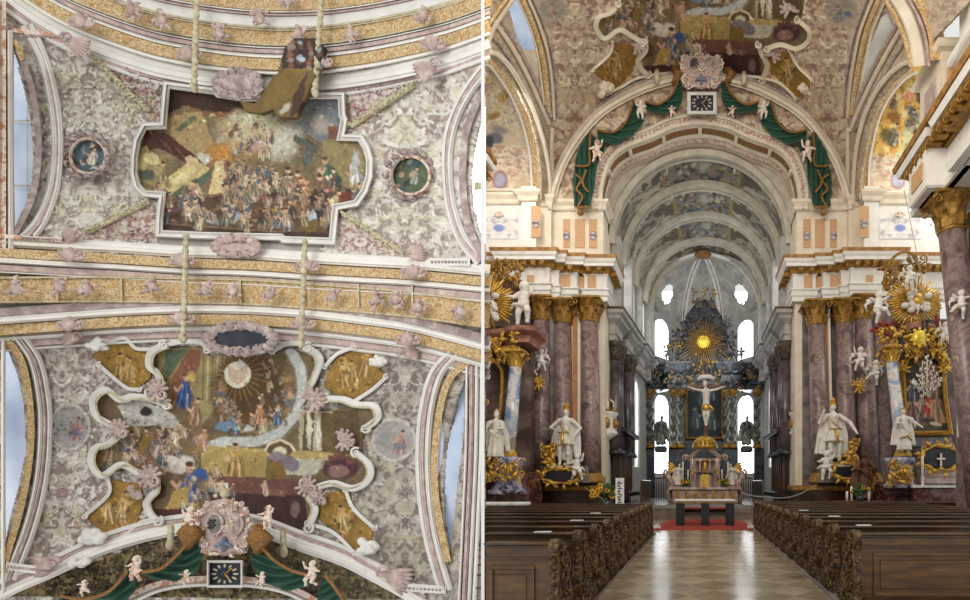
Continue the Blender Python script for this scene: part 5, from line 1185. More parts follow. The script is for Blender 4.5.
    E(440, 490, 65, 45, '#5d4630', 10); E(330, 430, 30, 18, '#3a2a1e'); Ln([(300, 425), (330, 415), (355, 440), (320, 460)], 6, '#7a624a'); E(325, 475, 22, 16, '#6d5c50'); E(295, 505, 22, 24, '#a3a7ad'); E(315, 520, 16, 14, '#8b94a3'); E(375, 500, 22, 28, '#5d7070'); E(490, 540, 20, 20, '#7b6231'); E(400, 495, 20, 24, '#8a929c', 30); E(160, 500, 40, 20, '#50341f')
    for k in range(60):
        x = 120+(k*97) % 700; y = 370+(k*53) % 170; E(x, y, 12+k % 11, 7+k % 9, ['#b8a184', '#33261d', '#7c6146', '#8c7a63', '#4c3a2c', '#6e5040', '#a5855a', '#2b221c'][k % 8], k*47, .35, .75)
    for k in range(24):
        x = 300+(k*61) % 330; y = 130+(k*43) % 170; E(x, y, 16, 9, ['#d3cba8', '#9c8a62', '#b7b3a0', '#8b6d4c'][k % 4], k*33, .6, .6)
    Pl([(110, 512), (400, 535), (740, 560), (735, 592), (100, 560)], '#35231a', .85); Ln([(112, 520), (400, 543), (560, 552)], 7, '#7a6247', .9); Ln([(112, 540), (400, 560)], 4, '#5d4836', .9); Pl([(750, 405), (835, 415), (815, 450), (740, 455)], '#6b3528')
    crowd(cv, [f(110, 430), f(520, 560)], 34, 12, 22, 4); crowd(cv, [f(520, 400), f(860, 560)], 26, 14, 26, 5); crowd(cv, [f(330, 170), f(520, 300)], 18, 8, 13, 6); crowd(cv, [f(340, 330), f(560, 450)], 26, 12, 19, 7)
    daubs(cv, 132, 84, 370, 242, 1300, 5); cv.noise(3, .25, 8); cv.noise(1.3, .22, 12); cv.X, cv.Y = X0, Y0
pal1 = ('#cbc6bc', '#dedad0', '#b8aca2', '#978881', '#cbc39f')
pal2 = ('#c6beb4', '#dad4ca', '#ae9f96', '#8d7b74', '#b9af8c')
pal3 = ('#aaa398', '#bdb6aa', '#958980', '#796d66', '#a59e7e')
WLU = [(14, 48), (18, 60), (26, 88), (31, 118), (33, 150), (32, 180), (26, 203), (17, 222), (14, 232)]
WRU = [(486, 92), (480, 112), (472, 150), (469, 175), (471, 205), (477, 228), (486, 250)]
WLL = [(5, 346), (10, 353), (18, 376), (24, 406), (26, 450), (20, 480), (10, 520), (5, 552)]
WRL = [(467, 373), (456, 400), (449, 430), (446, 450), (442, 490), (443, 520), (450, 560), (456, 500), (462, 450)]
MED_L, MED_R = (88, 156), (410.5, 175.5)
def left_paint(cv):
    cv.mix(np.ones(cv.X.shape), '#b5aea9')
    U = cv.Y < 262
    grotesque(cv, 88, 140, 5.2, pal1, 2, (U & (cv.X < 160))*1.0); grotesque(cv, 405, 160, 5.2, pal1, 4, (U & (cv.X > 320))*1.0)
    L_ = cv.Y > 318
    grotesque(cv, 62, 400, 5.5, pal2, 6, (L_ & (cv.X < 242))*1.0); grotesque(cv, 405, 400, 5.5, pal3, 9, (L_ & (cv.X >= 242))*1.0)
    # triangular fields beside the framed fresco
    pal4 = ('#c9bfb6', '#d3cbc2', '#b2928e', '#9b7674', '#c9bf92')
    for pts, sd in ((C1([(370, 215), (640, 290), (640, 500), (600, 480)]), 3), (C2([(430, 340), (690, 290), (500, 500), (400, 540)]), 5), (C3([(340, 350), (600, 200), (640, 190), (610, 365)]), 7), (C4([(395, 250), (640, 410), (400, 400)]), 9)):
        grotesque(cv, sum(p[0] for p in pts)/len(pts), 100, 4, pal4, sd, inpoly(cv.X, cv.Y, pts)*1.0)
    grotesque(cv, 30, 20, 4, pal1, 14, (inpoly(cv.X, cv.Y, [(0, 0), (30, 12), (70, 38), (30, 40), (0, 20)]))*.8)
    Lm = inpoly(cv.X, cv.Y, [(0, 596), (60, 575), (150, 540), (250, 520), (330, 545), (420, 600)])
    grotesque(cv, 222, 590, 4, ('#6d5f45', '#8f7b58', '#574c3a', '#41382c', '#9b8a5d'), 15, Lm*1.0)
    # flat framed round reliefs in the lower bay
    for x, y, rx, ry in ((70, 427, 19, 22), (394, 440, 20, 20)):
        cv.ell(x, y, rx+3, ry+3, '#c3beba', 0, .08, 1, .8); cv.ell(x, y, rx, ry, '#a59f9c', 0, .1, 1, -.6, 2); cv.ell(x-8, y-2, 8, 11, '#8a8f86', 20, .5, .8, 0, 3); cv.figure(x+4, y+14, 24, '#a8817c', lean=.2); cv.ell(x+5, y+6, 7, 5, '#6d7486', 0, .5, .8)
holes = [WLU, WRU, WLL, WRL]
_lp = left_paint
def left_paint(cv):
    _lp(cv)
    for pp in [FR1, FR_OUT]+list(PANELS.values()): cv.H[inpoly(cv.X, cv.Y, pp)] = 0
    cv.H = cv.H*np.clip((cv.X-40)/8, 0, 1)*np.clip((436-cv.X)/8, 0, 1)
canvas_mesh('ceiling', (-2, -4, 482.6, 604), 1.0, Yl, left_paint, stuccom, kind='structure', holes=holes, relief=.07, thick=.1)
for k, (w_, Y, m_) in enumerate(((WLU, 12.2, panew), (WRU, 12.2, pane), (WLL, 12.2, panew), (WRL, 12.2, panew))):
    xs = [p[0] for p in w_]; ys = [p[1] for p in w_]
    pl = MB().plate([(min(xs)-4, min(ys)-6), (max(xs)+6 if max(xs) < 470 else 485.5, min(ys)-6), (max(xs)+6 if max(xs) < 470 else 485.5, max(ys)+6), (min(xs)-4, max(ys)+6)], Y, .04)
    pl.build('window_%d' % (20+k), m_, kind='structure')
bars = MB()
for y in (120, 185): bars.plate([(12, y), (34, y), (34, y+1.2), (12, y+1.2)], 12.1, .05)
bars.plate([(27, 60), (28, 60), (28, 215), (27, 215)], 12.1, .05); bars.plate([(474, 182), (483, 182), (483, 190), (474, 190)], 12.1, .04); bars.plate([(476, 160), (477.2, 160), (477.2, 240), (476, 240)], 12.1, .05)
trim(bars, cream)
# ---- bands and mouldings across the ceiling
def band(pts, w_, m, h=.12, d=0, n=8, prof=None):
    prof = [(a, b*.5) for a, b in (prof or [(-w_/2, 0), (-w_/2, h), (w_/2, h), (w_/2, 0)])]
    return trim(MB().sweep(smooth(pts, n), prof, off(d)), m)
def mould(pts, w_, m, h=.25, n=8): a = w_/2; return band(pts, w_, m, n=n, prof=[(-a, 0), (-a, h*.6), (-a*.6, h*.7), (-a*.5, h*.92), (a*.1, h*.92), (a*.3, h*.72), (a*.75, h*.66), (a*1.15, h*.4), (a*1.3, 0)])
def arc(xs, ys, dy): return [(x, y+dy) for x, y in zip(xs, ys)]
TX_ = [-20, 30, 66, 101, 145, 177, 225, 275, 323, 370, 417, 452, 490]; TY_ = [-42, -5, 16, 31, 46, 53.5, 61, 64.5, 63, 57, 47.5, 38.5, 25]
tb = lambda dy: arc(TX_, TY_, dy)
mould(tb(19), 16, whitel, .35); band(tb(27), 6, pink, .16); mould(tb(32), 5, whitel, .2)
band(tb(0), 11, ochre, .42); mould(tb(-8), 5, white, .5); mould(tb(8), 5, white, .5); band(tb(-13), 4, pink, .42); mould(tb(-17), 3, whitel, .5)
band(tb(-27), 17, ochre, .4); mould(tb(-37), 4, cream, .5); band(tb(-43), 10, whitel, .35); mould(tb(-50), 4, pink, .5); band(tb(-60), 12, ochre, .45); mould(tb(-53), 3, white, .5)
MX = [-10, 60, 120, 183, 245, 308, 360, 414, 490]
m1 = [243, 247, 250, 254, 256, 260, 263, 266, 273]
mould(arc(MX, m1, -2), 10, white, .4); band(arc(MX, m1, 9), 9, ochre, .42); mould(arc(MX, m1, 17), 6, white, .5); band(arc(MX, m1, 24), 6, pink, .36); mould(arc(MX, m1, 28), 3, whitel, .45)
m2 = [289, 288.5, 288.5, 289.5, 291, 295, 299, 304, 314]
band(arc(MX, m2, 1), 27, ochre, .38)
m3 = [331, 326, 322, 319.5, 320, 324, 330, 338, 358]
band(arc(MX, m3, -18), 8, mauve, .36); mould(arc(MX, m3, -10.5), 9, white, .5); band(arc(MX, m3, 0), 10, ochre, .42); mould(arc(MX, m3, 8), 7, whitel, .4)
band(arc(MX, m3, 15), 6, pink, .2)
mould(arc(MX, m3, 20), 4, whitel, .25)
# lower arch
lo = [(-20, 606), (15, 588), (50, 573), (101, 550), (151, 535), (195, 528), (222, 526), (262, 532), (303, 547), (341, 560), (371, 575), (402, 592), (425, 606)]
mould(lo, 11, white, .45, 5); band([(x, y-8) for x, y in lo], 5, pink, .2, n=5); mould([(x, y-13) for x, y in lo], 5, whitel, .3, 5)
band([(100, 612), (130, 596), (160, 584), (200, 579), (250, 580), (290, 588), (325, 606)], 6, pinkw, .5); mould([(104, 617), (133, 601), (162, 589), (200, 584), (250, 585), (288, 593), (322, 611)], 5, white, .55)
# fresco frames and rib arcs beside the windows
for pts in ([(22, 26), (40, 58), (50, 100), (54, 140), (52, 175), (44, 205), (30, 228), (12, 242)], [(30, 24), (46, 60), (57, 105), (60, 148), (56, 190), (44, 222), (34, 236)]): mould(pts, 6, whitel, .3)
band([(26, 25), (43, 58), (53, 102), (57, 144), (54, 182), (44, 212), (26, 236)], 6, pink, .2)
band([(17, 48), (25, 66), (33, 95), (38, 130), (38, 165), (32, 198), (20, 224), (13, 236)], 6, mauve, .3)
band([(3, 0), (3, 250)], 6, pinkw, .4, n=30); mould([(9, 30), (10, 250)], 7, white, .5, 30); mould([(-1, 0), (-1, 250)], 3, white, .5, 30); band([(14, 40), (20, 52), (22, 60)], 5, ochre, .34)
for pts in ([(486, 72), (468, 96), (456, 122), (450, 150), (450, 180), (454, 208), (464, 236), (482, 258)],): mould(pts, 6, whitel, .3)
for pts in ([(482, 66), (462, 94), (449, 124), (444.5, 150), (445, 182), (449, 212), (460, 242), (478, 264)],): mould(pts, 5, whitel, .3)
band([(484, 69), (465, 95), (453, 123), (447.5, 150), (448, 181), (452, 210), (462, 239), (480, 261)], 3, pink, .3)
band([(487, 84), (476, 104), (466, 132), (463, 160), (463, 190), (467, 218), (474, 240), (484, 258)], 7, mauve, .3)
for w_, m_, dx in ((6, whitel, 0), (5, pink, 4.5), (6, whitel, 9)):
    mould([(14+dx, 336), (30+dx, 360), (38+dx, 395), (40+dx, 430), (36+dx, 480), (24+dx, 530), (4+dx, 580)], w_, m_, .4)
band([(8, 341), (21, 360), (28, 390), (31, 430), (28, 470), (20, 510), (8, 552), (3, 572)], 7, ochre, .3); mould([(3, 340), (3, 600)], 4, white, .45, 30)
for w_, m_, dx in ((6, whitel, 0), (5, pink, -4.7), (6, whitel, -9.5)):
    mould([(462+dx, 350), (442+dx, 372), (432+dx, 405), (428+dx, 445), (429+dx, 490), (436+dx, 540), (450+dx, 590)], w_, m_, .4)
band([(468, 362), (450, 378), (440, 408), (435, 450), (435, 490), (440, 525), (448, 562)], 7, ochre, .3)
for x, w_, m_ in ((465, 3, white), (470, 5, pink), (475, 4, whitel), (480, 4, white)): mould([(x+2, 366), (x+1, 450), (x-2, 520), (x-6, 604)], w_, m_, .42, 20)
band([(12, 30), (64, 36)], 4, pinkw, .25, n=10); band([(0, 236), (62, 240)], 4, pinkw, .5, n=10)
bd = MB()
for a, b in (((22, 36), (66, 37)), ((22, 238), (60, 240)), ((432, 262), (466, 262)), ((10, 567), (48, 571)), ((402, 588), (440, 590))):
    for k in range(11): x = a[0]+(b[0]-a[0])*k/10; y = a[1]+(b[1]-a[1])*k/10; bd.ell(P(x, y, YL(x, y)-.5), .035, 6, 4)
trim(bd, mauve)
for a, b in (((6, 566), (52, 572)), ((400, 587), (446, 590)), ((430, 262), (470, 262))): band([a, b], 8, whitel, .36, n=10)
# ---- upper fresco
t = thing('ceiling_fresco', 'large framed ceiling fresco crowded with robed figures under a cloudy sky', 'fresco', P(250, 240, 12.6))
canvas_mesh('painting', (132, 82, 372, 245), .8, lambda x, y: Yl(x, y)-.1, fresco1, paintm, poly=FR1, parent=t, thick=.04)
MB().sweep([Vector(p) for p in FR1], [(-2.6, 0), (-2.6, .2), (-1.2, .25), (-.6, .2), (1, .2), (1.6, .28), (3.6, .28), (5, .14), (5.4, 0)], off(0), True).build('frame', whitel, t)
def ribbon(px, w_, m, name, lab, cat, grp, n=16, seed=0, Yf=None):
    """a fat garland of stucco leaves along a line"""
    (x0, y0), (x1, y1) = px; mb = MB(); rr = random.Random(seed); Yf = Yf or YL
    pts = [P(x0+(x1-x0)*k/n, y0+(y1-y0)*k/n, Yf(x0+(x1-x0)*k/n, y0+(y1-y0)*k/n)-.12) for k in range(n+1)]
    mb.tube(pts, w_/F*12*.35, 7)
    for p in pts:
        for q in range(4): mb.leaf(p+Vector((rr.uniform(-1, 1), -1, rr.uniform(-1, 1)))*w_/F*12*.2, w_/F*12*.6, w_/F*12*.4, rr.uniform(0, 2*PI), .5)
    return mb.build(name, m, label=lab, cat=cat, group=grp)
for a, b, cc in ((C1([(370, 225), (590, 440)]), 'upper', 'corner by the pale blue window'), (C2([(690, 335), (440, 500)]), 'upper', 'corner toward the white window'), (C3([(345, 325), (590, 205)]), 'lower', 'corner by the pale blue window'), (C4([(400, 245), (650, 412)]), 'lower', 'corner toward the white window')):
    xm = (a[0][0]*.4+a[1][0]*.6, a[0][1]*.4+a[1][1]*.6)
    ribbon((a[0], a[1]) if b == 'upper' or True else a, 6, cream, 'leaf_garland', 'pale yellow diagonal leaf garland beside the upper fresco, %s %s' % (b, cc.split(' by ')[0].split(' toward')[0] if False else cc), 'garland', 'diagonal leaf garlands', seed=len(a[0]))
# round painted medallions with wreaths
for (x, y), nm, r, cs in ((MED_L, 'with a broken plaster patch, beside the pale blue window', 17, ['#50606a', '#c9c2b6', '#5a3a2c', '#8b9193', '#2f2a28']), (MED_R, 'showing figures in a dark landscape, beside the white window', 18.5, ['#4f5b44', '#8a9180', '#37505a', '#b59a8b', '#2e332b'])):
    t = thing('medallion', 'round painted medallion '+nm, 'medallion', P(x, y+r, YL(x, y)), 'round painted medallions')
    def pm(cv, x=x, y=y, cs=cs, r=r):
        cv.mix(np.ones(cv.X.shape), cs[0]); rr = random.Random(int(x))
        for k in range(26): cv.ell(x+rr.uniform(-r, r), y+rr.uniform(-r, r), rr.uniform(2, 7), rr.uniform(1.5, 4), cs[k % 5], rr.uniform(0, 180), .4, .85, 0, 3)
        cv.figure(x+3, y+9, 18, cs[1], lean=.2); cv.noise(2.5, .25, 3)
    circ = [(x+r*math.cos(k*PI/20), y+r*math.sin(k*PI/20)) for k in range(40)]
    canvas_mesh('painting', (x-r-1, y-r-1, x+r+1, y+r+1), .7, lambda a, b: Yl(a, b)-.1, pm, paintm, poly=circ, parent=t, thick=.03)
    MB().sweep([Vector(p) for p in circ], [(-1, 0), (-1, .2), (1, .25), (2.4, .15), (2.4, 0)], off(0), True).build('rim', pinkw, t)
    mb = MB(); rr = random.Random(3)
    for k in range(30):
        a = k*PI/15; q = r+4+rr.uniform(-1, 2); c = P(x+q*math.cos(a), y+q*math.sin(a), YL(x, y)-.2); mb.curl(c, .11, 1.2, rr.uniform(0, 6), .03, rr.choice((-1, 1)), 8) if k % 2 else mb.leaf(c, .2, .14, -a+PI/2, .4)
    mb.build('wreath', mauve, t)
# pink rosettes and reliefs riding on the bands
def rosette(x, y, r, lab, m=pink, grp='pink stucco rosettes on the gilt bands', d=.45):
    c = P(x, y, YL(x, y)-d); q = r/F*12; mb = MB()
    shell(mb, (c.x, c.y, c.z-q*.3), q*.95, PI/2, 7, 3.0)
    mb.ell((c.x, c.y-q*.2, c.z), (q*.5, q*.3, q*.5), 10, 7); mb.curl((c.x-q*.8, c.y-.03, c.z), q*.3, 1.2, 0, q*.08, 1, 8); mb.curl((c.x+q*.8, c.y-.03, c.z), q*.3, 1.2, 3, q*.08, -1, 8)
    return mb.build('rosette', m, label=lab, cat='rosette', group=grp)
RZ = {'topmost arched band': [(83, 23), (190, 55), (321, 63), (433, 45)], 'narrow gilt band below the upper fresco': [(73, 256), (183, 261), (308, 267), (414, 273)], 'narrow gilt band above the lower fresco': [(72, 325), (183, 319), (304, 324), (409, 340)]}
ordn = ['beside the blue windows', 'under the first cream cord', 'under the second cream cord', 'beside the white window']
for bnd, l in RZ.items():
    for (x, y), o_ in zip(l, ordn): rosette(x, y, 12.5, 'pink rosette %s, on the %s' % (o_, bnd))
for (x, y), m_, lab in zip([(134, 12), (165, 22), (222, 35), (262, 20), (300, 36), (352, 36), (425, 18), (290, 2), (20, 290), (62, 287), (90, 289), (155, 287), (208, 291), (235, 292), (272, 295), (335, 297), (378, 300), (398, 300), (420, 308), (462, 312)],
        [cream, pink]*10, ['first', 'second', 'third', 'fourth', 'fifth', 'sixth', 'seventh', 'top', 'outermost', 'second', 'third', 'fourth', 'fifth', 'middle', 'seventh', 'eighth', 'ninth', 'tenth', 'eleventh', 'last']):
    c = P(x, y, YL(x, y)-.45); mb = MB(); rr = random.Random(int(x)); q = .2
    for k in range(9): a = rr.uniform(0, 6.28); mb.leaf((c.x+rr.uniform(-q, q)*.6, c.y, c.z+rr.uniform(-q, q)*.6), q*rr.uniform(.6, 1.2), q*.5, a, .5, 4)
    mb.ell((c.x, c.y-.05, c.z), (.1, .08, .13), 8, 6); mb.ell((c.x+.03, c.y-.1, c.z+.13), .06, 8, 6); mb.curl((c.x-.15, c.y, c.z-.08), .1, 1.2, 0, .03, 1, 8)
    o = mb.build('stucco_relief', pink, label='small pink relief on the %s broad gilt band, %s from the blue windows' % ('topmost' if y < 100 else 'middle', lab), cat='stucco relief', group='pink reliefs on the broad gilt bands')
# thin gilt strips that divide the middle band into panels
for x in (57, 121, 183, 240, 304, 358, 412): band([(x, m2[3]-11+(x-183)*.03*(x > 183)), (x+.5, m2[3]+13+(x-183)*.03*(x > 183))], 2, cream, .48, n=4)
for dy in (-11, 13): band(arc(MX, m2, dy), 1.4, cream, .46)
for dy in (-19.5, -34.5): band(tb(dy), 1.2, cream, .48)
# cream cords hanging over the bands
for x0, y0, x1, y1, lab in ((197, -6, 194, 87, 'over the topmost bands, above the left half of the upper fresco'), (322, -6, 315, 92, 'over the topmost bands beside the painted overhang'), (186, 236, 183, 338, 'over the middle bands, nearer the blue windows'), (305, 242, 301, 343, 'over the middle bands, nearer the white window'), (171, 528, 170, 545, 'short, on the lowest arch beside the coat of arms, blue-window side'), (283, 534, 284, 552, 'short, on the lowest arch beside the coat of arms, far side')):
    n = 14; mb = MB(); pts = []
    for k in range(n+1): x = x0+(x1-x0)*k/n; y = y0+(y1-y0)*k/n; pts.append(P(x, y, YL(x, y)-.58-.05*math.sin(k*2)))
    mb.tube(pts, .045, 7)
    for p in pts[::1]: mb.ell(p, (.07, .06, .1), 7, 5)
    mb.ell(pts[-1], (.08, .08, .14), 8, 6); mb.build('stucco_garland', cream, label=('cream cord '+lab.replace('the left half of ', '')), cat='cord', group='cream stucco cords')
# pink plumes at the corners, cartouche under and over the upper fresco
def plume(x, y, ang, r, lab, m=pink):
    c = P(x, y, YL(x, y)-.3); mb = MB()
    for k in range(7): mb.ell((c.x+r*.45*math.cos(ang+(k-3)*.16), c.y-.04, c.z+r*.45*math.sin(ang+(k-3)*.16)), (r*.5, r*.12, r*.09), 8, 6, ang+(k-3)*.16)
    mb.curl((c.x, c.y-.1, c.z), r*.25, 1.3, 0, r*.06, 1, 9); mb.build('stucco_plume', m, label=lab, cat='plume', group='pink stucco plumes')
for x, y, a, r, lab in ((70, 42, -.5, .6, 'pink plume in the upper corner near the pale blue window, under the top arch'), (437, 66, PI+.5, .6, 'pink plume in the upper corner near the white window, under the top arch'), (82, 237, PI, .5, 'pink plume above the middle bands, blue-window side'), (408, 256, .2, .5, 'pink plume above the middle bands, white-window side'),
                        (82, 338, PI, .5, 'pink plume below the middle bands, blue-window side'), (402, 354, .1, .5, 'pink plume below the middle bands, white-window side'), (58, 562, PI+.3, .7, 'pink plume under the lower cloud, blue-window side'), (385, 572, -.4, .8, 'pink plume under the lower cloud, white-window side')): plume(x, y, a, r, lab)
for x, y, w_, h_, lab in ((238, 84, 36, 20, 'dusky pink cartouche above the upper fresco, half hidden by the overhang'), (236, 246, 34, 13, 'pink cartouche below the middle of the upper fresco')):
    t = thing('cartouche', lab, 'cartouche', P(x, y+h_/2, YL(x, y)-.3), 'pink cartouches')
    el = [(x+w_*.5*math.cos(k*PI/14), y+h_*.5*math.sin(k*PI/14)) for k in range(28)]; MB().plate(el, off(.3), .15, .05).build('plate', pink if y > 100 else mauve, t)
    mb = MB(); rr = random.Random(8)
    for k in range(34):
        a = k*PI/17; c = P(x+w_*.6*math.cos(a), y+h_*.62*math.sin(a), YL(x, y)-.45); mb.curl(c, .12, 1.3, rr.uniform(0, 6), .035, rr.choice((-1, 1)), 8) if k % 3 else mb.ell(c, (.13, .08, .08), 7, 5, -a)
    mb.build('scrolled_border', pink if y > 100 else mauve, t)
t = thing('cartouche', 'dark blue-black cartouche with curling mauve rim above the lower fresco', 'cartouche', P(241, 352, 12.4), 'pink cartouches')
el = C5([(845, 115), (900, 112), (968, 118), (1060, 122), (1085, 140), (1070, 175), (1010, 190), (940, 188), (880, 185), (850, 160)]); MB().plate(el, off(.5), .1, .04).build('plate', mat('blue_black_ground', [(.4, '#22242e'), (.6, '#30323f')], 4, .6), t)
mb = MB(); rr = random.Random(9)
for k in range(56):
    a = k*PI/28; x, y = 241+33*math.cos(a), 339+13*math.sin(a); c = P(x, y, YL(x, y)-.6); mb.curl(c, rr.uniform(.09, .17), 1.3, rr.uniform(0, 6), .04, rr.choice((-1, 1)), 9) if k % 3 else mb.ell(c, (.14, .08, .09), 7, 5, -a)
mb.build('scrolled_border', mauve, t)
# the painted overhang that spills out of the upper fresco
OV = C2([(150, 290), (175, 190), (215, 150), (300, 150), (330, 180), (300, 290), (260, 380), (230, 430), (220, 465), (150, 465), (130, 430), (80, 450), (20, 440), (0, 400), (60, 410), (110, 340), (130, 300)])
def ovp(cv):
    cv.mix(np.ones(cv.X.shape), '#6b5730'); 
    cv.poly(C2([(160, 200), (220, 140), (340, 160), (310, 260), (260, 280), (170, 270)]), '#3b2620', 1, 0, 3); cv.poly(C2([(110, 350), (180, 270), (270, 270), (210, 400), (90, 440)]), '#75602f', 1, 0, 2)
    cv.poly(C2([(210, 380), (270, 280), (240, 430), (200, 470)]), '#4a3122', 1, 0, 2)
    for k in range(26):
        x, y = C2([(170+(k*37) % 150, 160+(k*23) % 110)])[0]; cv.ell(x, y, 4, 2.6, ['#5f4a3a', '#8d7c70', '#2a1b16', '#74503c', '#9aa2a8', '#8a5a4a'][k % 6], k*40, .4, .9, 0, 2)
    x, y = C2([(245, 235)])[0]; cv.ell(x, y, 4, 3, '#a9b6c4'); x, y = C2([(180, 430)])[0]; cv.ell(x, y, 9, 4, '#b9b29c', -40, .4, 1, 0, 3); cv.noise(3, .25, 3)
o = canvas_mesh('painted_overhang', (238, 34, 326, 120), .7, lambda a, b: Yl(a, b)-.62, ovp, paintm, poly=OV, thick=.12, label='dark painted overhang of rocks and figures spilling from the upper fresco over the arch', cat='painted overhang')
# ---- lower fresco with its scrollwork, four gilt-brown panels
t = thing('ceiling_fresco', 'large scroll-framed lower fresco with a domed hall and a blue-robed figure', 'fresco', P(240, 530, 12.6))
canvas_mesh('painting', (88, 345, 382, 535), .8, lambda x, y: Yl(x, y)-.08, fresco2, paintm, poly=FR_OUT, parent=t, thick=.04)
W1 = {'a': A1([(228, 42), (192, 62), (188, 98), (212, 120), (214, 158), (188, 168)]), 'b': A1([(622, 48), (655, 78), (640, 128), (622, 168), (640, 188)]), 'c': A1([(238, 205), (190, 187), (140, 182), (108, 190), (68, 163), (34, 190), (46, 235), (90, 262), (112, 282)]),
      'd': A1([(670, 188), (720, 190), (760, 204), (805, 208), (812, 240), (778, 268)]), 'e': A1([(228, 42), (280, 32), (330, 35), (345, 55)]), 'f': A1([(525, 58), (560, 38), (600, 38), (622, 50)])}
for k, v in list(W1.items())+[(k, v) for k, v in W2.items() if k[0] != 'b']: scroll(v, 7 if k not in 'ef' else 5, off(.12), whitel, 'scroll', t)
gl = {k: [(x+ (4 if x < 240 else -4), y+2) for x, y in v] for k, v in W1.items() if k in 'abcd'}
for v in gl.values(): scroll(v, 2.4, off(.2), cream, 'inner_scroll', t)
for v in (W2['l1'], W2['r1'], W2['l2'], W2['r2']): scroll([(x+(4 if x < 240 else -4), y) for x, y in v], 2.2, off(.2), cream, 'inner_scroll', t)
for (x, y), r, a in ((A1([(215, 165)])[0], .5, PI*.8), (A1([(640, 190)])[0], .55, .6), (A1([(110, 270)])[0], .45, 2), (A1([(722, 300)])[0], .5, 0), (A1([(195, 400)])[0], .55, 2.6), (A1([(620, 425)])[0], .5, -.6), (A1([(150, 440)])[0], .3, 4), (A1([(650, 455)])[0], .35, 5)):
    mb = MB(); shell(mb, P(x, y, YL(x, y)-.25), r*.62, a, 9, 4.6); mb.curl(P(x+3, y+4, YL(x, y)-.3), r*.3, 1.4, a, .05, 1); mb.curl(P(x-4, y-3, YL(x, y)-.3), r*.25, 1.4, a+2, .05, -1); mb.build('shell', pink, t)
names = {'TL': ('above the pierced white patch, blue-window side', 2), 'TR': ('top, white-window side', 4), 'BL': ('bottom, beside the blue-robed angel', 6), 'BR': ('bottom, above the white-window-side cloud', 8)}
EDG = {'TL': [A1([(50, 25), (85, 30), (122, 22), (152, 50), (190, 52)]), A1([(52, 95), (85, 125), (128, 158), (160, 162)])], 'TR': [A1([(668, 100), (700, 66), (745, 48)]), A1([(835, 128), (800, 160), (752, 192)])],
       'BL': [A1([(75, 405), (78, 448), (12, 508)]), A1([(68, 584), (118, 564), (160, 528), (205, 515)])], 'BR': [A1([(724, 436), (746, 488), (802, 540)]), A1([(620, 528), (690, 552), (748, 608)])]}
for k, pts in PANELS.items():
    nm, sd = names[k]; xc = sum(p[0] for p in pts)/len(pts); yc = sum(p[1] for p in pts)/len(pts)
    t = thing('ceiling_panel', 'ochre panel painted with golden figures, '+nm, 'painted panel', P(xc, yc+20, 12.4), 'ochre corner panels of the lower fresco')
    canvas_mesh('painting', (xc-34, yc-38, xc+34, yc+38), .8, lambda x, y: Yl(x, y)-.06, lambda cv, xc=xc, yc=yc, sd=sd: ochre_panel(cv, xc, yc, sd), paintm, poly=pts, parent=t, thick=.03)
    for e in EDG[k]: scroll(e, 4, off(.08), whitel, 'edge_scroll', t)
# clouds
for x, y, w_, lab in ((97, 345, 9, 'by the upper ochre panel, blue-window side'), (92, 535, 13, 'below the lower ochre panel, blue-window side'), (377, 362, 9, 'by the upper ochre panel, white-window side'), (368, 547, 13, 'below the lower ochre panel, white-window side'), (83, 562, 10, 'lying across the lowest arch')):
    cloud(x, y, w_, YL(x, y)-.15, 'white stucco cloud '+lab, whitel, seed=int(x))
# arms, clock and drapery of the lowest arch
coat_and_clock(lambda a, b: (225+a, 574+b), 12.1, 'at the foot of the painted ceiling', .72)
LD = [('swag beside the clock, blue-window side', C7([(560, 482), (640, 468), (715, 405), (758, 350), (792, 372), (802, 430), (775, 490), (690, 518), (600, 512)]), [C7([(560, 484), (640, 468), (712, 405), (752, 352)])], 'swag'),
      ('lower fall below a cherub, blue-window side', C7([(235, 575), (330, 590), (430, 560), (505, 478), (542, 520), (505, 600), (235, 600)]), [C7([(235, 577), (330, 590), (432, 560), (503, 482)])], 'swag'),
      ('swag beside the clock, white-window side', C8([(52, 355), (100, 395), (130, 435), (205, 478), (290, 502), (275, 540), (180, 556), (80, 522), (45, 450)]), [C8([(55, 358), (95, 395), (135, 437), (205, 478), (290, 500)])], 'swag'),
      ('lower fall below a cherub, white-window side', C8([(335, 495), (372, 540), (410, 600), (305, 600), (312, 540)]), [C8([(335, 495), (372, 540), (412, 600)])], 1.2)]
for nm, pts, fr, an in LD: cloth(pts, 11.75, 'curtain', 'green curtain of the painted ceiling, '+nm, 'curtain', 'green curtains at the foot of the ceiling', an, .8, fringe=fr, amp=.8, trimw=1.8)
for x, y, h_, po, fl, lab in ((136, 572, .8, 1, 1, 'between the two green swags, blue-window side'), (312, 577, .8, 1, -1, 'between the two green swags, white-window side'), (190, 522, .75, 0, 1, 'climbing toward the coat of arms from the blue-window side'), (268, 520, .72, 0, -1, 'seated above the coat of arms, white-window side'), (186, 580, .5, 2, 1, 'beside the clock, blue-window side'), (262, 582, .5, 2, -1, 'beside the clock, white-window side'), (84, 590, .5, 2, 1, 'low on the arch under the cloud')):
    c = P(x, y, 11.5); putto_fig('cherub', (c.x, c.y, c.z-h_*.3), h_*.8, pinkw, None, po, flip=fl, label='stucco cherub '+lab, cat='cherub', group='cherubs at the foot of the ceiling')
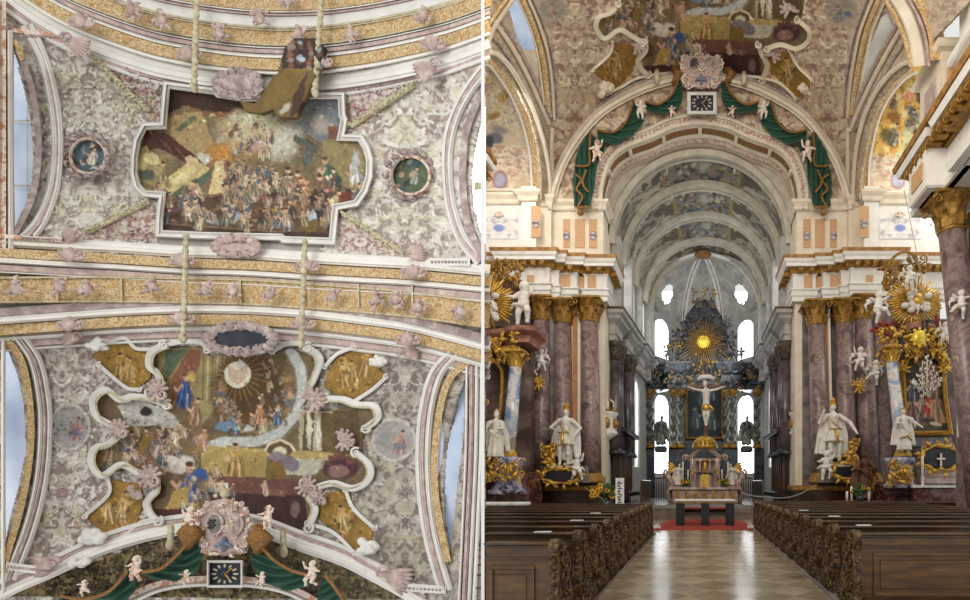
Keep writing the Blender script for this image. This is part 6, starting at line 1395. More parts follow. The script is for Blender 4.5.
for (x, y), sd in ((C7([(750, 330)])[0], 'blue-window'), (C8([(75, 350)])[0], 'white-window')):
    mb = MB()
    for k in range(3): mb.tube([P(x-3+k*2, y-12, 11.6), P(x+6-k*5, y, 11.4), P(x-2+k, y+14, 11.6)], [.08, .17, .08], 7)
    mb.build('curtain_knot', bronze, label='large brown curtain knot by the coat of arms, %s side of the painted ceiling' % sd, cat='curtain knot', group='curtain knots of the ceiling')
# ================================================================== PEWS
def pew_meshes(w_):
    """one pew facing the altar; we look at its back. origin at the aisle end, floor level; w_ = signed length away from the aisle"""
    s = 1 if w_ > 0 else -1; L_ = abs(w_); X = lambda a, b: (min(s*a, s*b), max(s*a, s*b)); out = []
    mb = MB(); mb.box(*X(.06, L_), -.02, .03, .12, .95, .004)
    out.append(('backrest', mb, woodl))
    mb = MB(); mb.box(*X(.02, L_), -.07, .06, .955, .985, .008); mb.box(*X(.04, L_), -.05, .045, .925, .955, .008); mb.box(*X(.05, L_), -.045, -.02, .80, .83, .006)
    out.append(('top_rail', mb, wood))
    mb = MB(); n = max(1, int(L_/1.9)); pw = (L_-.12)/n
    for k in range(n):
        a = .22+k*pw; b = a+pw-.14
        for q in ((a, b, .70, .74), (a, b, .2, .24)): mb.box(*X(q[0], q[1]), -.045, -.02, q[2], q[3], .006)
        for q in ((a, a+.04), (b-.04, b)): mb.box(*X(*q), -.045, -.02, .24, .7, .006)
        mb.box(*X(a+.09, b-.09), -.034, -.02, .29, .65, .012)
    out.append(('panel_moulding', mb, woodl))
    mb = MB(); mb.box(*X(.06, L_), .03, .45, .42, .46, .008); out.append(('seat', mb, wood))
    mb = MB(); mb.box(*X(.08, L_), -.3, -.05, .14, .18, .01); mb.box(*X(.08, L_), -.06, -.02, .0, .12); out.append(('kneeler', mb, wood))
    return out
def end_mesh(s):
    prof = [(-.12, 0), (.5, 0), (.52, .12), (.44, .2), (.48, .34), (.4, .46), (.33, .56), (.36, .7), (.28, .82), (.16, .9), (.1, .99), (-.02, 1.02), (-.1, .99), (-.13, .9), (-.07, .78), (-.1, .6), (-.15, .42), (-.1, .22)]
    pr = smooth([(a, b) for a, b in prof], 3, True); mb = MB(); n = len(pr)
    x0, x1 = (-.05, .05)
    vs = [(x0, p.x, p.y) for p in pr]+[(x1, p.x, p.y) for p in pr]
    mb.add(vs, [tuple(range(n)), tuple(range(n, 2*n))[::-1]]+[(i, i+n, (i+1) % n+n, (i+1) % n) for i in range(n)])
    return mb
def carve_mesh(s):
    mb = MB(); rr = random.Random(5)
    for x, z, r in ((.16, .15, .14), (.3, .3, .12), (.05, .34, .12), (.18, .48, .12), (.04, .6, .11), (.2, .68, .1), (.07, .82, .1), (.0, .15, .1), (.38, .12, .09), (.02, .93, .06)):
        a0 = rr.uniform(0, 6); fl = rr.choice((-1, 1)); pts = []
        for i in range(12): t = i/11; a = a0+fl*t*8; q = r*(1-.85*t); pts.append((-s*.065, x+q*math.cos(a), z+q*math.sin(a)))
        mb.tube(pts, [.022*(1-.4*i/11) for i in range(12)], 5)
        for k in range(3): a = rr.uniform(0, 6.28); mb.ell((-s*.06, x+r*.9*math.cos(a), z+r*.9*math.sin(a)), (.02, .04, .02), 6, 4)
    # carved face turned to the viewer, running up the back edge
    for k in range(11):
        z = .1+k*.078; mb.ell((0, -.11+.02*math.sin(k*.9), z), (.03, .016, .03), 6, 4)
    return mb
ordw = ['nearest the camera', 'second', 'third', 'fourth', 'fifth', 'sixth', 'seventh', 'eighth', 'ninth', 'tenth', 'eleventh', 'twelfth']
for s, xa, y0, dy, n in ((-1, -1.5, 5.02, .925, 11), (1, 1.92, 5.95, .94, 12)):
    em = carve = None
    for k in range(n):
        y = y0+dy*k
        Lw = (abs(K*y)-abs(xa)-.04) if s < 0 else min(.60*y-xa+.5, (10.6 if y > 15 else 6.8)-xa)
        near = y*.01
        side = 'west' if s < 0 else 'east'
        lab = 'dark oak pew on the %s side of the aisle, %s' % (side, 'rearmost row showing large panels' if k == 0 else '%s row from the back' % ordw[k] if k < n-1 else 'front row facing the altar')
        t = thing('pew', lab, 'pew', (xa, y, 0), 'oak pews %s of the aisle' % side)
        for nm, mb, m_ in pew_meshes(s*Lw):
            o = mb.build(nm, m_, None, origin=(0, 0, 0)); o.parent = t; o.location = (0, 0, 0)
        if em is None:
            em = end_mesh(s).build('pew_end', woodh, None, origin=(0, 0, 0)); em.parent = t; em.location = (0, 0, 0)
            carve = carve_mesh(s).build('carving', woodh, None, origin=(0, 0, 0)); carve.parent = em; carve.location = (0, 0, 0)
        else:
            e2 = em.copy(); COL.objects.link(e2); e2.parent = t; c2 = carve.copy(); COL.objects.link(c2); c2.parent = e2
    # kerb the pews stand on
    trim(MB().box(min(xa-s*.1, xa+s*.02), max(xa-s*.1, xa+s*.02), 3, y0+dy*n, 0, .05, .01), wood if s < 0 else marbleg)
for px, py, Y, w_, lab in ((506, 504, 12.5, .9, 'white folded cloth lying on the far west pews'),):
    c = P(px, py, Y); MB().box(c.x-.75, c.x+.55, Y-.15, Y+.3, 1.0, 1.1, .03).build('folded_cloth', linen, label=lab, cat='cloth')
for k, (s, xa, y, x) in enumerate(((-1, -1.5, 5.02+.925, -1.95), (-1, -1.5, 5.02+.925*3, -2.0), (-1, -1.5, 5.02+.925*5, -2.1), (1, 1.92, 5.95+.94, 2.35), (1, 1.92, 5.95+.94*3, 2.45), (1, 1.92, 5.95+.94*5, 2.3))):
    MB().box(x-.1, x+.1, y-.05, y+.05, .986, 1.0, .004).build('leaflet', paper, label='white leaflet lying on the %s pew from the back, %s side' % (['second', 'fourth', 'sixth'][k % 3], 'west' if s < 0 else 'east'), cat='leaflet', group='leaflets on the pews')

# ================================================================== ALTAR TABLE, CARPET, ALTAR
cp = [(-1.66, 16.35), (1.95, 16.35), (2.0, 17.2), (1.55, 20.9), (-1.2, 20.9), (-1.72, 17.2)]
tri_plate(cp, .0, .03).build('carpet', carpetm, label='red carpet laid under the altar table', cat='carpet')
MB().box(-1.0, 1.5, 21.1, 22.4, .46, .5).build('stair_carpet', carpetm, label='dark red runner over the altar steps', cat='carpet')
c = P(705, 526, 17.9); t = thing('altar_table', 'plain altar table with a wooden top on three black block legs', 'altar table', (c.x, 17.9, .03))
MB().box(c.x-1.08, c.x+1.08, 17.5, 18.4, .86, .93, .012).build('tabletop', mat('honey_oak_top', [(.35, '#8a6b43'), (.65, '#b08d5c')], 3, .35, stretch=(1, 5, 5)), t)
MB().box(c.x-1.1, c.x+1.1, 17.46, 18.44, .93, .99, .012).build('altar_cloth', linen, t)
for px in (680.3, 705.2, 730): x = (px-VX)/F*17.8; MB().box(x-.15, x+.15, 17.65, 18.25, .03, .86, .01).build('leg', blackm, t)
for px, lab in ((657, 'west'), (751, 'east')): c = P(px, 529, 16.6); MB().box(c.x-.13, c.x+.13, 16.45, 16.6, .04, .14, .01).build('stone_block', linen, label='pale stone block at the %s corner of the red carpet' % lab, cat='block')
# high altar mensa with tabernacle
Yt = 24.0; M_ = lambda px, py, Y=Yt: P(px, py, Y)
t = thing('tabernacle_altar', 'pink marble altar with curved tabernacle, below the crucifix', 'altar', M_(705, 503))
mb = MB(); a, b = M_(673, 503), M_(737, 490); mb.box(a.x, b.x, 23.6, 25, .6, b.z, .05); mb.box(a.x-.2, b.x+.2, 23.5, 25.1, b.z, b.z+.14, .04); mb.build('mensa', mat('pink_altar_marble', [(.35, '#8d6f66'), (.55, '#b39a8d'), (.7, '#cbb8a8')], 3, .3, dist=1), t)
pm_ = MATS['pink_altar_marble']
mb = MB()
for k in range(7): x = a.x+.25+k*(b.x-a.x-.5)/6; mb.box(x-.1, x+.1, 23.52, 23.62, .72, b.z-.08, .03)
mb.build('front_panels', dgold, t)
mb = MB()
for s in (-1, 1):
    x = M_(705+s*36, 490).x; mb.tube([(x-s*.2, 24.3, .6), (x+s*.05, 24.3, 1.1), (x-s*.15, 24.3, 1.6), (x+s*.2, 24.3, 2.05)], [.22, .16, .14, .2], 8); mb.curl((x+s*.12, 24.2, 2.1), .18, 1.3, PI/2, .07, -s)
mb.build('side_volutes', pm_, t)
z = lambda py: M_(705, py).z
mb = MB()
for x0, x1, y0, y1 in ((690, 696, 490, 460), (714, 720, 490, 460), (690, 720, 473, 471), (688, 722, 461, 458)): p, q = M_(x0, y0), M_(x1, y1); mb.box(p.x, q.x, 24.2, 24.9, p.z, q.z, .03)
p, q = M_(692, 490), M_(718, 458); mb.box(p.x, q.x, 24.6, 25, p.z, q.z)
mb.sweep(smooth([(685, 459), (692, 456), (698, 451), (705, 448), (712, 451), (718, 456), (725, 459)], 5), [(-1.5, 0), (-1.5, .7), (1.5, .8), (2, 0)], 24.9)
mb.curl(M_(685, 458), .18, 1.4, 0, .06, 1); mb.curl(M_(725, 458), .18, 1.4, PI, .06, -1)
for x in (694, 700, 710, 716): c = M_(x, 490); mb.lathe((c.x, 24.15, c.z), [(.11, 0), (.08, .1), (.07, .6), (.1, .72)], 8); c = M_(x, 472); mb.lathe((c.x, 24.15, c.z), [(.1, 0), (.07, .1), (.06, .5), (.1, .6)], 8)
mb.build('tabernacle', pm_, t)
p, q = M_(701, 489), M_(709, 474); MB().box(p.x, q.x, 24.1, 24.22, p.z, q.z, .03).build('tabernacle_door', gold, t)
p = M_(705, 460); mb = MB(); mb.ell((p.x, 24.2, p.z-.35), (.12, .1, .3)); mb.ell((p.x, 24.2, p.z+.02), .09); mb.build('niche_figure', gold, t)
p = M_(705, 447); mb = MB(); mb.lathe((p.x, 24.5, p.z-.05), [(.62, 0), (.66, .1), (.6, .3), (.45, .5), (.25, .62), (.05, .66)], 18)
for k in range(16): a_ = k*PI/8; mb.leaf((p.x+.6*math.cos(a_)*.9, 24.5-.6*abs(math.sin(a_)), p.z+.05), .3, .15, PI/2, .2)
mb.build('gilt_dome', gold, t)
# crucifix
base = M_(706, 437, 24.4); t = thing('crucifix', 'large crucifix with a white figure and gilt loincloth above the tabernacle', 'crucifix', base)
w3 = mat('brown_cross_wood', [(.4, '#4d2c1d'), (.6, '#6b4129')], 4, .5)
top = M_(706, 377, 24.4); ar = M_(706, 386.5, 24.4)
MB().box(base.x-.1, base.x+.1, 24.38, 24.5, base.z, top.z, .02).build('upright', w3, t)
MB().box(base.x-.98, base.x+.98, 24.36, 24.46, ar.z-.09, ar.z+.09, .02).build('crossbeam', w3, t)
sc = M_(706, 378, 24.2); mb = MB(); mb.tube([(sc.x-.42, 24.2, sc.z-.08), (sc.x-.2, 24.2, sc.z+.05), (sc.x+.2, 24.2, sc.z+.05), (sc.x+.42, 24.2, sc.z-.08)], [.1, .12, .12, .1], 4); mb.build('title_scroll', paper, t)
mb = MB(); cx = base.x; Z = lambda py: M_(706, py).z; Yc = 24.2
limb(mb, [(cx, Yc, Z(407)), (cx+.01, Yc-.03, Z(399)), (cx, Yc, Z(391))], [.17, .16, .2]); mb.tube([(cx, Yc, Z(391)), (cx-.03, Yc-.03, Z(385))], [.07, .06], 8)
mb.ell((cx-.06, Yc-.08, Z(383.5)), (.12, .13, .17), 10, 8); mb.ell((cx-.09, Yc-.2, Z(384.5)), (.03, .03, .04), 6, 5); mb.ell((cx-.05, Yc-.03, Z(382)), (.14, .14, .13), 8, 6)
for s in (-1, 1):
    pts = [(cx+s*.17, Yc, Z(390)), (cx+s*.55, Yc, Z(388.5)), (cx+s*.88, Yc, Z(386))]; limb(mb, pts, [.08, .06, .04]); hand(mb, pts[2], (s, 0, .25), .15)
    limb(mb, [(cx+s*.09, Yc, Z(408)), (cx+s*.1, Yc-.14, Z(415)), (cx+s*.03, Yc, Z(423.5))], [.12, .085, .05]); mb.tube([(cx+s*.03, Yc-.02, Z(423.5)), (cx+s*.02, Yc-.14, Z(425.5))], [.05, .03], 6)
remesh('figure', mb, statue, .028, t, 2)
mb = MB(); mb.lathe((cx, Yc, Z(410)), [(.2, 0), (.23, .1), (.22, .25), (.19, .3)], 12); mb.tube([(cx+.15, Yc-.2, Z(405)), (cx+.28, Yc-.15, Z(408)), (cx+.25, Yc-.1, Z(412))], [.06, .08, .03], 6); mb.build('loincloth', gold, t)
# kneeling angels, candles, flowers on the tabernacle altar
for px, f, lab in ((678, 1, 'west'), (732, -1, 'east')):
    c = M_(px, 486, 24.4); t = thing('angel', 'white angel with gilt wings kneeling beside the tabernacle, %s side' % lab, 'angel', c, 'angels of the tabernacle altar')
    statue_fig('body', (c.x, c.y, c.z), 1.15, statue, t, True, ((-.2, -.1, .66), (-.12*f, -.2, .7)), ((.2, -.1, .66), (.14*f, -.2, .74)), lean=.06*f, vox=.02)
    mb = MB()
    for k in range(6): mb.tube([(c.x-f*.08, c.y+.12, c.z+.85), (c.x-f*(.35+.05*k), c.y+.15, c.z+1.15-.11*k), (c.x-f*(.6-.03*k), c.y+.15, c.z+1.2-.17*k)], [.06, .07, .03], 6)
    mb.build('wings', gold, t)
    MB().box(c.x-.25, c.x+.25, c.y-.2, c.y+.25, c.z-.25, c.z, .03).build('pedestal', pm_, t)
for i, (px, y0, y1) in enumerate(((683, 485, 462), (688, 486, 470), (692.5, 474, 459), (717, 474, 459), (722, 486, 470), (728, 485, 462))):
    a = M_(px, y0, 23.9); b = M_(px, y1, 23.9); t = thing('candlestick', 'tall white candle on the tabernacle altar, %s from the west end' % ordw[i].replace('nearest the camera', 'first'), 'candle', a, 'candles of the tabernacle altar')
    MB().lathe(a, [(.11, 0), (.05, .06), (.03, .2), (.07, .25), (.03, .3)], 8).build('holder', gold, t); MB().lathe(a, [(.035, .3), (.035, b.z-a.z), (.01, b.z-a.z+.03)], 8).build('candle', wax, t)
def bouquet(c, r, lab, n=13, grp=None, m1=yellow):
    t = thing('flower_arrangement', lab, 'flowers', c, grp); mb = MB(); rr = random.Random(int(abs(c[0])*10)); mb.lathe(c, [(r*.3, 0), (r*.42, r*.3), (r*.3, r*.6)], 10); mb.build('vase', marblek, t)
    lf = MB()
    for k in range(26): lf.leaf((c[0]+rr.uniform(-.3, .3)*r, c[1]+rr.uniform(-.2, .2)*r, c[2]+r*rr.uniform(.6, 1.2)), r*.7, r*.25, rr.uniform(-.4, PI+.4), .3)
    lf.build('foliage', leafg, t); fl = MB(); ce = MB()
    for k in range(n):
        a = rr.uniform(0, PI); q = r*rr.uniform(.3, 1); p = (c[0]+q*math.cos(a), c[1]-r*.35, c[2]+r*.8+q*.8*math.sin(a))
        for j in range(8): fl.leaf(p, r*.2, r*.11, j*PI/4, .2, 3)
        ce.ell((p[0], p[1]-.02, p[2]), r*.08, 6, 5)
    fl.build('blossoms', m1, t); ce.build('flower_centres', w3, t)
for px, lab in ((686, 'west'), (724, 'east')): c = M_(px, 490, 23.75); bouquet(Vector((c.x, c.y, c.z)), .34, 'yellow flowers in dark foliage on the tabernacle altar, %s side' % lab, 7, 'altar flowers')
c = P(607, 503, 19.5); bouquet(Vector((c.x, c.y, 0.55)), .62, 'large yellow flower arrangement at the pier beside the white signboard', 15)
MB().box(c.x-.3, c.x+.3, c.y-.3, c.y+.3, 0, .55, .03).build('flower_stand', plinthm, label='low dark stand under the large yellow flower arrangement', cat='stand')
c = P(860, 497, 17.3); bouquet(Vector((c.x, c.y, .95)), .38, 'small sunflowers between white candles before the east pier', 4)
t = thing('side_table', 'low dark table behind the east pews carrying candles and sunflowers', 'table', (c.x, 17.4, 0)); MB().box(c.x-.9, c.x+.9, 17.1, 17.7, .88, .95, .01).build('tabletop', redcloth, t)
for sx in (-.8, .8):
    for yy in (17.15, 17.6): MB().box(c.x+sx-.04, c.x+sx+.04, yy, yy+.06, 0, .88).build('leg', wood, t)
for i, (px, y1) in enumerate(((847, 492), (851.5, 487), (869, 488.5))):
    a = P(px, 500, 17.25); a.z = .95; b = P(px, y1, 17.25); MB().lathe(a, [(.045, 0), (.045, max(.1, b.z-a.z)), (.01, max(.12, b.z-a.z+.03))], 8).build('candle', wax, label='white candle on the side table, %s' % ('short, outermost beside the statue', 'tall, second from the statue', 'alone on the sunflowers\u2019 far side')[i], cat='candle', group='side table candles')
# signboard
c = P(619.8, 503, 19.2); t = thing('signboard', 'white standing signboard with black brush marks beside the yellow flowers', 'sign', (c.x, c.y, 0))
MB().box(c.x-.17, c.x+.17, 19.2, 19.24, .55, 1.8, .01).build('board', paper, t); mb = MB(); rr = random.Random(2)
for k in range(9): z0 = .7+k*.11; mb.box(c.x-.12+rr.uniform(0, .05), c.x+.02+rr.uniform(0, .1), 19.185, 19.2, z0, z0+.03); mb.tube([(c.x+rr.uniform(-.1, .1), 19.19, z0), (c.x+rr.uniform(-.1, .1), 19.19, z0+.1)], .016, 4)
mb.build('marks', blackm, t); MB().box(c.x-.03, c.x+.03, 19.25, 19.3, 0, 1.2).build('post', iron, t)
# barrier ropes with posts
def rope(a, b, sag, lab):
    pts = []
    for k in range(17): u = k/16; p = a.lerp(b, u); pts.append((p.x, p.y, p.z-sag*4*u*(1-u)))
    MB().tube(pts, .022, 6).build('barrier_rope', ropem, label=lab, cat='rope', group='barrier ropes')
rope(P(584, 487, 21), P(606, 500, 20.2), .05, 'grey barrier rope sloping from the west pier'); rope(P(742, 493, 20.5), P(768, 497, 20), .05, 'grey barrier rope low before the altar steps'); rope(P(768, 497, 20), P(817, 484, 20.8), .25, 'grey barrier rope sagging up to the east pier')
# ================================================================== HIGH ALTAR
Yh = 33.4; H_ = lambda px, py, Y=Yh: P(px, py, Y)
t = thing('high_altar', 'towering dark marble high altar with twisted columns in the apse', 'altar', H_(705, 497), None)
mb = MB()
for x0, x1 in ((646, 654.5), (669, 684), (723, 738), (754, 764)): p, q = H_(x0, 497), H_(x1, 448); mb.box(p.x, q.x, 33.3, 34.4, .6, q.z, .08)
p, q = H_(684, 497), H_(723, 440); mb.box(p.x, q.x, 34, 34.5, .6, q.z)
mb.build('pedestals', marblek, t)
p, q = H_(684, 440), H_(723, 368); MB().box(p.x, q.x, 34.2, 34.5, p.z, q.z).build('retable_wall', marblek, t)
mb = MB(); plan = [(H_(644, 0).x, 34.3), (H_(644, 0).x, 33.3), (H_(660, 0).x, 33.3), (H_(660, 0).x, 33.6), (H_(668, 0).x, 33.1), (H_(686, 0).x, 33.1), (H_(686, 0).x, 33.7), (H_(721, 0).x, 33.7), (H_(721, 0).x, 33.1), (H_(740, 0).x, 33.1), (H_(748, 0).x, 33.6), (H_(748, 0).x, 33.3), (H_(765, 0).x, 33.3), (H_(765, 0).x, 34.3)]
zz = H_(705, 390).z; z2 = H_(705, 364).z; mb.run(plan, [(-.5, zz), (.05, zz), (.08, zz+.3), (0, zz+.4), (0, zz+1.0), (.2, zz+1.15), (.35, zz+1.4), (.45, z2-.1), (.45, z2), (-.5, z2)]); mb.build('entablature', marblek, t)
mb = MB(); cluster(mb, 646, 364, 764, 392, 32.95, 110, .2, 44); mb.build('dark_carving', mat('dark_silvered_cloud', [(.35, '#25272a'), (.55, '#474a4b'), (.75, '#7d7f7c')], 3, .5, .1, .4, bscale=12), t, kind='stuff')
mb = MB(); cluster(mb, 646, 366, 764, 392, 32.9, 60, .13, 4); cluster(mb, 700, 362, 712, 380, 33.0, 10, .2, 5); mb.build('gilt_scrollwork', dgold, t, kind='stuff')
def twist(px, y0, y1, r, Y, m, lab):
    a = H_(px, y0, Y); b = H_(px, y1, Y); n = 46; Hh = b.z-a.z; pts = []; tt = thing('twisted_column', lab, 'column', a, 'twisted columns of the high altar')
    for k in range(n+1): u = k/n; an = u*2*PI*4.5; pts.append((a.x+r*.38*math.cos(an), Y+r*.38*math.sin(an), a.z+.25+u*(Hh-.6)))
    MB().tube(pts, [r*(.9+.12*math.sin(k*2*PI*9/n)) for k in range(n+1)], 10).build('shaft', m, tt)
    MB().lathe(a, [(r*1.5, 0), (r*1.4, .12), (r*1.2, .28)], 12).build('base', dgold, tt); mb = MB().lathe((a.x, Y, b.z-.45), [(r, 0), (r*1.2, .25), (r*1.6, .45)], 12)
    for k in range(10): an = k*PI/5; mb.ell((a.x+r*1.3*math.cos(an), Y+r*1.3*math.sin(an), b.z-.2), .09, 6, 5)
    mb.build('capital', dgold, tt)
for px, lab in ((650.5, 'outermost west'), (673.5, 'west, flanking the window'), (681, 'west, beside the altarpiece'), (726, 'east, beside the altarpiece'), (733, 'east, flanking the window'), (757, 'outermost east')): twist(px, 448, 390, .21, 33.2, marblegr, 'twisted green-grey marble column of the high altar, '+lab)
# altarpiece
def ap(cv):
    cv.mix(np.ones(cv.X.shape), '#1d262b'); cv.noise(8, .4, 3)
    for x, y, h_, c in ((695, 428, 22, '#3a4850'), (712, 430, 24, '#3f4a48'), (702, 405, 18, '#4b5660'), (712, 400, 16, '#38454e')): cv.figure(x, y, h_, c, '#6d6a62')
    cv.noise(3, .3, 5)
ptsA = smooth([(686.5, 438), (686.5, 392), (688, 384), (695, 379), (704.5, 377), (714, 379), (721, 384), (722.5, 392), (722.5, 438)], 3)
ta = thing('altarpiece', 'dark arched altarpiece painting behind the crucifix', 'painting', H_(704, 438, 33.7)); canvas_mesh('painting', (684, 375, 725, 440), .7, 33.75, ap, paintm, poly=[tuple(p) for p in ptsA], parent=ta, thick=.04)
MB().sweep(ptsA, [(-1, 0), (-1, .12), (0, .18), (1, .12), (1, 0)], 33.72, True).build('frame', dgold, ta)
# statues on the high altar before the windows
for px, lab in ((661, 'west'), (746.5, 'east')): 
    c = H_(px, 446, 32.9); statue_fig('statue', (c.x, c.y, c.z), 2.1, marblegr, None, True, lean=.03, vox=.016, label='grey-green statue of a robed saint before the %s lower apse window' % lab, cat='statue', group='statues of the high altar'); MB().box(c.x-.4, c.x+.4, 32.7, 33.3, c.z-.45, c.z, .1).build('statue_console', marblek, label='dark console carrying the robed saint, %s side of the high altar' % lab, cat='console', group='statue consoles')
    trim(MB().box(c.x-.8, c.x+.8, 34.0, 34.2, .6, 2.2, .02), whitel)
# top storey: glory with the sun disc
t = thing('altar_gable', 'dark carved crown of the high altar with clouds round a golden sun', 'altar gable', H_(704, 364, 33))
mb = MB(); mb.plate(smooth([(672, 364), (676, 354), (681, 344), (684, 332), (685, 320), (691, 309), (697, 303), (704, 299), (711, 303), (717, 309), (723, 320), (724, 332), (728, 344), (733, 354), (738, 364)], 4), 33.5, .4, .15); mb.build('backing', marblek, t)
mb = MB()
def ring(x, y): return 14 < math.hypot((x-704), (y-342)*1.1) < 34
cluster(mb, 666, 296, 744, 366, 33.1, 150, .2, 7, shape=ring, dy=.4); mb.build('carved_clouds', MATS['dark_silvered_cloud'], t, kind='stuff')
mb = MB(); cluster(mb, 664, 340, 744, 366, 32.9, 26, .2, 8); cluster(mb, 692, 288, 716, 306, 33, 16, .2, 9); mb.build('gilt_ornament', dgold, t)
c = H_(703.5, 342, 32.7); mb = MB()
for k in range(48):
    a = k*2*PI/48; r = 1.55+.45*(k % 3); mb.tube([(c.x+.5*math.cos(a), c.y, c.z+.5*math.sin(a)), (c.x+r*math.cos(a), c.y+.1, c.z+r*math.sin(a))], [.035, .012], 4)
mb.build('rays', dgold, t)
mb = MB(); mb.ell(c, (.34, .16, .34), 16, 10)
for k in range(20): a = k*PI/10; mb.leaf((c.x+.28*math.cos(a), c.y-.05, c.z+.28*math.sin(a)), .22, .1, a, .1)
mb.build('sun_disc', mat('bright_gilt_sun', [(.35, '#d9ae30'), (.6, '#ffe05a')], 14, .3, .3, .5), t)
for i, (px, py, h_) in enumerate(((668, 356, 1.3), (678, 340, 1.2), (697, 305, 1.1), (711, 304, 1.1), (730, 340, 1.2), (741, 356, 1.3))):
    c = H_(px, py, 32.6); putto_fig('altar_cherub', (c.x, c.y, c.z-.3), h_*.7, MATS['dark_silvered_cloud'], None, i % 3, True, flip=1 if i < 3 else -1, label='grey cherub among the clouds of the high altar crown, %s' % ('low on the west slope', 'west of the sun', 'west of the summit', 'east of the summit', 'east of the sun', 'low on the east slope')[i], cat='cherub', group='cherubs of the altar crown')
# choir stalls, balconies, choir railing
for s, side, xw in ((-1, 'west', -4.3), (1, 'east', 4.5)):
    t = thing('choir_stalls', 'blackened oak choir stalls along the %s choir wall' % side, 'choir stalls', (xw-s*.3, 27, .6), 'choir stalls')
    X = lambda a, b: (min(a, b), max(a, b))
    MB().box(*X(xw, xw-s*.25), 23.7, 28.0, .6, 4.2, .04).build('back_panel', woodd, t); MB().box(*X(xw-s*.02, xw-s*.75), 23.6, 28.1, 4.1, 4.35, .06).build('canopy', woodd, t)
    MB().box(*X(xw-s*.25, xw-s*.8), 23.8, 28, .9, 1.15, .03).build('bench', woodd, t); MB().box(*X(xw-s*1.35, xw-s*1.45), 23.7, 28, .6, 1.75, .03).build('desk', wood, t)
    mb = MB()
    for k in range(7): y = 23.9+k*.66; mb.box(*X(xw-s*.25, xw-s*.36), y, y+.1, 1.2, 4.1, .02)
    mb.build('pilasters', mat('stall_gilt_oak', [(.4, '#3a2816'), (.6, '#5b4022')], 4, .4), t)
    px = 604 if s < 0 else 803
    c = P(px, 437, 23.0); t = thing('oratory_balcony', 'white and gold oratory box hanging on the %s choir wall' % side, 'oratory', c, 'oratory boxes'); r = .62
    MB().lathe((c.x, c.y+.2, c.z), [(.1, -.25), (.35, -.05), (r, .15), (r, .25), (r*.92, .3), (r*.92, 1.0), (r*1.05, 1.1), (r*1.05, 1.2), (.1, 1.22)], 8).build('box', white, t)
    mb = MB()
    for k in range(8): a = k*PI/4+PI/8; p = (c.x+r*.9*math.cos(a), c.y+.2+r*.9*math.sin(a)-.03, c.z+.65); mb.ell(p, (.16, .1, .26), 8, 6)
    mb.lathe((c.x, c.y+.2, c.z+1.2), [(r*1.08, 0), (r*1.1, .06), (r*1.0, .1)], 8); mb.build('gilt_panels', dgold, t)
    mb = MB(); 
    for k in range(6): a = k*PI/3; mb.tube([(c.x+.45*math.cos(a), c.y+.2+.45*math.sin(a), c.z+1.25), (c.x+.42*math.cos(a), c.y+.2+.42*math.sin(a), c.z+1.7), (c.x, c.y+.2, c.z+2.0)], .05, 6)
    mb.lathe((c.x, c.y+.2, c.z+1.9), [(.12, 0), (.2, .15), (.06, .35), (.02, .5)], 8); mb.build('open_crown', pinkw, t)
    # two more wall columns seen at the choir entrance carry nothing: iron gate by the stalls
    a, b = (P(653, 497, 33), P(667, 497, 33)) if s < 0 else (P(738, 497, 33), P(752, 497, 33))
    mb = MB(); mb.box(a.x, b.x, 32.9, 32.96, 1.9, 1.98)
    for k in range(9): x = a.x+(b.x-a.x)*k/8; mb.box(x-.03, x+.03, 32.9, 32.96, .6, 1.95)
    mb.build('iron_railing', iron, label='black iron railing below the %s apse window' % side, cat='railing', group='iron railings in the apse')
# dark doorway-height panelling of the apse
MB().box(-3.6, -2.2, 34.3, 34.5, .6, 2.3).build('wall_panelling', woodd, kind='structure'); MB().box(2.6, 4.4, 34.3, 34.5, .6, 2.3).build('wall_panelling', woodd, kind='structure')
c = P(773, 485, 31.5); t = thing('lectern', 'dark lectern beside the east choir stalls', 'lectern', (c.x, c.y, .6)); MB().lathe((c.x, c.y, .6), [(.28, 0), (.1, .1), (.07, .9)], 10).build('stem', woodd, t); mb = MB(); mb.add([(c.x-.3, c.y-.2, 1.45), (c.x+.3, c.y-.2, 1.45), (c.x+.3, c.y+.25, 1.75), (c.x-.3, c.y+.25, 1.75), (c.x-.3, c.y-.2, 1.5), (c.x+.3, c.y-.2, 1.5), (c.x+.3, c.y+.25, 1.8), (c.x-.3, c.y+.25, 1.8)], [(3, 2, 1, 0), (4, 5, 6, 7), (0, 1, 5, 4), (1, 2, 6, 5), (2, 3, 7, 6), (3, 0, 4, 7)]); mb.build('desk', woodd, t)

# ================================================================== PIER STATUES
def rocaille(px, py, w_, h_, Y, name, lab, cat, grp=None, inner=blackm):
    c = P(px, py+h_/2, Y); t = thing(name, lab, cat, c, grp); MB().plate([(px+w_*.42*math.cos(a*PI/12), py+h_*.4*math.sin(a*PI/12)) for a in range(24)], Y, .12, .04).build('dark_field', inner, t)
    mb = MB(); rr = random.Random(int(px)); cc = P(px, py, Y-.15); rx, rz = w_/F*Y*.48, h_/F*Y*.46
    mb.tube([(cc.x+rx*math.cos(k*PI/14)*(1+.08*math.sin(k*1.3)), cc.y, cc.z+rz*math.sin(k*PI/14)*(1+.1*math.sin(k*1.7))) for k in range(29)], [.07+.035*math.sin(k*1.1) for k in range(29)], 6, False)
    for k in range(18):
        a = k*PI/9; p = (cc.x+rx*1.08*math.cos(a), cc.y-.03, cc.z+rz*1.08*math.sin(a)); mb.curl(p, rr.uniform(.08, .15), 1.3, rr.uniform(0, 6), .035, rr.choice((-1, 1)), 9) if k % 2 else mb.leaf(p, .28, .16, a+rr.uniform(-.5, .5), .4)
    mb.build('rocaille_frame', gold, t); return t
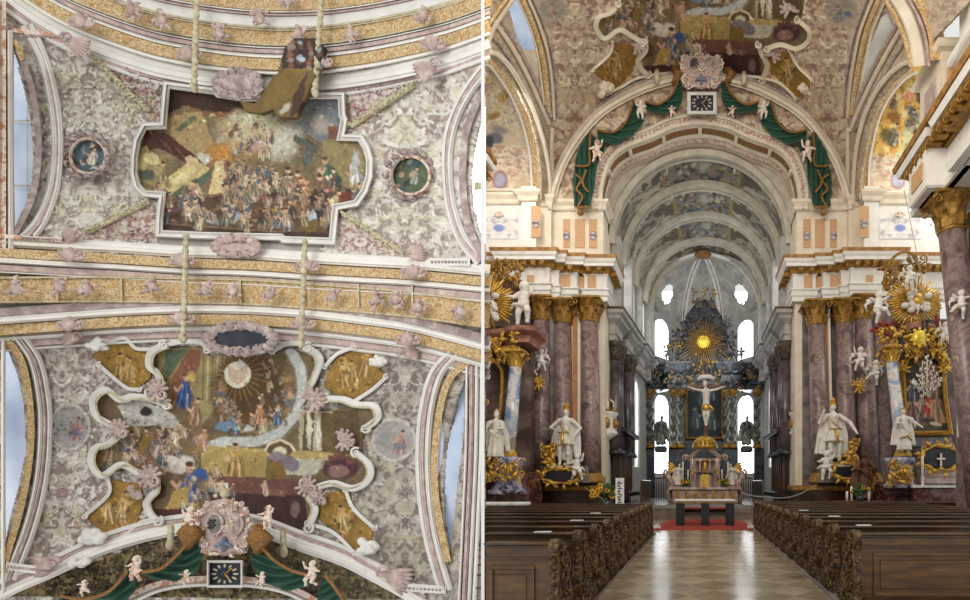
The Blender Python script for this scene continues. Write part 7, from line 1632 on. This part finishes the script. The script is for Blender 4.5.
def big_statue(px, y0, y1, Y, lab, f, hel):
    b = P(px, y1, Y); h = P(px, y0, Y).z-b.z; t = thing('statue', lab, 'statue', b)
    armL, armR = ((-.24, -.02, .64), (-.13, -.16, .6)), ((.26, .0, .64), (.2, -.16, .5))
    if f < 0: armL, armR = ((-.24, -.03, .66), (-.2, -.12, .82)), ((.25, -.04, .66), (.3, -.18, .5))
    statue_fig('figure', b, h, statue, t, False, armL, armR, contr=f, lean=.02*f, vox=.0105)
    mb = MB(); hz = b.z+h*.915; hx = b.x+h*.02*f
    mb.ell((hx, b.y+.01, hz+h*.035), (h*.057, h*.062, h*.045), 12, 8)
    for k in range(10): mb.ell((hx, b.y-h*.05+h*.012*k, hz+h*(.085+.02*math.sin(k*.4))), (h*.016, h*.02, h*.035), 6, 5)
    for k in range(6): mb.leaf((hx+(k-2.5)*h*.018, b.y+.02, hz+h*.07), h*.1, h*.04, PI/2+(k-2.5)*.2, .3)
    mb.build('plumed_helmet', gold, t)
    mb = MB(); mb.tube([(b.x-h*.09, b.y-h*.1, b.z+h*.72), (b.x, b.y-h*.12, b.z+h*.62), (b.x+h*.1, b.y-h*.1, b.z+h*.54)], [.03*h*.3, .03*h*.4, .03*h*.3], 5); mb.tube([(b.x-h*.1, b.y-h*.1, b.z+h*.56), (b.x+h*.1, b.y-h*.1, b.z+h*.56)], h*.012, 5)
    mb.tube([(b.x-h*.01, b.y-h*.12, b.z+h*.56), (b.x, b.y-h*.17, b.z+h*.45), (b.x+h*.01, b.y-h*.18, b.z+h*.34)], [h*.018, h*.03, h*.012], 6)
    for k in range(7): a = PI*(k/6); mb.ell((b.x-h*.13*math.cos(a), b.y-h*.135*math.sin(a)-.01, b.z+h*.36), h*.014, 6, 4)
    mb.build('gilt_trim', gold, t)
    MB().box(b.x-h*.2, b.x+h*.22, b.y-h*.14, b.y+h*.14, b.z-.14, b.z, .04).build('base', statue, t); return t
big_statue(565, 407, 466, 20.7, 'white warrior statue with gold plumed helmet before the west pier', 1, True)
big_statue(834, 402, 464, 20.7, 'white warrior statue with gold helmet before the east pier', -1, True)
c = P(576.5, 481, 20.2); putto_fig('cherub', c, 1.2, statue, None, 1, False, label='white cherub with raised arms at the feet of the west warrior', cat='cherub')
c = P(826, 480, 20.2); putto_fig('cherub', c, 1.25, statue, None, 0, False, flip=-1, label='white cherub standing at the feet of the east warrior', cat='cherub')
rocaille(560, 476, 38, 16, 20.5, 'rocaille_cartouche', 'dark oval cartouche in a gilt curling frame under the west warrior', 'cartouche'); rocaille(846, 471, 26, 17, 20.5, 'rocaille_cartouche', 'black oval cartouche in a gilt wreath under the east warrior', 'cartouche')
for px, py, w_, lab in ((549, 458, .5, 'gilt shield with scales beside the legs of the west warrior'), (852, 452, .42, 'gilt trophy mass beside the east warrior')):
    mb = MB(); cluster(mb, px-5, py-13, px+5, py+12, 20.8, 34, .17, int(px), dy=.2); mb.build('gilt_trophy', gold, label=lab, cat='trophy')
trim(MB().plate([(541, 466), (588, 466), (590, 483), (540, 483)], 21.3, .5, .05), marbleg); trim(MB().plate([(820, 464), (862, 464), (864, 483), (818, 483)], 21.3, .5, .05), marbleg)
# pairs of small angels with gilt shells on the outer piers
for px, py, h_, po, f, lab, m_ in ((527, 388, 1.1, 2, 1, 'white cherub with a gilt shell, lower one on the west outer pier', statue), (541, 372, 1.0, 1, 1, 'white cherub flying with raised arm, upper one on the west outer pier', statue),
                          (860, 372, 1.1, 1, -1, 'white cherub with a gilt shell on the east pier, nearer the warrior', statue), (875, 385, 1.1, 2, -1, 'white cherub on the east pier, nearer the altar column', statue)):
    c = P(px, py, 20.9); putto_fig('cherub', c, h_, m_, None, po, True, flip=f, label=lab, cat='cherub', group='flying cherubs of the outer piers')
for px, py, lab in ((538, 383, 'west'), (858, 386, 'east')): mb = MB(); shell(mb, P(px, py, 20.8), .35, .5, 9, 5); mb.build('gilt_shell', gold, label='gilt shell below the flying cherubs on the %s outer pier' % lab, cat='shell')

# ================================================================== SIDE ALTARS
# --- east altar
Ye = 18.5; g_ = lambda px, py, Y=Ye: P(px, py, Y)
t = thing('side_altar', 'east side altar of dark red marble with gilt framed painting', 'altar', g_(925, 505))
mb = MB(); p, q = g_(884, 503), g_(968, 484); mb.box(p.x, q.x+.3, 18.2, 20.5, 0, q.z, .05); mb.build('plinth', marbled, t)
mb = MB(); p, q = g_(914, 506, 17.6), g_(954, 488, 17.6); mb.box(p.x, q.x, 17.6, 18.3, 0, q.z, .04); mb.build('mensa', marbled, t); mb = MB(); mb.box(p.x-.1, q.x+.1, 17.5, 18.4, q.z, q.z+.09, .02); mb.build('mensa_top', linen, t)
mb = MB()
for a, b, c_, d in ((922, 958, 484, 477), (925, 955, 477, 470)): p, q = g_(a, c_, 18.3), g_(b, d, 18.3); mb.box(p.x, q.x+.2, 18.3, 19, p.z, q.z, .03)
mb.box(g_(956, 0).x, g_(966, 0).x, 18.3, 19, g_(0, 486).z, g_(0, 474).z, .03); mb.build('altar_steps', mat('pale_pink_marble', [(.4, '#b79f96'), (.6, '#d8c8bf')], 3, .3), t)
p, q = g_(896, 440, 19.4), g_(962, 330, 19.4); MB().box(p.x, q.x, 19.4, 19.8, g_(0, 484, 19.4).z, g_(0, 318, 19.4).z, .05).build('back_wall', mat('altar_grey_red_marble', [(.4, '#4c3a36'), (.6, '#75635c'), (.7, '#8a7a70')], 1.6, .3), t)
p, q = g_(908, 447, 19.2), g_(952, 437, 19.2); MB().box(p.x, q.x, 19.2, 19.5, p.z, q.z, .03).build('predella', mat('red_yellow_inlay', [(.4, '#5c6770'), (.52, '#8c8f90'), (.6, '#a83c28'), (.68, '#d9a24a')], 4, .35), t)
def west_or_east_paint(cv, xc, y1, pal):
    cv.mix(np.ones(cv.X.shape), pal[0]); cv.noise(9, .4, 6); cv.poly([(xc-8, y1-75), (xc+6, y1-78), (xc+14, y1-50), (xc-4, y1-45)], '#a98a66', .6, 0, 6)
    for x, y, h_, c, c2, l in ((-12, -6, 36, '#74504a', '#5d4a63', -.05), (-4, -14, 26, '#8b8272', '#5a5248', 0), (3, -14, 26, '#b5352a', '#8a5a4c', 0), (14, -8, 34, '#9b7f63', '#b0906c', -.15), (-14, -30, 24, '#4d5360', '#3b3f48', 0), (8, -34, 22, '#8a6a58', '#6a5448', .1)): cv.figure(xc+x, y1+y, h_, c, lean=l, robe2=c2)
    cv.poly([(xc-20, y1-10), (xc+22, y1-9), (xc+22, y1), (xc-20, y1)], '#4c4a40'); cv.ell(xc+10, y1-8, 7, 2.2, '#c9bda8', 10); cv.ell(xc-5, y1-8, 8, 2, '#75583c'); cv.noise(3, .3, 8)
FE = smooth([(903.5, 369), (909, 358), (915, 353), (923, 351), (931, 353), (938, 359), (943, 369)], 4)+[Vector((945, 398)), Vector((950, 432)), Vector((907, 433)), Vector((905, 400))]
tp_ = thing('altar_painting', 'arched altar painting of robed figures and a small white dog in a gilt frame', 'painting', g_(927, 433, 19.1))
canvas_mesh('painting', (900, 348, 953, 436), .7, 19.2, lambda cv: west_or_east_paint(cv, 926, 432, ['#3b352f']), paintm, poly=[tuple(p) for p in FE], parent=tp_, thick=.04)
MB().sweep(FE, [(-1.8, 0), (-1.8, .15), (0, .28), (1.2, .2), (2, .25), (3, .1), (3, 0)], 19.15, True).build('frame', gold, tp_)
mb = MB()
for x, y in ((902, 369), (945, 369)): shell(mb, g_(x, y, 18.9), .35, PI/2, 7, 4)
cluster(mb, 905, 345, 920, 356, 18.9, 16, .16, 3); cluster(mb, 928, 345, 944, 358, 18.9, 18, .16, 4); cluster(mb, 943, 358, 950, 372, 18.9, 10, .16, 5); mb.build('gilt_rocaille', gold, tp_)
# blue and white marble column of the east altar
t = column(890, 903, .23, 18.2, 347, 457, marbleb, 'blue and white marble column with gilt capital at the east side altar', capm=gold)
tt = thing('column_pedestal', 'curved pedestal with gilt ornament under the blue column of the east side altar', 'pedestal', g_(901, 488)); a = g_(901, 488, 18.1)
MB().lathe((a.x, 18.2, a.z), [(.62, 0), (.62, .12), (.5, .2), (.42, .5), (.5, .9), (.6, 1.0), (.62, 1.12), (.3, 1.18)], 12).build('body', mat('blue_red_marble', [(.38, '#3f2f3a'), (.5, '#8c8fae'), (.58, '#d3cfd8'), (.68, '#6b3f3a')], 2.6, .2, dist=1.3), tt)
mb = MB(); cluster(mb, 889, 461, 897, 484, 17.7, 16, .15, 5, 'cl'); cluster(mb, 898, 466, 906, 482, 17.55, 12, .14, 6, 'cl'); cluster(mb, 906, 462, 912, 483, 17.7, 12, .14, 7, 'cl'); mb.build('gilt_ornament', gold, tt)
b = g_(904.5, 452, 17.8); tt = thing('statue', 'white and gold statue of a crowned woman beside the east altar painting', 'statue', b); h = g_(904, 408, 17.8).z-b.z
statue_fig('figure', b, h, statue, tt, True, ((-.2, -.05, .66), (-.1, -.2, .62)), ((.22, -.05, .66), (.3, -.18, .56)), lean=-.03, vox=.012); mb = MB(); mb.tube([(b.x-h*.13, b.y-.12, b.z+h*.3), (b.x, b.y-.3, b.z+h*.36), (b.x+h*.13, b.y-.15, b.z+h*.26)], .035, 6); mb.lathe((b.x-h*.03, b.y-.01, b.z+h*.96), [(h*.04, 0), (h*.05, .06), (h*.045, .02)], 8); mb.build('gilt_hem', gold, tt)
# broken pediment with red cloth and gilt volutes, round gilt boss
t = thing('altar_pediment', 'curved red and gilt pediment over the east altar painting', 'pediment', g_(920, 345, 18.8))
MB().sweep(smooth([(884, 346), (892, 338), (902, 330), (913, 325), (921, 324)], 5), [(-3, 0), (-3, .4), (2, .5), (3, .3), (3, 0)], 19.2).build('broken_arch', mat('salmon_marble', [(.4, '#8c5648'), (.6, '#b98672')], 3, .4), t)
MB().sweep(smooth([(928, 326), (938, 330), (946, 338), (950, 346)], 5), [(-3, 0), (-3, .4), (2, .5), (3, .3), (3, 0)], 19.2).build('broken_arch', MATS['salmon_marble'], t)
mb = MB(); cluster(mb, 879, 330, 900, 368, 18.5, 40, .18, 11); cluster(mb, 905, 330, 945, 352, 18.7, 44, .16, 12); mb.build('gilt_ornament', gold, t)
c = g_(919, 338, 18.4); mb = MB(); mb.ell(c, (.3, .2, .3), 14, 10); shell(mb, c, .4, PI/2, 11, 6.2); mb.build('gilt_boss', MATS['bright_gilt_sun'], t)
mb = MB(); cluster(mb, 876, 322, 892, 336, 18.6, 12, .2, 14, 'lb'); cluster(mb, 930, 322, 945, 336, 18.8, 12, .2, 15, 'lb'); mb.build('red_drapery', redcloth, t)
def glory(cx_, cy_, rx, ry, Y, lab, gap=0, x_min=None):
    c = P(cx_, cy_, Y); t = thing('gilt_glory', lab, 'glory', P(cx_, cy_+ry, Y), 'gilt glories over the side altars'); mb = MB(); rr = random.Random(3)
    for k in range(46):
        a = k*2*PI/46+.04; L_ = rr.uniform(.8, 1.12); e = P(cx_+rx*L_*math.cos(a), cy_-ry*L_*math.sin(a), Y)
        if x_min and cx_+rx*L_*math.cos(a) < x_min: continue
        mb.tube([(c.x+(e.x-c.x)*.3, Y, c.z+(e.z-c.z)*.3), (e.x, Y+.1, e.z)], [.03, .055], 4)
    mb.build('rays', gold, t); mb = MB()
    for k in range(16): a = rr.uniform(0, 6.28); q = rr.uniform(.15, .42); mb.ell((c.x+q*1.4*math.cos(a), Y-.15, c.z+q*math.sin(a)), (.16, .14, .12), 8, 6)
    mb.build('clouds', statue, t); mb = MB(); mb.ell((c.x, Y-.25, c.z), (.2, .12, .24), 10, 8); mb.build('centre', gold, t); return t
glory(915.5, 302, 29, 24, 19.0, 'large gilt glory of rays above the east altar painting')
for px, py, h_, po, f, lab in ((909, 286, 1.0, 0, 1, 'white cherub above the gilt glory of the east altar'), (878, 318, 1.25, 2, 1, 'large white angel reclining beside the capitals over the east altar'), (945, 340, .9, 1, -1, 'small white cherub at the end of the east pediment'), (961, 312, .85, 2, -1, 'white angel by the great near column'), (918, 309, .6, 2, 1, 'tiny white cherub in the centre of the east glory')):
    c = P(px, py, {918: 18.75, 961: 13.78}.get(px, 18.3)); putto_fig('cherub', (c.x, c.y, c.z-.2), h_, statue, None, po, h_ > .8, flip=f, label=lab, cat='cherub', group='cherubs over the east altar')
mb = MB(); cluster(mb, 884, 268, 900, 292, 19.4, 34, .17, 21); mb.sweep(smooth([(884, 290), (886, 270), (893, 258), (904, 252), (914, 256), (920, 268)], 5), [(-1.5, 0), (-1.5, .2), (1.5, .2), (1.5, 0)], 19.3); cluster(mb, 908, 256, 924, 276, 19.3, 20, .15, 22); mb.build('gilt_vine', dgold, label='gilt scrolling vine crowning the east side altar', cat='ornament')
rocaille(941, 458, 42, 27, 18.0, 'tabernacle_shrine', 'black arched tabernacle front in a gilt rocaille frame on the east altar', 'tabernacle')
c = g_(941, 470, 17.8); t = thing('altar_cross', 'small white altar cross standing in the gilt frame', 'cross', c); MB().box(c.x-.03, c.x+.03, c.y-.02, c.y+.02, c.z, c.z+.62, .01).build('upright', statue, t); MB().box(c.x-.15, c.x+.15, c.y-.03, c.y+.03, c.z+.38, c.z+.45, .01).build('crossbar', statue, t); MB().lathe(c, [(.14, 0), (.08, .08), (.03, .14)], 8).build('foot', gold, t)
c = g_(922.5, 487, 17.6); t = thing('altar_candle', 'tall white candle on the east side altar mensa', 'candle', c); MB().lathe(c, [(.13, 0), (.05, .08), (.05, .3), (.08, .36)], 8).build('holder', statue, t); MB().lathe(c, [(.045, .36), (.045, 1.12), (.01, 1.15)], 8).build('candle', wax, t)
# seated dark madonna at the east pier
b = P(865, 497, 19.2); b.z = .9; t = thing('dark_statue', 'dark carved seated figure in brown robes against the east pier', 'statue', b); statue_fig('figure', b, 2.0, w3, t, True, ((-.18, -.1, .64), (-.06, -.22, .58)), ((.18, -.1, .64), (.08, -.22, .62)), vox=.016); MB().box(b.x-.6, b.x+.6, 18.9, 19.7, 0, .9, .05).build('base', redcloth, t); mb = MB(); cluster(mb, 855, 464, 876, 490, 19.4, 20, .2, 5, 'lb'); mb.build('carved_mantle', bronze, t)
# chandelier hanging in front of the east altar
c = P(927, 355, 16.2); t = thing('chandelier', 'crystal chandelier hanging in front of the arched altar painting', 'chandelier', P(927, 394, 16.2))
mb = MB(); rr = random.Random(6); H0 = P(927, 394, 16.2).z
for lv, (r, dz) in enumerate(((.05, 1.25), (.14, 1.05), (.22, .85), (.32, .65), (.45, .45), (.4, .3), (.25, .15), (.1, .02))):
    n = 4+int(r*40)
    for k in range(n): a = 2*PI*k/n+lv; mb.ell((c.x+r*math.cos(a), c.y+r*math.sin(a), H0+dz+rr.uniform(-.06, .06)), (.022, .022, .05), 5, 4)
mb.build('crystals', crystal, t, kind=None)
mb = MB(); mb.tube([(c.x, c.y, H0), (c.x, c.y, H0+1.3)], .02, 6)
for k in range(8): a = k*PI/4; mb.tube([(c.x, c.y, H0+.25), (c.x+.3*math.cos(a), c.y+.3*math.sin(a), H0+.2), (c.x+.45*math.cos(a), c.y+.45*math.sin(a), H0+.5)], .014, 5)
mb.build('arms', statue, t)
tz = P(904, 190, 16.2); MB().tube([(c.x, c.y, H0+1.3), (c.x-.2, c.y, H0+4), (tz.x, c.y, tz.z)], .012, 5).build('cable', ropem, t)
# --- west altar (mostly behind the partition)
Yw = 19.0; t = thing('side_altar', 'west side altar of dark red marble with a gilt arched frame', 'altar', P(500, 510, Yw))
for a, b, c_, d, m_ in ((470, 530, 512, 472, MATS['blue_red_marble']),): p, q = P(a, c_, 19), P(b, d, 19); MB().box(K*19.0+.1, q.x, 18.9, 20.5, 0, q.z, .06).build('plinth', marbled, t)
p, q = P(486, 440, 20.2), P(531, 325, 20.2); MB().box(K*20.2+.05, q.x, 20.2, 20.6, 1.4, q.z, .05).build('back_wall', MATS['altar_grey_red_marble'], t)
mb = MB(); plan = [(K*19.6+.1, 19.6), (P(508, 0, 19).x, 19.3), (P(515, 0, 19).x, 19.0), (P(529, 0, 19).x, 19.0), (P(529, 0, 19).x, 20.3)]; z0 = P(0, 342, 19).z; mb.run(plan, [(-.4, z0), (.0, z0), (.05, z0+.25), (.3, z0+.4), (.35, z0+.55), (-.4, z0+.6)]); mb.build('cornice', MATS['salmon_marble'], t)
mb = MB(); cluster(mb, 487, 338, 512, 362, 19.2, 40, .17, 31); cluster(mb, 512, 330, 520, 352, 18.8, 10, .14, 32); mb.sweep(smooth([(486, 357), (492, 359), (499, 366), (502, 374), (501, 400), (498, 425)], 4), [(-1.5, 0), (-1.5, .2), (1.5, .25), (1.5, 0)], 19.6); mb.build('gilt_ornament', gold, t)
column(517, 508, .25, 18.9, 351, 457, marbleb, 'blue and white marble column with gilt capital at the west side altar', capm=gold)
a = P(507, 494, 18.8); tt = thing('column_pedestal', 'mottled pedestal with gilt ornament under the blue column of the west side altar', 'pedestal', a); MB().lathe((a.x, 18.9, a.z), [(.75, 0), (.75, .15), (.6, .2), (.5, .6), (.55, 1.1), (.68, 1.25), (.7, 1.4), (.3, 1.48)], 12).build('body', MATS['blue_red_marble'], tt)
mb = MB(); cluster(mb, 487, 460, 498, 480, 18.2, 16, .15, 5, 'cl'); cluster(mb, 500, 462, 508, 480, 18.1, 14, .13, 6, 'cl'); cluster(mb, 512, 458, 522, 482, 18.3, 16, .15, 7, 'cl'); mb.build('gilt_ornament', gold, tt)
b = P(495.5, 459, 18.3); t = thing('statue', 'white and gold bishop statue with a crozier beside the blue west column', 'statue', b); h = P(0, 411, 18.3).z-b.z; statue_fig('figure', b, h, statue, t, True, ((-.17, -.05, .66), (-.14, -.14, .72)), ((.18, -.05, .64), (.1, -.2, .6)), lean=.02, hat='mitre', vox=.012)
mb = MB(); x = b.x-.28; mb.tube([(x, b.y-.25, b.z), (x, b.y-.25, b.z+h*1.12)], .025, 6); mb.curl((x+.02, b.y-.25, b.z+h*1.17), .13, 1.4, -2, .03, 1); mb.build('crozier', gold, t)
glory(486.5, 302, 28, 26, 19.4, 'gilt glory of rays above the west altar, cut by the partition', x_min=484.5)
c = P(523, 325, 19.2); putto_fig('cherub', c, 1.75, statue, None, 0, False, flip=-1, label='white seated angel on the cornice of the west altar', cat='cherub')
c = P(493, 312, 18.9); mb = MB(); cluster(mb, 487, 300, 497, 318, 18.9, 8, .2, 3, 'b'); mb.build('white_cloud_ornament', statue, label='white cloud with a small head in the centre of the west glory', cat='ornament')
mb = MB(); cluster(mb, 486, 262, 522, 284, 20.4, 60, .18, 33); mb.build('gilt_vine', dgold, label='gilt scrolling vine crowning the west side altar', cat='ornament')
MB().plate([(486, 280), (508, 280), (522, 288), (514, 296), (500, 290), (486, 292)], 20.6, .3, .05).build('dark_canopy', marbled, label='dark red carved canopy edge over the west glory', cat='canopy')
